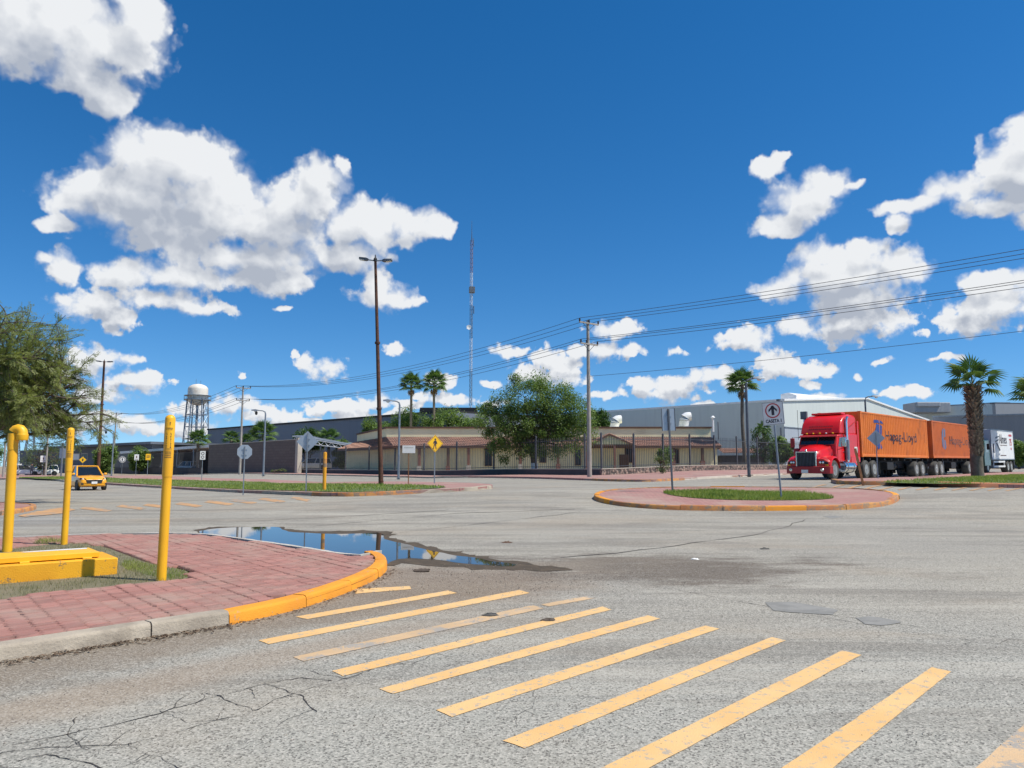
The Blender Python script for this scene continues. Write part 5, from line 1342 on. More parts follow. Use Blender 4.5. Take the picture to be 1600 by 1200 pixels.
for x_, yt, Y, lb in ((6, 690, 92, 'pale lamp pole at the left edge behind the thick yellow pipe'), (72, 668, 110, 'thin pale pole beside the round far tree'), (95, 645, 260, None)):
    if lb:
        p = Vector((X(x_, Y), Y, g(X(x_, Y), Y))); h = Zt(yt, Y); r_ = thing('thin_pole', lb, 'pole', p); obj('pole', MB().tube([(0, 0, 0), (0, 0, h)], [.14, .09], 8), M['pole_concrete'], r_)
        if x_ == 6: obj('arm', MB().tube([(0, 0, h - .1), (.9, 0, h + .15)], .05, 6), M['galv'], r_)
def lattice(label, x_, Y, ytop):
    p = Vector((X(x_, Y), Y, 0)); h = Zt(ytop, Y); r_ = thing('pylon', label, 'pylon', p, .4, 'lattice pylons at the far left'); w0, w1 = 1.5, .45; legs = MB(); br = MB(); n = 10
    for sx in (-1, 1):
        for sy in (-1, 1): obj('leg', MB().tube([(sx * w0, sy * w0, 0), (sx * w1, sy * w1, h)], .12, 4), M['galv_dark'], r_, smooth=0)
    for k in range(n):
        a, b = w0 + (w1 - w0) * k / n, w0 + (w1 - w0) * (k + 1) / n; z0, z1 = h * k / n, h * (k + 1) / n
        for s_ in (-1, 1): br.tube([(-a, s_ * a, z0), (b, s_ * b, z1)], .06, 3); br.tube([(a, s_ * a, z0), (-b, s_ * b, z1)], .06, 3); br.tube([(s_ * a, -a, z0), (s_ * b, b, z1)], .06, 3)
    obj('bracing', br, M['galv_dark'], r_, smooth=0)
    for q in (.78, .9): obj('crossarm', MB().tube([(-2.6, 0, h * q), (2.6, 0, h * q)], .1, 4), M['galv_dark'], r_)
lattice('distant lattice pylon behind the left tree nearest the picture edge', 20, 190, 655); lattice('distant lattice pylon seen left of the round far tree', 45, 200, 662)

# --- water tower
y = 190; p = Vector((X(304, y), y, g(X(304, y), y))); k_ = y * .994 / FPX
wt = thing('water_tower', 'white domed water tank on tall lattice legs', 'water tower', p); zt_ = lambda py: Zt(py, y) - p.z
r = 15 * k_; z0, z1, ztop = zt_(625), zt_(612), zt_(600)
tk = obj('tank', MB().lathe([(r * .05, zt_(634)), (r * .55, zt_(632)), (r * .88, zt_(628.5)), (r, z0), (r, z1 + .6)] + [(r * math.cos(a), z1 + .6 + (ztop - z1 - .6) * math.sin(a)) for a in (.25, .5, .8, 1.1, 1.4)] + [(0, ztop)], 28), pbr('stained_tank_paint', (.72, .67, .58), (.62, .56, .47), .5, .7, dirt=(.35, .22, .12), dscale=.35, damt=.5), wt)
obj('catwalk', MB().lathe([(r * .98, z0 - .1), (r * 1.35, z0 - .1), (r * 1.35, z0 + .1), (r * .98, z0 + .1)], 24), M['galv'], wt, smooth=0)
rl = MB()
for k in range(24): a = k * math.pi / 12; rl.tube([(r * 1.33 * math.cos(a), r * 1.33 * math.sin(a), z0), (r * 1.33 * math.cos(a), r * 1.33 * math.sin(a), z0 + 1.1)], .035, 4)
rl.lathe([(r * 1.33, z0 + 1.05), (r * 1.36, z0 + 1.1), (r * 1.33, z0 + 1.15)], 24); obj('railing', rl, M['galv'], wt, smooth=0)
nl = 6; br = MB(); hs_ = [0, zt_(706), zt_(686), zt_(667), zt_(648), z0]
def leg_at(k, z): a = 6.283 * k / nl + .3; q = r * (1.38 - .36 * z / z0); return (q * math.cos(a), q * math.sin(a), z)
for k in range(nl):
    obj('leg', MB().tube([leg_at(k, 0), leg_at(k, z0 + .3)], .17, 8), M['galv'], wt)
    for i in range(1, 5): br.tube([leg_at(k, hs_[i]), leg_at(k + 1, hs_[i])], .08, 5)
    for i in range(0, 5): br.tube([leg_at(k, hs_[i]), leg_at(k + 1, hs_[i + 1])], .035, 4); br.tube([leg_at(k + 1, hs_[i]), leg_at(k, hs_[i + 1])], .035, 4)
obj('bracing', br, M['galv'], wt); obj('riser_pipe', MB().tube([(0, 0, 0), (0, 0, zt_(633))], .3, 10), M['galv'], wt)
ld = MB()
for s_ in (-.3, .3): ld.tube([(-r * 1.2 + .1, -r * .4 + s_, 0), (-r * .98, -r * .25 + s_, z0)], .04, 4)
obj('ladder', ld, M['galv'], wt); obj('aerial', MB().tube([(-.6, 0, ztop - .3), (-.6, 0, ztop + 1.3)], .04, 4).tube([(.6, 0, ztop - .3), (.6, 0, ztop + .9)], .04, 4), M['galv_dark'], wt)
# --- radio mast
y = 150; p = Vector((X(735, y), y, 0)); rm = thing('radio_mast', 'very tall thin lattice radio mast behind the house', 'mast', p, .2); hm = Zt(375, y); w_ = .30
red = pbr('faded_mast_red', (.20, .12, .14), (.17, .11, .13), 2, .6); wht = pbr('faded_mast_white', (.50, .52, .56), (.45, .47, .5), 2, .6)
nb = 7
for b_ in range(nb):
    z0, z1 = hm * b_ / nb, hm * (b_ + 1) / nb; mb = MB(); tri = [(w_ * math.cos(a), w_ * math.sin(a)) for a in (0.5, 2.6, 4.7)]; n = 7
    for q in tri: mb.tube([(*q, z0), (*q, z1)], .04, 5)
    for i in range(n):
        za, zb_ = z0 + (z1 - z0) * i / n, z0 + (z1 - z0) * (i + 1) / n
        for k in range(3): mb.tube([(*tri[k], za), (*tri[(k + 1) % 3], zb_)], .025, 3); mb.tube([(*tri[k], za), (*tri[(k + 1) % 3], za)], .025, 3)
    obj('mast_section', mb, wht if b_ % 2 == 1 else M['galv_dark'] if b_ != 6 else red, rm, smooth=0)
obj('spike', MB().tube([(0, 0, hm - .2), (0, 0, hm + 2), (0, 0, Zt(345, y))], [.1, .05, .03], 6), M['galv_dark'], rm)
obj('platform', MB().box((.1, 0, Zt(453, y)), (1.1, 1.0, 1.2)), M['galv_dark'], rm, smooth=0); obj('dish', MB().lathe([(0, .12), (.35, .06), (.48, -.08), (.46, -.1), (0, 0)], 14, (-.55, -.2, Zt(512, y)), 'y'), M['white'], rm)
obj('aerial', MB().tube([(.5, 0, Zt(490, y)), (.5, 0, Zt(478, y))], .1, 6).tube([(.45, 0, Zt(385, y)), (.3, 0, Zt(372, y))], .06, 6), M['galv_dark'], rm)

# ================================================================ TREES AND PALMS
def limb_pts(a, b, r_, wob):
    n = 6; a, b = Vector(a), Vector(b); L = (b - a).length
    return [a.lerp(b, k / n) + Vector((r_.gauss(0, wob * L), r_.gauss(0, wob * L), r_.gauss(0, wob * L) + .06 * L * math.sin(math.pi * k / n))) * (0 if k in (0, n) else 1) for k in range(n + 1)]
def leafy(name, label, cat, base_, H, crown, n, size, mat, seed, trunk_r=.2, clusters=60, fork=.35, spread=.62, group=None, whitewash=False, bark='bark'):
    """crown: list of (dx,dy,z,rx,ry,rz) lobes; leaves sit in clusters on twigs spread through them"""
    r_ = random.Random(seed); root = thing(name, label, cat, base_, 0, group)
    cl = []; tot = sum(c[3] * c[5] for c in crown)
    for c in crown:
        for _ in range(max(3, int(clusters * c[3] * c[5] / tot))):
            while True:
                v = Vector((r_.uniform(-1, 1), r_.uniform(-1, 1), r_.uniform(-1, 1)))
                if .25 < v.length < 1: break
            v = v.normalized() * (v.length ** .45)
            cl.append((Vector((c[0] + v.x * c[3], c[1] + v.y * c[4], c[2] + v.z * c[5])), min(c[3:6])))
    tr = MB(); fz = H * fork; lean = Vector((r_.uniform(-.2, .2), r_.uniform(-.2, .2), 0))
    tr.tube([(0, 0, -.3), (0, 0, .15), tuple(lean * .5 + Vector((0, 0, fz * .6))), tuple(lean + Vector((0, 0, fz)))], [trunk_r * 1.5, trunk_r * 1.1, trunk_r, trunk_r * .9], 10)
    for k in range(9):
        c = r_.choice(cl)[0]; pts = limb_pts(lean + Vector((0, 0, fz * r_.uniform(.6, 1))), c, r_, .05)
        tr.tube(pts, [trunk_r * .55 * (1 - .85 * i / 6) for i in range(7)], 6)
    for c, _ in cl[::2]:
        q = r_.choice(cl)[0].lerp(lean + Vector((0, 0, fz)), .4); tr.tube([q, q.lerp(c, .5) + Vector((0, 0, .1)), c], [.05, .03, .012], 4)
    obj('trunk', tr, M[bark], root)
    if whitewash: obj('whitewash', MB().tube([(0, 0, .0), (0, 0, .16), (0, 0, 1.05)], [trunk_r * 1.45, trunk_r * 1.2, trunk_r * 1.12], 12), M['white'], root)
    mb = MB(); per = n // len(cl)
    vs, fs = mb.v, mb.f
    for c, rad in cl:
        s_ = rad * r_.uniform(.16, .34) * spread / .62; k_ = int(per * r_.uniform(.5, 1.5))
        for _ in range(k_):
            v = Vector((r_.gauss(0, 1), r_.gauss(0, 1), r_.gauss(0, .8)))
            if v.length > 1.7: v *= 1.7 / v.length * r_.random() ** .4
            v = v * s_ + c
            L = size * r_.uniform(.6, 1.3); W = L * r_.uniform(.32, .5)
            a, e = r_.uniform(0, 6.283), r_.gauss(-.2, .6); d = Vector((math.cos(a) * math.cos(e), math.sin(a) * math.cos(e), math.sin(e)))
            u = d.cross(Vector((r_.gauss(0, .5), r_.gauss(0, .5), 1))).normalized() * W / 2
            o = len(vs); m_ = v + d * L * .5
            vs += [tuple(v), tuple(m_ + u), tuple(v + d * L), tuple(m_ - u)]; fs.append((o, o + 1, o + 2, o + 3))
    mb.mi = [0] * len(fs)
    obj('crown', mb, M[mat], root, smooth=0); return root
def stand(x_, Y, zo=.1): return Vector((X(x_, Y), Y, g(X(x_, Y), Y) + zo))
# broad tree behind the fence
b = stand(835, 69); zc = lambda py, Y=69: Zt(py, Y) - b.z; m_ = lambda px, Y=69: px * 1.12 / FPX * Y
leafy('broad_tree', 'big broad green tree inside the fence left of the big pole', 'tree', b, 8.5, [(m_(-42), 0, zc(672), m_(36), 2.2, m_(46)), (m_(40), -.2, zc(668), m_(40), 2.3, m_(48)), (m_(0), .3, zc(640), m_(50), 2.6, m_(48)), (m_(-8), -.6, zc(625), m_(40), 2.2, m_(38)), (m_(28), 0, zc(632), m_(38), 2, m_(38)), (m_(52), .4, zc(652), m_(30), 2, m_(32)), (m_(-55), .4, zc(652), m_(22), 1.8, m_(26)), (m_(-5), 0, zc(690), m_(62), 2.4, m_(22)), (m_(0), -1.2, zc(665), m_(50), 1.6, m_(34))],
      62000, .20, 'leaf', 5, .28, 210, .3, .60, None, True)
# trees behind the house
for px, top, bot, wpx, Y, sd, mt, lb in ((590, 652, 700, 26, 122, 1, 'leaf', 'bushy green tree behind the roof left of the tall rusty lamp'), (640, 636, 695, 34, 116, 2, 'leaf', 'bright green tree above the house roof right of the tall rusty lamp'), (700, 642, 695, 36, 114, 3, 'leaf', 'green tree above the house roof below the two tall palms'), (745, 655, 700, 26, 113, 4, 'leaf', 'green tree above the house roof behind the radio mast'),
        (935, 640, 690, 20, 116, 6, 'leaf_dark', 'dark green tree peeping out right of the big utility pole'), (482, 672, 705, 26, 124, 7, 'leaf_dark', 'dark round tree behind the diamond sign back'), (70, 686, 738, 32, 112, 8, 'leaf_pale', 'pale sparse round tree behind the thick yellow pipe'), (165, 693, 736, 17, 128, 9, 'leaf', 'small fresh green tree left of the canopy signs'), (218, 699, 738, 15, 137, 10, 'leaf', 'small fresh green tree behind the pale canopy'),
        (1192, 664, 735, 20, 84, 11, 'leaf_dark', 'thin dark tree inside the fence behind the right street lamp'), (1222, 684, 735, 17, 86, 12, 'leaf', 'fresh green shrub tree inside the fence behind the CASETA sign'), (1592, 688, 735, 16, 120, 13, 'leaf', 'round green shrub tree at the right edge behind the box truck'), (1040, 695, 740, 12, 80, 14, 'leaf', 'slim young tree before the house porch'), (535, 690, 735, 16, 118, 15, 'leaf', 'light green bush in the carport gap'),
        (-40, 680, 745, 40, 120, 16, 'leaf', 'far green tree at the left picture edge')):
    b = stand(x_ := px, Y); k_ = Y / FPX; zT, zB = Zt(top, Y) - b.z, max(.6, Zt(bot, Y) - b.z); rz = (zT - zB) / 2; w_ = wpx * k_
    sparse = px in (70, 1192, 1040)
    leafy('tree', lb, 'tree', b, zT, [(0, 0, zT - rz, w_ * .9, w_ * .8, rz), (-w_ * .4, 0, zT - rz * 1.2, w_ * .55, w_ * .6, rz * .75), (w_ * .42, .2, zT - rz * 1.1, w_ * .55, w_ * .6, rz * .7)], 2600 if sparse else 10000, .26 if sparse else .36, mt, sd, .16, 70, .3, .62)
# mesquite at the left edge
def mesquite():
    Y = 27; b = Vector((X(-95, Y), Y, 0)); r_ = random.Random(21); root = thing('mesquite_tree', 'feathery mesquite tree overhanging the left edge', 'tree', b)
    tr = MB(); tips = []
    def grow(p, d, L, rad, lev):
        pts = [p]; q = p.copy(); n = 5
        for i in range(n):
            d = (d + Vector((r_.gauss(0, .16), r_.gauss(0, .16), r_.gauss(.0, .12) - (.05 if lev > 1 else 0)))).normalized(); q = q + d * L / n; pts.append(q.copy())
        ok = 2.35 < pts[-1].z < 7.6 and pts[-1].x < 4.7 + .3 * r_.random()
        if lev < 2 or ok: tr.tube(pts, [rad * (1 - .6 * i / n) for i in range(n + 1)], 7 if lev < 2 else 4)
        if lev >= 3:
            
            if ok: tips.append((pts[2], pts[-1], d)); tips.append((pts[0], pts[3], d))
            return
        kids = {0: 6, 1: 6, 2: 9}[lev]
        for k in range(kids):
            i = r_.randint(2, n) if lev else r_.randint(3, n); a = r_.uniform(0, 6.283); s_ = r_.uniform(.5, 1.0)
            perp = d.cross(Vector((math.cos(a), math.sin(a), .3))).normalized(); nd = (d + perp * s_ + Vector((0, 0, .08 if lev < 2 else -.15))).normalized()
            grow(pts[i], nd, L * r_.uniform(.55, .8), rad * .5, lev + 1)
    for a in (0, 1.1, 2.2, 3.3, 4.5, 5.4):
        grow(Vector((0, 0, 1.0)), Vector((math.cos(a) * .8, math.sin(a) * .7, 1.0)).normalized(), 3.3, .16, 0)
    tr.tube([(0, 0, -.3), (0, 0, .4), (.05, 0, 1.1)], [.34, .26, .24], 10)
    obj('trunk', tr, M['bark'], root)
    mb = MB(); vs, fs = mb.v, mb.f
    for a, e, d in tips:
        L = (e - a).length
        for k in range(9):   # feathery leaf on the twig: two rows of thin leaflets
            s_ = a.lerp(e, k / 8) + Vector((r_.gauss(0, .05), r_.gauss(0, .05), r_.gauss(0, .05)))
            ax = (d + Vector((r_.gauss(0, .6), r_.gauss(0, .6), r_.gauss(-.35, .45)))).normalized(); nrm = ax.cross(Vector((r_.gauss(0, .4), r_.gauss(0, .4), 1))).normalized(); rl = r_.uniform(.16, .3)
            for j in range(6):
                c = s_ + ax * rl * (j + .6) / 6
                for sg in (-1, 1):
                    dd = (nrm * sg + ax * .5 + Vector((0, 0, r_.gauss(0, .2)))).normalized() * r_.uniform(.07, .11); u = ax * .013
                    o = len(vs); vs += [tuple(c - u), tuple(c + dd * .5 + u * .9 - u), tuple(c + dd), tuple(c + dd * .5 + u * 2)]; fs.append((o, o + 1, o + 2, o + 3))
    mb.mi = [0] * len(fs)
    obj('crown', mb, M['leaf_mesq'], root, smooth=0); print('mesquite leaflets', len(fs))
mesquite()

# palms
def fan_mesh(r_, pet, R_, nl=18, droop=.35):
    """fan frond along +x: petiole and radiating pleated leaflets, tips drooping"""
    mb = MB(); mb.tube([(0, 0, 0), (pet * .5, 0, .05 * pet), (pet, 0, 0)], [.028 * R_, .02 * R_, .014 * R_], 5)
    for k in range(nl):
        a = (k / (nl - 1) - .5) * 2 * 2.05; L = R_ * (1 - .25 * abs(a) / 2.05) * r_.uniform(.88, 1.06); w_ = R_ * .06
        dr = Vector((math.cos(a), math.sin(a), 0)); sd = Vector((-math.sin(a), math.cos(a), 0)); o = Vector((pet, 0, 0)); up = Vector((0, 0, 1))
        z = lambda q: -droop * L * q * q + .03
        p0, p1, p2 = o + dr * .05 * L, o + dr * .55 * L + up * z(.55), o + dr * L + up * (z(1.0) - .12 * L)
        mb.add([p0, p1 - sd * w_ - up * .02, p1 + up * .03, p1 + sd * w_ - up * .02, p2], [(0, 1, 2), (0, 2, 3), (1, 4, 2), (2, 4, 3)])
    return mb
def palm(label, b, H, tr0, tr1, fr, nf, seed, boots=True, group='palms', skirt=.5, dead=0):
    r_ = random.Random(seed); root = thing('palm_tree', label, 'palm', b, r_.uniform(0, 6), group)
    n = 16; pts = [(.05 * math.sin(k * .5), .04 * math.sin(k * .4 + 1), H * k / n - (.3 if k == 0 else 0)) for k in range(n + 1)]
    rad = [tr0 * (1.12 if k == 0 else 1) if k / n < skirt else tr1 * r_.uniform(.97, 1.03) for k in range(n + 1)]
    if not boots: rad = [tr0 + (tr1 - tr0) * (k / n) ** .6 for k in range(n + 1)]
    t_ = obj('trunk', MB().tube(pts, rad, 18), M['palm_smooth'], root)
    if boots:    # cut leaf bases all up the trunk, loose fibres at the crown
        mb = MB(); z = H * skirt * .86; row = 0
        while z < H:
            for k in range(13):
                a = 6.283 * k / 13 + row * .242 + r_.gauss(0, .05); rr = tr1 * .97; f = (z - H * skirt * .86) / (H * (1 - skirt * .86)); out = .07 + .17 * f * r_.uniform(.5, 1.3); hh = r_.uniform(.16, .26)
                c = Vector((math.cos(a), math.sin(a), 0)); s_ = Vector((-c.y, c.x, 0)) * r_.uniform(.05, .085); zz_ = z + r_.uniform(-.04, .04)
                base_ = c * rr + Vector((0, 0, zz_)); tip = c * (rr + out) + Vector((0, 0, zz_ + hh))
                mb.add([base_ - s_, base_ + s_, tip + s_ * .8, tip - s_ * .8, base_ + c * .03 - Vector((0, 0, .05)), tip + c * .03], [(0, 4, 5, 3), (4, 1, 2, 5), (0, 1, 4), (3, 5, 2), (0, 3, 2, 1)])
            z += .115; row += 1
        obj('leaf_bases', mb, M['palm_bark'], t_, smooth=0)
        mb = MB()
        for _ in range(70):
            a = r_.uniform(0, 6.283); z = H * (1 - .38 * r_.random() ** 1.6); c = Vector((math.cos(a), math.sin(a), 0)); p0 = c * tr1 * 1.05 + Vector((0, 0, z)); l = r_.uniform(.15, .4)
            mb.tube([p0, p0 + c * l * .6 + Vector((0, 0, -.02)), p0 + c * l + Vector((0, 0, -l * r_.uniform(.2, 1)))], [.02, .014, .004], 4)
        obj('fibres', mb, M['palm_bark'], t_, smooth=0)['kind'] = 'stuff'
    protos = [None] * 4
    for k in range(nf):
        f = k / nf; a = k * 2.39996; el = 1.4 - (1.6 if boots else 1.8) * f ** .9 + r_.gauss(0, .1); v = k % 4; s_ = r_.uniform(.85, 1.08)
        loc = (.12 * tr1 * math.cos(a), .12 * tr1 * math.sin(a), H - .05 + .25 * (1 - f)); rot = (r_.gauss(0, .25), -el, a)
        if protos[v] is None: protos[v] = obj('frond', fan_mesh(r_, fr * .62, fr * .62, 18, .12 + .12 * v), M['frond'], root, smooth=0, loc=loc); o = protos[v]
        else: o = inst('frond', protos[v], root, loc)
        o.rotation_euler = rot; o.scale = (s_, s_, s_)
    for k in range(dead):
        a = k * 2.1 + .5; o = obj('dry_frond', fan_mesh(r_, fr * .4, fr * .5, 14, .5), M['frond_dry'], root, smooth=0, loc=(tr1 * .6 * math.cos(a), tr1 * .6 * math.sin(a), H - .25)); o.rotation_euler = (0, 1.25, a)
    return root
Y = 41; b = Vector((X(1528, Y), Y, g(X(1528, Y), Y) + .13))
palm('big palm with thick shaggy trunk in front of the orange container', b, Zt(604, Y) - b.z, .31, .26, 1.38, 16, 3, True, skirt=.27)
Y = 62; b = Vector((X(1634, Y), Y, g(X(1634, Y), Y)))
palm('palm cut off by the right edge', b, Zt(622, Y) - b.z, .4, .36, 2.2, 18, 8, True, skirt=.3)
for x_, yc, Y, fr, lb, sd in ((641, 602, 112, 1.75, 'slim tall palm, left one of the pair above the roof', 4), (677, 600, 112, 1.95, 'slim tall palm, right one of the pair above the roof', 5), (1163, 602, 86, 1.8, 'slim tall palm beside the right street lamp', 6)):
    b = stand(x_ + (1.5 if x_ < 800 else -2) * 0, Y); palm(lb, b, Zt(yc, Y) - b.z, .26, .17, fr, 34, sd, False, dead=4)
for x_, yc, Y, fr, lb, sd in ((308, 690, 126, 1.9, 'low palm in front of the water tower legs', 11), (360, 687, 128, 1.5, 'small palm top just above the block wall left part', 12), (410, 680, 124, 2.3, 'larger palm above the block wall beside the camera lamp', 13), (513, 688, 120, 1.9, 'bright palm above the carport beam', 14), (385, 690, 130, 1.2, 'tiny palm top above the block wall beside the concrete pole', 15), (1196, 672, 90, .9, 'small ragged palm beside the right street lamp', 16)):
    b = stand(x_, Y); palm(lb, b, Zt(yc, Y) - b.z, .25, .22, fr, 26, sd, False)
for x_, Y, w_, h_, lb in ((435, 100, 2.2, .6, 'low grey green weed at the foot of the block wall'), (1035, 60, 1.2, 1.8, 'leafy shrub behind the fence before the porch'),):
    b = stand(x_, Y); leafy('shrub', lb, 'shrub', b, h_, [(0, 0, h_ * .55, w_ / 2, .6, h_ * .5)], 900, .14, 'leaf_pale', x_, .03, 20, .3)

# ================================================================ VEHICLES
HEAD = R(225)                                  # the trucks come towards the camera and to the left
HDIR = Vector((math.cos(HEAD), math.sin(HEAD))); HLEFT = Vector((-HDIR.y, HDIR.x))
T0 = Vector((19.9, 42.5)) + HDIR * 0           # front left corner of the first container
def lane(s, y=0.0):
    """point s metres behind that corner along the lane, y metres left of the lane middle"""
    p = T0 - HDIR * s - HLEFT * (1.22 - y); return p
def at_lane(name, label, cat, s, zo=0.0, group=None):
    p = lane(s); a, b = lane(s - 3), lane(s + 3); t_ = thing(name, label, cat, (p.x, p.y, g(p.x, p.y) + zo), HEAD, group)
    t_.rotation_euler = (0, math.atan2(g(b.x, b.y) - g(a.x, a.y), 6.0), HEAD); return t_
def wheel(parent, x, y, r=.52, w=.30, out=1, dual=False, rimmat=None):
    """tyre and rim on an axle along y; out = +1 when the outer face looks to +y"""
    c = (x, y, r); ww = w if not dual else w * 2.1
    prof = [(r * .58, -ww / 2), (r * .90, -ww / 2), (r * .985, -ww / 2 + .035), (r, -ww * .25), (r, ww * .25), (r * .985, ww / 2 - .035), (r * .90, ww / 2), (r * .58, ww / 2), (r * .56, ww * .2)]
    t_ = obj('wheel', MB().lathe([(a, b) for a, b in prof] + [(r * .56, -ww * .2)], 28, c, 'y'), M['rubber'], parent, smooth=30)
    k = ww / 2 * out
    rim = MB().lathe([(r * .585, k * .98), (r * .56, k * 1.0), (r * .52, k * .75), (r * .36, k * .5), (r * .30, k * .52), (r * .2, k * .78), (r * .17, k * 1.02), (0, k * 1.04)], 24, c, 'y')
    for q in range(10): a = q * .628; rim.box((x + r * .3 * math.cos(a), y + k * .58, r + r * .3 * math.sin(a)), (.03, .06, .03))
    obj('rim', rim, rimmat or M['steel_rim'], t_, smooth=40)
    return t_
def cont(label, s, L, mat, inkm, logom, letters, lx, logo):
    """corrugated box with frame, end doors and lettering on the side that faces the street"""
    r_ = at_lane('shipping_container', label, 'container', s, 1.25, 'orange containers on the truck'); W, H = 2.44, 2.6
    fr = MB()
    for x in (-.075, -L + .075):
        for y in (-W / 2 + .075, W / 2 - .075): fr.box((x, y, H / 2), (.15, .15, H))
    for y in (-W / 2 + .05, W / 2 - .05):
        fr.box((-L / 2, y, .08), (L - .31, .09, .15)); fr.box((-L / 2, y, H - .05), (L - .31, .08, .09))
    for x in (-.05, -L + .05): fr.box((x, 0, .08), (.09, W - .31, .15)); fr.box((x, 0, H - .05), (.09, W - .31, .09))
    obj('frame', fr, mat, r_, smooth=0, bevel=.012, seg=1)
    cf = MB()
    for x in (-.08, -L + .08):
        for y in (-W / 2 + .08, W / 2 - .08):
            for z in (.055, H - .055): cf.box((x, y, z), (.18, .18, .125))
    obj('corner_casting', cf, mat, r_, smooth=0)
    P_, D_ = .295, .05
    def prof(x):
        t = (x / P_) % 1.0
        return 0 if t < .26 else (t - .26) / .24 if t < .5 else 1 if t < .76 else (1 - (t - .76) / .24)
    brk = []; x = .15
    while x < L - .15:
        for q in (0, .26, .5, .76):
            xx = (math.floor(x / P_) + q) * P_
            if .15 < xx < L - .15: brk.append(xx)
        x += P_
    brk = sorted(set([.15] + [round(b, 4) for b in brk] + [L - .15]))
    for sg in (1, -1):
        rows = [[(-x, sg * (W / 2 - .012 - D_ * prof(x)), z) for x in brk] for z in (.15, H - .095)]
        obj('side_panel', MB().loft(rows, caps=False, closed=False), mat, r_, smooth=0)
    yb = [-W / 2 + .15 + k * (W - .3) / 32 for k in range(33)]
    obj('front_panel', MB().loft([[(-.03 - .04 * (1 if k % 4 in (1, 2) else 0), y, z) for k, y in enumerate(yb)] for z in (.15, H - .095)], caps=False, closed=False), mat, r_, smooth=0)
    obj('roof_panel', MB().box((-L / 2, 0, H - .06), (L - .2, W - .2, .04)), mat, r_, smooth=0)
    obj('floor', MB().box((-L / 2, 0, .12), (L - .2, W - .2, .1)), M['black'], r_, smooth=0)
    for y in (-.58, .58):
        d_ = obj('door', MB().box((-L + .02, y, H / 2), (.05, 1.1, H - .3)), mat, r_, smooth=0)
        for q in (-.25, .25): obj('lock_rod', MB().tube([(-L - .03, y + q, .15), (-L - .03, y + q, H - .15)], .02, 6), M['galv'], d_)
    # lettering printed over the ribs
    def print_on(me, name, m_, x0, z0):
        bm = bmesh.new(); bm.from_mesh(me); bm.transform(Matrix.Translation((x0, 0, z0)))
        xs_ = [v.co.x for v in bm.verts]; lo, hi = min(xs_), max(xs_)
        for b in brk:
            if lo < b < hi: bmesh.ops.bisect_plane(bm, geom=bm.verts[:] + bm.edges[:] + bm.faces[:], plane_co=(b, 0, 0), plane_no=(1, 0, 0))
        for v in bm.verts:   # text runs from the front of the box backwards when read from the street
            x, z = v.co.x, v.co.y if abs(v.co.y) > 1e-9 or True else 0
            v.co = Vector((-x, W / 2 - .008 - D_ * .22 * prof(x), v.co.y + z0))
        m2 = bpy.data.meshes.new(name); bm.to_mesh(m2); bm.free(); m2.materials.append(m_)
        o = bpy.data.objects.new(name, m2); COL.objects.link(o); o.parent = r_; return o
    me = text_mesh(letters, .86, 0, 1.03, 1.33, .005); print_on(me, 'lettering', inkm, lx, 1.02)
    mb = MB()
    for q in logo: mb.add([(x, z, 0) for x, z in q], [list(range(len(q)))])
    lm = bpy.data.meshes.new('logo'); lm.from_pydata(mb.v, [], mb.f); print_on(lm, 'logo', logom, 0, 0)
    return r_
LOGO1 = [[(2.15, 1.25), (2.45, 1.95), (2.95, 1.95), (2.95, .55), (2.6, .45), (2.3, .8)], [(3.05, 1.95), (3.45, 1.85), (3.28, 1.35), (3.05, .95)], [(3.05, .85), (3.3, .55), (3.05, .45)], [(2.05, 2.02), (2.98, 2.02), (2.9, 2.2), (2.1, 2.2)], [(3.06, 2.02), (3.6, 2.0), (3.5, 2.14), (3.06, 2.2)]]
cont('bright orange container riding behind the red tractor', 0, 12.0, M['orange'], M['ink'], M['blue_logo'], 'Hapag-Lloyd', 6.8, LOGO1)
LOGO2 = [[(2.3, .8), (2.2, 1.4), (2.35, 2.0), (2.62, 2.15), (2.62, .62)], [(2.72, 2.15), (3.15, 2.05), (3.1, 1.55), (2.72, 1.45)], [(2.72, 1.35), (3.1, 1.25), (3.2, .8), (2.95, .62), (2.72, .62)]]
cont('duller orange container on the second trailer partly behind the palm', 13.1, 12.0, M['orange_b'], M['ink_soft'], M['grey_logo'], 'Hapag-Lloyd', 7.0, LOGO2)
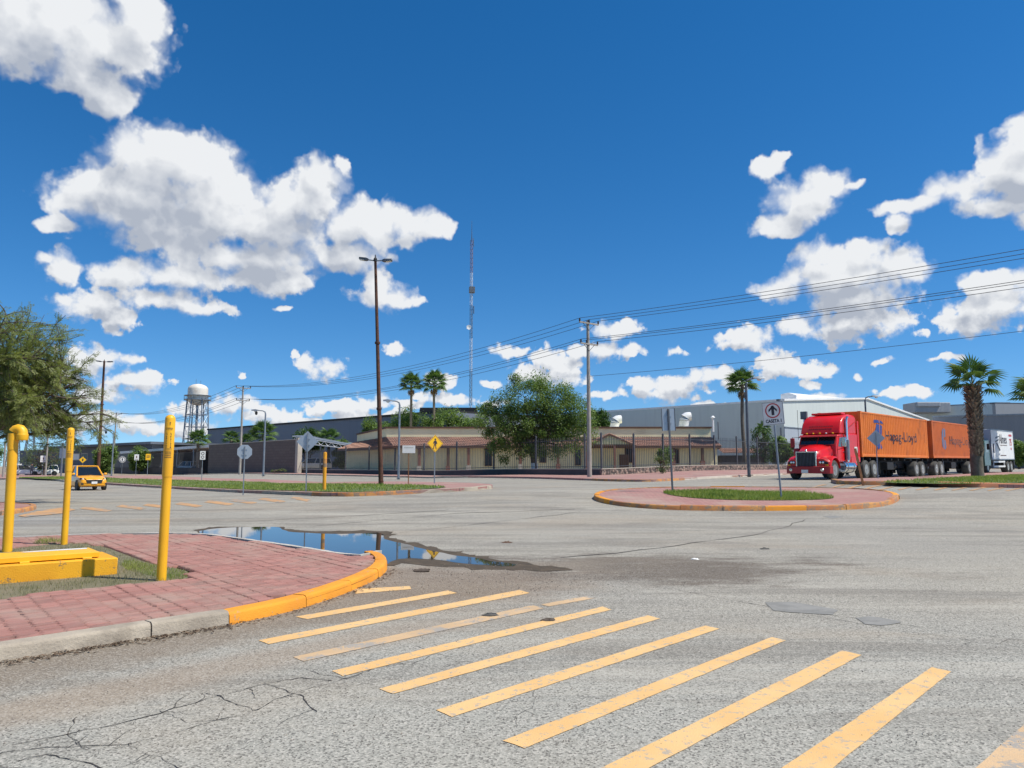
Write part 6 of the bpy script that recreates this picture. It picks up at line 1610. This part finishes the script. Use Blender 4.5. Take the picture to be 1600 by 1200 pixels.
def chassis(label, s, L, axles, legs_at, dolly=()):
    r_ = at_lane('trailer', label, 'trailer', s, 0, 'container trailers')
    f = MB()
    for y in (-.45, .45): f.box((-L / 2, y, 1.05), (L, .14, .36))
    for k in range(11): f.box((-L * k / 10 + (-.1 if k == 0 else .1 if k == 10 else 0), 0, 1.13), (.12, 2.3, .14))
    obj('frame', f, M['black'], r_, smooth=0)
    for x in axles + list(dolly):
        for sg in (1, -1): wheel(r_, -x, sg * 1.0, .51, .24, sg, True)
        obj('axle', MB().tube([(-x, -.9, .51), (-x, .9, .51)], .07, 8), M['black'], r_)
    xm = sum(axles) / len(axles); obj('suspension', MB().box((-xm, .5, .72), (2.0, .12, .3)).box((-xm, -.5, .72), (2.0, .12, .3)), M['black'], r_, smooth=0)
    if dolly: xd = sum(dolly) / 2; obj('dolly', MB().box((-xd, 0, .85), (1.9, 1.0, .2)).tube([(-xd + .8, 0, .8), (1.0, 0, .75)], .08, 6), M['black'], r_, smooth=0)
    for sg in (1, -1):
        l_ = obj('landing_leg', MB().box((-legs_at, sg * .85, .62), (.14, .14, .85)).box((-legs_at, sg * .85, .16), (.26, .26, .05)), M['galv_dark'], r_, smooth=0)
    obj('side_box', MB().box((-legs_at - 1.6, .9, .72), (1.1, .5, .45)), M['black'], r_, smooth=0, bevel=.02)
    obj('under_tank', MB().lathe([(0, -.7), (.22, -.68), (.24, -.6), (.24, .6), (.22, .68), (0, .7)], 14, (-legs_at - 3.2, .55, .72), 'x'), M['black'], r_)
    for sg in (1, -1): obj('mudflap', MB().box((-max(axles) - .72, sg * 1.0, .55), (.02, .6, .65)), M['rubber'], r_, smooth=0)
    obj('tail_bar', MB().box((-L + .05, 0, .62), (.1, 2.3, .12)), M['galv_dark'], r_, smooth=0)
    return r_
chassis('black skeletal trailer under the brighter orange container', .2, 11.9, [9.1, 10.35], 2.9)
chassis('black skeletal trailer with dolly under the duller orange container', 13.0, 12.1, [8.9, 10.15], 3.4, [.55, 1.75])

# --- red tractor; x forward from the front axle
AX = -3.75
tk_ = at_lane('tractor_unit', 'red long nosed tractor unit with tall sleeper fairing', 'truck', AX)
f = MB()
for y in (-.45, .45): f.box((-2.9, y, .82), (7.0, .1, .26))
obj('frame', f, M['black'], tk_, smooth=0)
# hood: narrow radiator end, wide at the cowl
def hood_sec(x, hw, zt, zb, cr): return [(x, -hw, zb), (x, -hw * 1.0, zt - .32), (x, -hw * .86, zt - .07), (x, -hw * .4, zt - .0 + cr), (x, 0, zt + cr + .015), (x, hw * .4, zt + cr), (x, hw * .86, zt - .07), (x, hw, zt - .32), (x, hw, zb)]
obj('hood', MB().loft([hood_sec(.86, .56, 1.46, .66, 0), hood_sec(.80, .585, 1.52, .64, .01), hood_sec(.3, .69, 1.66, .7, .02), hood_sec(-.2, .82, 1.80, .85, .03), hood_sec(-.62, .92, 1.90, .85, .03)]), M['red'], tk_, smooth=45)
gr_ = obj('grille', MB().box((.885, 0, 1.03), (.03, 1.0, .84)), M['black'], tk_, smooth=0)
gf = MB()
for y in (-.53, .53): gf.box((.895, y, 1.03), (.07, .06, .96))
for z in (.58, 1.48): gf.box((.895, 0, z), (.07, 1.0, .06))
obj('grille_frame', gf, M['chrome'], gr_, smooth=0, bevel=.01)
for k in range(13): obj('grille_bar', MB().box((.905, -.46 + k * .0767, 1.03), (.025, .018, .84)), M['galv_dark'], gr_, smooth=0)
obj('emblem', MB().lathe([(.06, 0), (.05, .02), (0, .03)], 12, (.885, 0, 1.56), 'x'), M['chrome'], tk_)
obj('hood_badge', MB().box((.08, 0, 1.735), (.16, .2, .012), rot=Matrix.Rotation(R(14), 3, 'Y')), M['red_dull'], tk_, smooth=0)
for sg in (1, -1):
    # fender: swept over the wheel, running forward into the headlight nose
    secs = []
    for k in range(13):
        a = R(-14 + 15.5 * k); rr = .63 + .02 * math.sin(a); x, z = rr * math.cos(a), .52 + rr * math.sin(a); o_ = .07
        secs.append([(x, sg * .66, z), (x + o_ * math.cos(a), sg * .66, z + o_ * math.sin(a) + .03), (x + (o_ + .02) * math.cos(a), sg * 1.0, z + (o_ + .02) * math.sin(a) + .02), (x + o_ * math.cos(a), sg * 1.17, z + o_ * math.sin(a)), (x, sg * 1.2, z)])
    fe = obj('fender', MB().loft(secs), M['red'], tk_, smooth=50)
    nose = [[(.60, sg * .58, .70), (.60, sg * .58, 1.22), (.60, sg * .9, 1.2), (.60, sg * 1.17, 1.0), (.60, sg * 1.17, .70)], [(.84, sg * .58, .70), (.84, sg * .58, 1.12), (.80, sg * .88, 1.08), (.70, sg * 1.13, .92), (.70, sg * 1.13, .70)]]
    obj('fender_nose', MB().loft(nose), M['red'], fe, smooth=40, bevel=.02)
    hl = obj('headlight', MB().loft([[(.835, sg * .66, .84), (.835, sg * .66, 1.0), (.80, sg * .9, 1.0), (.735, sg * 1.08, .93), (.735, sg * 1.08, .83)], [(.865, sg * .66, .845), (.865, sg * .66, .99), (.83, sg * .9, .99), (.755, sg * 1.08, .925), (.755, sg * 1.08, .835)]]), M['black'], tk_, smooth=30)
    for q in (.72, .86): obj('reflector', MB().lathe([(.065, 0), (.05, .015), (0, .02)], 12, (.868 - (q - .66) * .16, sg * q, .92), 'x'), M['chrome'], hl)
    obj('marker_lamp', MB().box((.745, sg * 1.02, .78), (.05, .14, .05)), M['sign_yellow'], hl, smooth=0)
# bumper, bent round at the ends
pl_ = [(.42, 1.22), (.74, 1.18), (.93, .95), (1.02, .5), (1.03, 0), (1.02, -.5), (.93, -.95), (.74, -1.18), (.42, -1.22)]
bu = MB(); bu.loft([[(x, y, .34), (x, y, .70), (x - .07, y * .96, .73), (x - .07, y * .96, .34)] for x, y in pl_]); bmp_ = obj('bumper', bu, M['red_dull'], tk_, smooth=35)
obj('number_plate', MB().box((1.035, -.05, .45), (.015, .36, .17)), M['sign_white'], bmp_, smooth=0)
for sg in (1, -1): obj('fog_lamp', MB().lathe([(.09, 0), (.08, .02), (0, .025)], 14, (.955, sg * .85, .53), 'x'), M['chrome'], bmp_)
# cab
cabp = [(-.55, .92), (-.55, 1.86), (-.86, 2.40), (-1.15, 2.5), (-1.95, 2.5), (-1.95, .92)]
cab_ = obj('cab', MB().ext(cabp, 'y', -1.03, 1.03), M['red'], tk_, smooth=30, bevel=.05, seg=3)
ws = MB()
for sg in (1, -1): ws.loft([[(-.565, sg * .03, 1.90), (-.565, sg * .93, 1.90), (-.845, sg * .90, 2.36), (-.845, sg * .03, 2.36)], [(-.54, sg * .03, 1.91), (-.54, sg * .93, 1.91), (-.82, sg * .90, 2.365), (-.82, sg * .03, 2.365)]])
obj('windshield', ws, M['glass'], cab_, smooth=0)
obj('windshield_frame', MB().tube([(-.53, -.98, 1.88), (-.53, .98, 1.88)], .03, 6).tube([(-.53, .98, 1.88), (-.82, .95, 2.38)], .03, 6).tube([(-.53, -.98, 1.88), (-.82, -.95, 2.38)], .03, 6).tube([(-.53, 0, 1.9), (-.81, 0, 2.37)], .018, 5), M['red_dull'], cab_)
obj('sun_visor', MB().loft([[(-.84, -1.02, 2.40), (-.84, -1.02, 2.44), (-.84, 1.02, 2.44), (-.84, 1.02, 2.40)], [(-.56, -1.0, 2.31), (-.56, -1.0, 2.34), (-.56, 1.0, 2.34), (-.56, 1.0, 2.31)]]), M['red_dull'], cab_, smooth=0)
for k in range(5): obj('roof_lamp', MB().lathe([(.05, 0), (.045, .05), (0, .07)], 10, (-.98, -.72 + k * .36, 2.50)), M['sign_yellow'] if k != 3 else M['lamp'], cab_)
for sg in (1, -1):
    dr = obj('door', MB().ext([(-.72, 1.0), (-.72, 1.78), (-.98, 2.34), (-1.62, 2.34), (-1.62, 1.0)], 'y', sg * 1.028, sg * 1.05), M['red'], tk_, smooth=0, bevel=.008)
    obj('window', MB().ext([(-.80, 1.80), (-1.02, 2.27), (-1.55, 2.27), (-1.55, 1.74)], 'y', sg * 1.045, sg * 1.062), M['glass'], dr, smooth=0)
    obj('handle', MB().box((-1.52, sg * 1.065, 1.5), (.16, .03, .04)), M['chrome'], dr, smooth=0)
    mr = obj('mirror', MB().box((-.66, sg * 1.42, 2.02), (.1, .24, .52)), M['red_dull'] if sg < 0 else M['chrome'], tk_, bevel=.03)
    obj('mirror_arm', MB().tube([(-.75, sg * 1.03, 2.3), (-.68, sg * 1.42, 2.34), (-.68, sg * 1.42, 1.68), (-.75, sg * 1.03, 1.62)], .018, 6), M['black'], mr)
    obj('air_cleaner', MB().lathe([(0, 1.02), (.16, 1.04), (.18, 1.1), (.18, 1.62), (.16, 1.7), (0, 1.72)], 16, (-.52, sg * 1.12, 0)), M['red_dull'], tk_) if sg < 0 else None
    # fuel tank with straps and steps
    ft = obj('fuel_tank', MB().lathe([(0, -.70), (.30, -.70), (.33, -.67), (.33, .67), (.30, .70), (0, .70)], 24, (-2.05, sg * .92, .68), 'x'), M['chrome'], tk_, smooth=40)
    for q in (-.42, .42): obj('strap', MB().lathe([(.335, -.03), (.342, -.03), (.342, .03), (.335, .03)], 24, (-2.05 + q, sg * .92, .68), 'x'), M['galv'], ft)
    obj('step', MB().box((-1.0, sg * 1.02, .46), (.62, .3, .05)).box((-1.0, sg * 1.0, .78), (.62, .26, .05)).box((-1.32, sg * .98, .62), (.04, .3, .4)), M['galv'], tk_, smooth=0)
    obj('battery_box', MB().box((-1.0, sg * .86, .66), (.7, .3, .42)), M['galv_dark'], tk_, smooth=0, bevel=.02)
    # exhaust stack with heat shield
    ex = obj('exhaust_stack', MB().tube([(-1.78, sg * 1.16, .95), (-1.78, sg * 1.16, 3.15), (-1.80, sg * 1.17, 3.32), (-1.90, sg * 1.2, 3.42)], [.075, .07, .07, .07], 14), M['chrome'], tk_)
    obj('heat_shield', MB().tube([(-1.78, sg * 1.16, 1.05), (-1.78, sg * 1.16, 2.15)], .125, 14), M['galv'], ex)
    # sleeper side fairing panel above the tank
    obj('side_fairing', MB().box((-2.85, sg * 1.13, 1.0), (1.1, .05, .5)), M['red'], tk_, smooth=0, bevel=.015)
    wheel(tk_, 0, sg * 1.0, .52, .30, sg)
    for x in (-4.35, -5.6): wheel(tk_, x, sg * .95, .52, .25, sg, True)
    obj('mudflap', MB().box((-6.35, sg * .95, .6), (.02, .6, .7)), M['rubber'], tk_, smooth=0)
slp = obj('sleeper', MB().ext([(-1.96, .80), (-1.96, 2.52), (-3.40, 2.52), (-3.40, .80)], 'y', -1.12, 1.12), M['red'], tk_, smooth=30, bevel=.06, seg=3)
fp = [(-.98, 2.50), (-1.06, 2.72), (-1.26, 3.1), (-1.52, 3.36), (-1.95, 3.54), (-2.6, 3.60), (-3.2, 3.58), (-3.40, 3.45), (-3.40, 2.50)]
secs = [[(x, y, 2.5 + (z - 2.5) * (1 if abs(y) < 1.0 else .94)) for x, z in fp] for y in (-1.08, -.95, .95, 1.08)]
fa_ = obj('roof_fairing', MB().loft(secs), M['red'], tk_, smooth=50, bevel=.05, seg=3)
obj('fairing_cap', MB().box((-2.25, 0, 3.65), (.55, 1.7, .12)), M['red'], fa_, smooth=0, bevel=.04)
for sg in (1, -1): obj('side_extender', MB().box((-3.52, sg * 1.12, 2.1), (.24, .03, 2.3)), M['red'], tk_, smooth=0); obj('crease', MB().tube([(-1.5, sg * 1.075, 2.62), (-2.3, sg * 1.1, 2.86), (-3.3, sg * 1.1, 3.22)], .016, 5), M['red_dull'], fa_)
pq = random.Random(2); pf = MB()
for row in range(2):
    y = -.62
    while y < .62:
        l = pq.uniform(.04, .1); z = 2.86 - row * .14; x = -1.115 + row * .035; pf.slab([(x + .018, y, z), (x + .018, y + l, z), (x - .022, y + l, z + .08), (x - .022, y, z + .08)], .004); y += l + .03
obj('faint_print', pf, M['red_dull'], fa_, smooth=0)
obj('white_panel', MB().box((-3.1, 1.125, 1.62), (.42, .012, .34)), M['sign_white'], slp, smooth=0); obj('white_panel', MB().box((-3.1, 1.16, 1.02), (.22, .012, .22)), M['sign_white'], tk_, smooth=0)
obj('fifth_wheel', MB().box((-4.95, 0, 1.02), (1.0, .9, .1)), M['black'], tk_, smooth=0)
ar = MB().tube([(-1.3, -1.35, 2.2), (-1.3, -1.35, 3.9)], .012, 5); obj('aerial', ar, M['black'], tk_)
obj('aerial_box', MB().box((-1.86, -1.22, 3.62), (.2, .34, .44)), M['galv_dark'], tk_, smooth=0)

# --- white box truck at the back
bt = at_lane('box_truck', 'white box truck with dark green cab waiting behind the containers', 'truck', 29.0)
obj('box_body', MB().box((-4.05, 0, 2.42), (8.1, 2.44, 2.55)), M['white'], bt, smooth=0, bevel=.03)
ed = MB()
for z in (1.16, 3.68): ed.box((-4.05, 1.225, z), (8.12, .03, .09))
for x in (-.02, -8.08): ed.box((x, 1.225, 2.42), (.08, .03, 2.44))
obj('box_edging', ed, M['galv'], bt, smooth=0)
obj('green_panel', MB().box((.012, 0, 2.42), (.02, 2.4, 2.5)), M['clad_low'], bt, smooth=0)
def side_text(body, size, x, z, m_, squash=1.0, bold=0):
    me = text_mesh(body, size, .002, 1.0, squash, bold); me.materials.append(m_); o = bpy.data.objects.new('lettering', me); COL.objects.link(o); o.parent = bt
    o.location = (x, 1.232, z); o.rotation_euler = (R(90), 0, R(180)); return o
side_text('Almex', 1.15, -4.25, 2.55, M['ink'], .92, .004); side_text('75', .85, -6.95, 2.4, M['red_ink'], 1, .02)
def side_quads(name, qs, m_):
    mb = MB()
    for q in qs: mb.add([(x, 1.234, z) for x, z in q], [list(range(len(q)))])
    obj(name, mb, m_, bt, smooth=0)
side_quads('logo', [[(-1.5, 3.05), (-2.9, 3.2), (-2.9, 3.12), (-1.6, 2.92)], [(-1.35, 2.7), (-2.7, 2.95), (-2.6, 2.8), (-1.6, 2.62)], [(-1.55, 2.6), (-2.1, 2.55), (-3.1, 1.95), (-2.75, 1.9)]], M['galv_dark'])
side_quads('print', [[(-3.1 - k * .16, 2.36), (-3.2 - k * .16, 2.36), (-3.2 - k * .16, 2.42), (-3.1 - k * .16, 2.42)] for k in range(16)] + [[(-3.0 - k * .16, 1.46), (-3.11 - k * .16, 1.46), (-3.11 - k * .16, 1.54), (-3.0 - k * .16, 1.54)] for k in range(13)], M['ink_soft'])
side_quads('red_print', [[(-6.4, 3.22), (-7.5, 3.22), (-7.5, 3.4), (-6.4, 3.4)], [(-6.9, 2.0), (-7.2, 2.0), (-7.2, 2.22), (-6.9, 2.22)]], M['red_ink'])
cb = obj('cab', MB().ext([(.1, .6), (.1, 2.75), (.55, 2.8), (1.75, 2.72), (1.95, 2.0), (2.05, 1.4), (2.08, .6)], 'y', -1.15, 1.15), M['green_cab'], bt, bevel=.05, seg=2)
obj('windshield', MB().loft([[(1.78, -1.0, 2.62), (1.78, 1.0, 2.62), (1.965, 1.02, 2.0), (1.965, -1.02, 2.0)], [(1.81, -1.0, 2.62), (1.81, 1.0, 2.62), (1.99, 1.02, 2.0), (1.99, -1.02, 2.0)]]), M['glass'], cb, smooth=0)
for sg in (1, -1):
    obj('window', MB().ext([(.8, 1.75), (.8, 2.55), (1.6, 2.5), (1.75, 1.75)], 'y', sg * 1.14, sg * 1.165), M['glass'], cb, smooth=0); obj('mirror', MB().box((1.85, sg * 1.4, 2.2), (.12, .2, .5)), M['black'], cb, bevel=.03)
    wheel(bt, 1.1, sg * 1.0, .5, .28, sg)
    for x in (-5.6, -6.85): wheel(bt, x, sg * .95, .5, .25, sg, True)
    obj('side_guard', MB().box((-2.6, sg * 1.18, .95), (3.9, .05, .14)).box((-2.6, sg * 1.18, .55), (3.9, .05, .14)).box((-.7, sg * 1.15, .75), (.08, .06, .6)).box((-4.4, sg * 1.15, .75), (.08, .06, .6)), M['white'], bt, smooth=0)
    obj('mudflap', MB().box((-7.6, sg * .95, .6), (.03, .6, .75)), M['rubber'], bt, smooth=0)
obj('vent', MB().box((-.75, 1.235, 2.1), (.28, .03, .8)), M['ink'], bt, smooth=0, bevel=.01)
obj('frame', MB().box((-3, .45, .9), (10, .12, .3)).box((-3, -.45, .9), (10, .12, .3)), M['black'], bt, smooth=0); obj('tail_box', MB().box((-8.3, 0, .85), (.4, 2.3, .4)), M['black'], bt, smooth=0)

# --- cars
def car(name, label, cat, loc, rz, L, W, H, paint, mats_=None, suv=False, wheel_r=.29):
    r_ = thing(name, label, cat, loc, rz); hw = W / 2; zb = .24 if not suv else .3; belt = H * .60; hood = H * .56
    st = [(-L / 2, .86, zb + .12, belt * .88), (-L / 2 + .12, .95, zb, belt * .97), (-L / 2 + .6, 1.0, zb - .04, belt), (-.1, 1.0, zb - .05, belt), (L / 2 - 1.25, 1.0, zb - .05, belt - .01), (L / 2 - .75, .98, zb - .03, hood), (L / 2 - .25, .92, zb, hood * .90), (L / 2 - .05, .82, zb + .03, hood * .78), (L / 2, .74, zb + .08, hood * .62)]
    secs = []
    for x, k, z0, z1 in st:
        w_ = hw * k; zm = z0 + (z1 - z0) * .55
        secs.append([(x, -w_ * .90, z0), (x, -w_, z0 + .14), (x, -w_, zm), (x, -w_ * .94, z1 - .05), (x, -w_ * .80, z1), (x, 0, z1 + .03), (x, w_ * .80, z1), (x, w_ * .94, z1 - .05), (x, w_, zm), (x, w_, z0 + .14), (x, w_ * .90, z0)])
    body = obj('body', MB().loft(secs), paint, r_, smooth=40)
    xr, xf = (-L / 2 + .12, L / 2 - 1.12); tr, tf = xr + (.35 if not suv else .2), xf - .78; wz = hw * .90; wt_ = hw * .70
    def fr(x, w_, z): return [(x, -w_, z), (x, w_, z)]
    a = [(xr, -wz, belt - .03), (xf, -wz, belt - .03), (xf, wz, belt - .03), (xr, wz, belt - .03)]; b = [(tr, -wt_, H - .06), (tf, -wt_, H - .06), (tf, wt_, H - .06), (tr, wt_, H - .06)]
    obj('glasshouse', MB().loft([a, b]), M['glass'], r_, smooth=0)
    rp = [(tr - .05, -wt_ - .02), (tf + .03, -wt_ - .02), (tf + .08, 0), (tf + .03, wt_ + .02), (tr - .05, wt_ + .02)]
    obj('roof', MB().loft([[(x, y, H - .065) for x, y in rp], [(x, y * .97, H - .02) for x, y in rp], [(x * .94, y * .8, H) for x, y in rp]]), paint, r_, smooth=50)
    for sg in (1, -1):
        for p, q in (((xf + .02, sg * wz), (tf + .02, sg * (wt_ + .01))), ((xr - .02, sg * wz), (tr - .03, sg * (wt_ + .01))), (((xr + xf) / 2 - .15, sg * (wz + .01)), ((tr + tf) / 2 - .1, sg * (wt_ + .015)))):
            obj('pillar', MB().tube([(p[0], p[1], belt - .04), (q[0], q[1], H - .05)], .045, 6), paint, r_)
        obj('mirror', MB().lathe([(0, -.09), (.07, -.07), (.08, 0), (.07, .07), (0, .09)], 10, (xf - .1, sg * (hw + .09), belt + .08), 'y'), paint, r_)
        hl = obj('headlight', MB().loft([[(L / 2 - .30, sg * hw * .92, hood * .78), (L / 2 - .30, sg * hw * .90, hood * .90), (L / 2 - .10, sg * hw * .60, hood * .84), (L / 2 - .06, sg * hw * .55, hood * .72)], [(L / 2 - .26, sg * hw * .94, hood * .77), (L / 2 - .26, sg * hw * .92, hood * .91), (L / 2 - .02, sg * hw * .58, hood * .85), (L / 2 + .01, sg * hw * .52, hood * .71)]]), M['glass'], r_, smooth=0)
        obj('reflector', MB().lathe([(.06, 0), (.04, .03), (0, .035)], 10, (L / 2 - .13, sg * hw * .74, hood * .81), 'x'), M['lamp'], hl)
        obj('fog_lamp', MB().box((L / 2 - .06, sg * hw * .72, zb + .17), (.1, .22, .1)), M['black'], r_, smooth=0, bevel=.02)
        for x in (L / 2 - .78, -L / 2 + .72):
            wh_ = MB(); w0 = hw - .09; prof = [(wheel_r * .55, -.09), (wheel_r * .92, -.09), (wheel_r, -.05), (wheel_r, .05), (wheel_r * .92, .09), (wheel_r * .55, .09)]
            w_ = obj('wheel', wh_.lathe(prof, 20, (x, sg * w0, wheel_r), 'y'), M['rubber'], r_, smooth=30)
            obj('rim', MB().lathe([(wheel_r * .6, .07 * sg), (wheel_r * .5, .085 * sg), (wheel_r * .3, .06 * sg), (.05, .09 * sg), (0, .095 * sg)], 14, (x, sg * w0, wheel_r), 'y'), M['steel_rim'], w_)
            obj('wheel_arch', MB().lathe([(wheel_r * 1.02, -.01), (wheel_r * 1.17, -.01), (wheel_r * 1.17, .012), (wheel_r * 1.02, .012)], 20, (x, sg * (hw - .005), wheel_r + .02), 'y'), M['black'], r_)
    obj('grille', MB().loft([[(L / 2 - .05, -hw * .50, zb + .20), (L / 2 - .05, hw * .50, zb + .20), (L / 2 - .05, hw * .58, zb + .40), (L / 2 - .05, -hw * .58, zb + .40)], [(L / 2 + .02, -hw * .50, zb + .20), (L / 2 + .02, hw * .50, zb + .20), (L / 2 + .0, hw * .58, zb + .40), (L / 2 + .0, -hw * .58, zb + .40)]]), M['black'], r_, smooth=0)
    obj('upper_grille', MB().box((L / 2 - .03, 0, hood * .70), (.08, W * .52, .045)), M['black'], r_, smooth=0); obj('chrome_bar', MB().box((L / 2 + .0, 0, hood * .755), (.05, W * .5, .02)), M['chrome'], r_, smooth=0)
    obj('number_plate', MB().box((L / 2 + .03, 0, zb + .24), (.012, .32, .14)), M['sign_white'], r_, smooth=0)
    return r_
X0 = X(137, 47.5)
tx = car('taxi', 'amber yellow small car driving toward the crossing beside the median', 'car', (X0, 47.5, g(X0, 47.5)), math.atan2(-.74, .68), 3.65, 1.62, 1.53, M['taxi'])
for x_, Y, rz, lb in ((41, 112, .25, 'white car parked by the dark block at far left'), (64.5, 114, -2.2, 'white car with its rear corner turned to us near the standing person')):
    car('parked_car', lb, 'car', (X(x_, Y), Y, g(X(x_, Y), Y)), rz, 4.5, 1.8, 1.65, M['white'], suv=True, wheel_r=.34)['group'] = 'white cars at the far left'
car('parked_car', 'white pickup shaped car seen through the carport gap left of the house', 'car', (X(490, 114), 114, g(X(490, 114), 114) + .45), 2.9, 5.2, 1.9, 1.85, M['white'], suv=True, wheel_r=.36)
van = car('parked_car', 'white car glimpsed behind the pale canopy posts', 'car', (X(292, 133), 133, .4), 2.6, 4.6, 1.85, 1.9, M['white'], suv=True, wheel_r=.35)

# --- the person far away at the left
Y = 109; pb = Vector((X(50, Y), Y, g(X(50, Y), Y)))
per = thing('person', 'distant person in dark clothes standing by the white cars', 'person', pb, .5)
sk = bpy.data.meshes.new('body')
vv = [(0, 0, .95), (0, 0, 1.2), (0, 0, 1.42), (0, 0, 1.52), (0, -.02, 1.64), (0, -.01, 1.74), (-.19, 0, 1.40), (-.25, .02, 1.12), (-.24, -.05, .86), (.19, 0, 1.40), (.27, .0, 1.12), (.25, -.08, .88), (-.10, 0, .88), (-.12, -.02, .48), (-.13, .02, .08), (-.14, -.12, .04), (.10, 0, .88), (.15, .04, .48), (.19, .1, .08), (.2, -.03, .04)]
ee = [(0, 1), (1, 2), (2, 3), (3, 4), (4, 5), (2, 6), (6, 7), (7, 8), (2, 9), (9, 10), (10, 11), (0, 12), (12, 13), (13, 14), (14, 15), (0, 16), (16, 17), (17, 18), (18, 19)]
sk.from_pydata(vv, ee, []); po = bpy.data.objects.new('body', sk); COL.objects.link(po); po.parent = per
sm = po.modifiers.new('skin', 'SKIN'); rad = [.15, .16, .14, .06, .10, .08, .07, .05, .04, .07, .05, .04, .10, .075, .05, .045, .10, .075, .05, .045]
for i, r in enumerate(rad): sk.skin_vertices[0].data[i].radius = (r, r * .8)
sk.skin_vertices[0].data[0].use_root = True
po.modifiers.new('sub', 'SUBSURF').levels = 1; sk.materials.append(M['cloth_dark'])
obj('head', MB().lathe([(0, 1.56), (.07, 1.58), (.095, 1.66), (.09, 1.74), (.05, 1.79), (0, 1.80)], 12, (0, -.02, 0)), M['skin'], per); obj('hair', MB().lathe([(.1, 1.70), (.1, 1.76), (.06, 1.81), (0, 1.82)], 12, (0, -.005, 0)), M['black'], per)
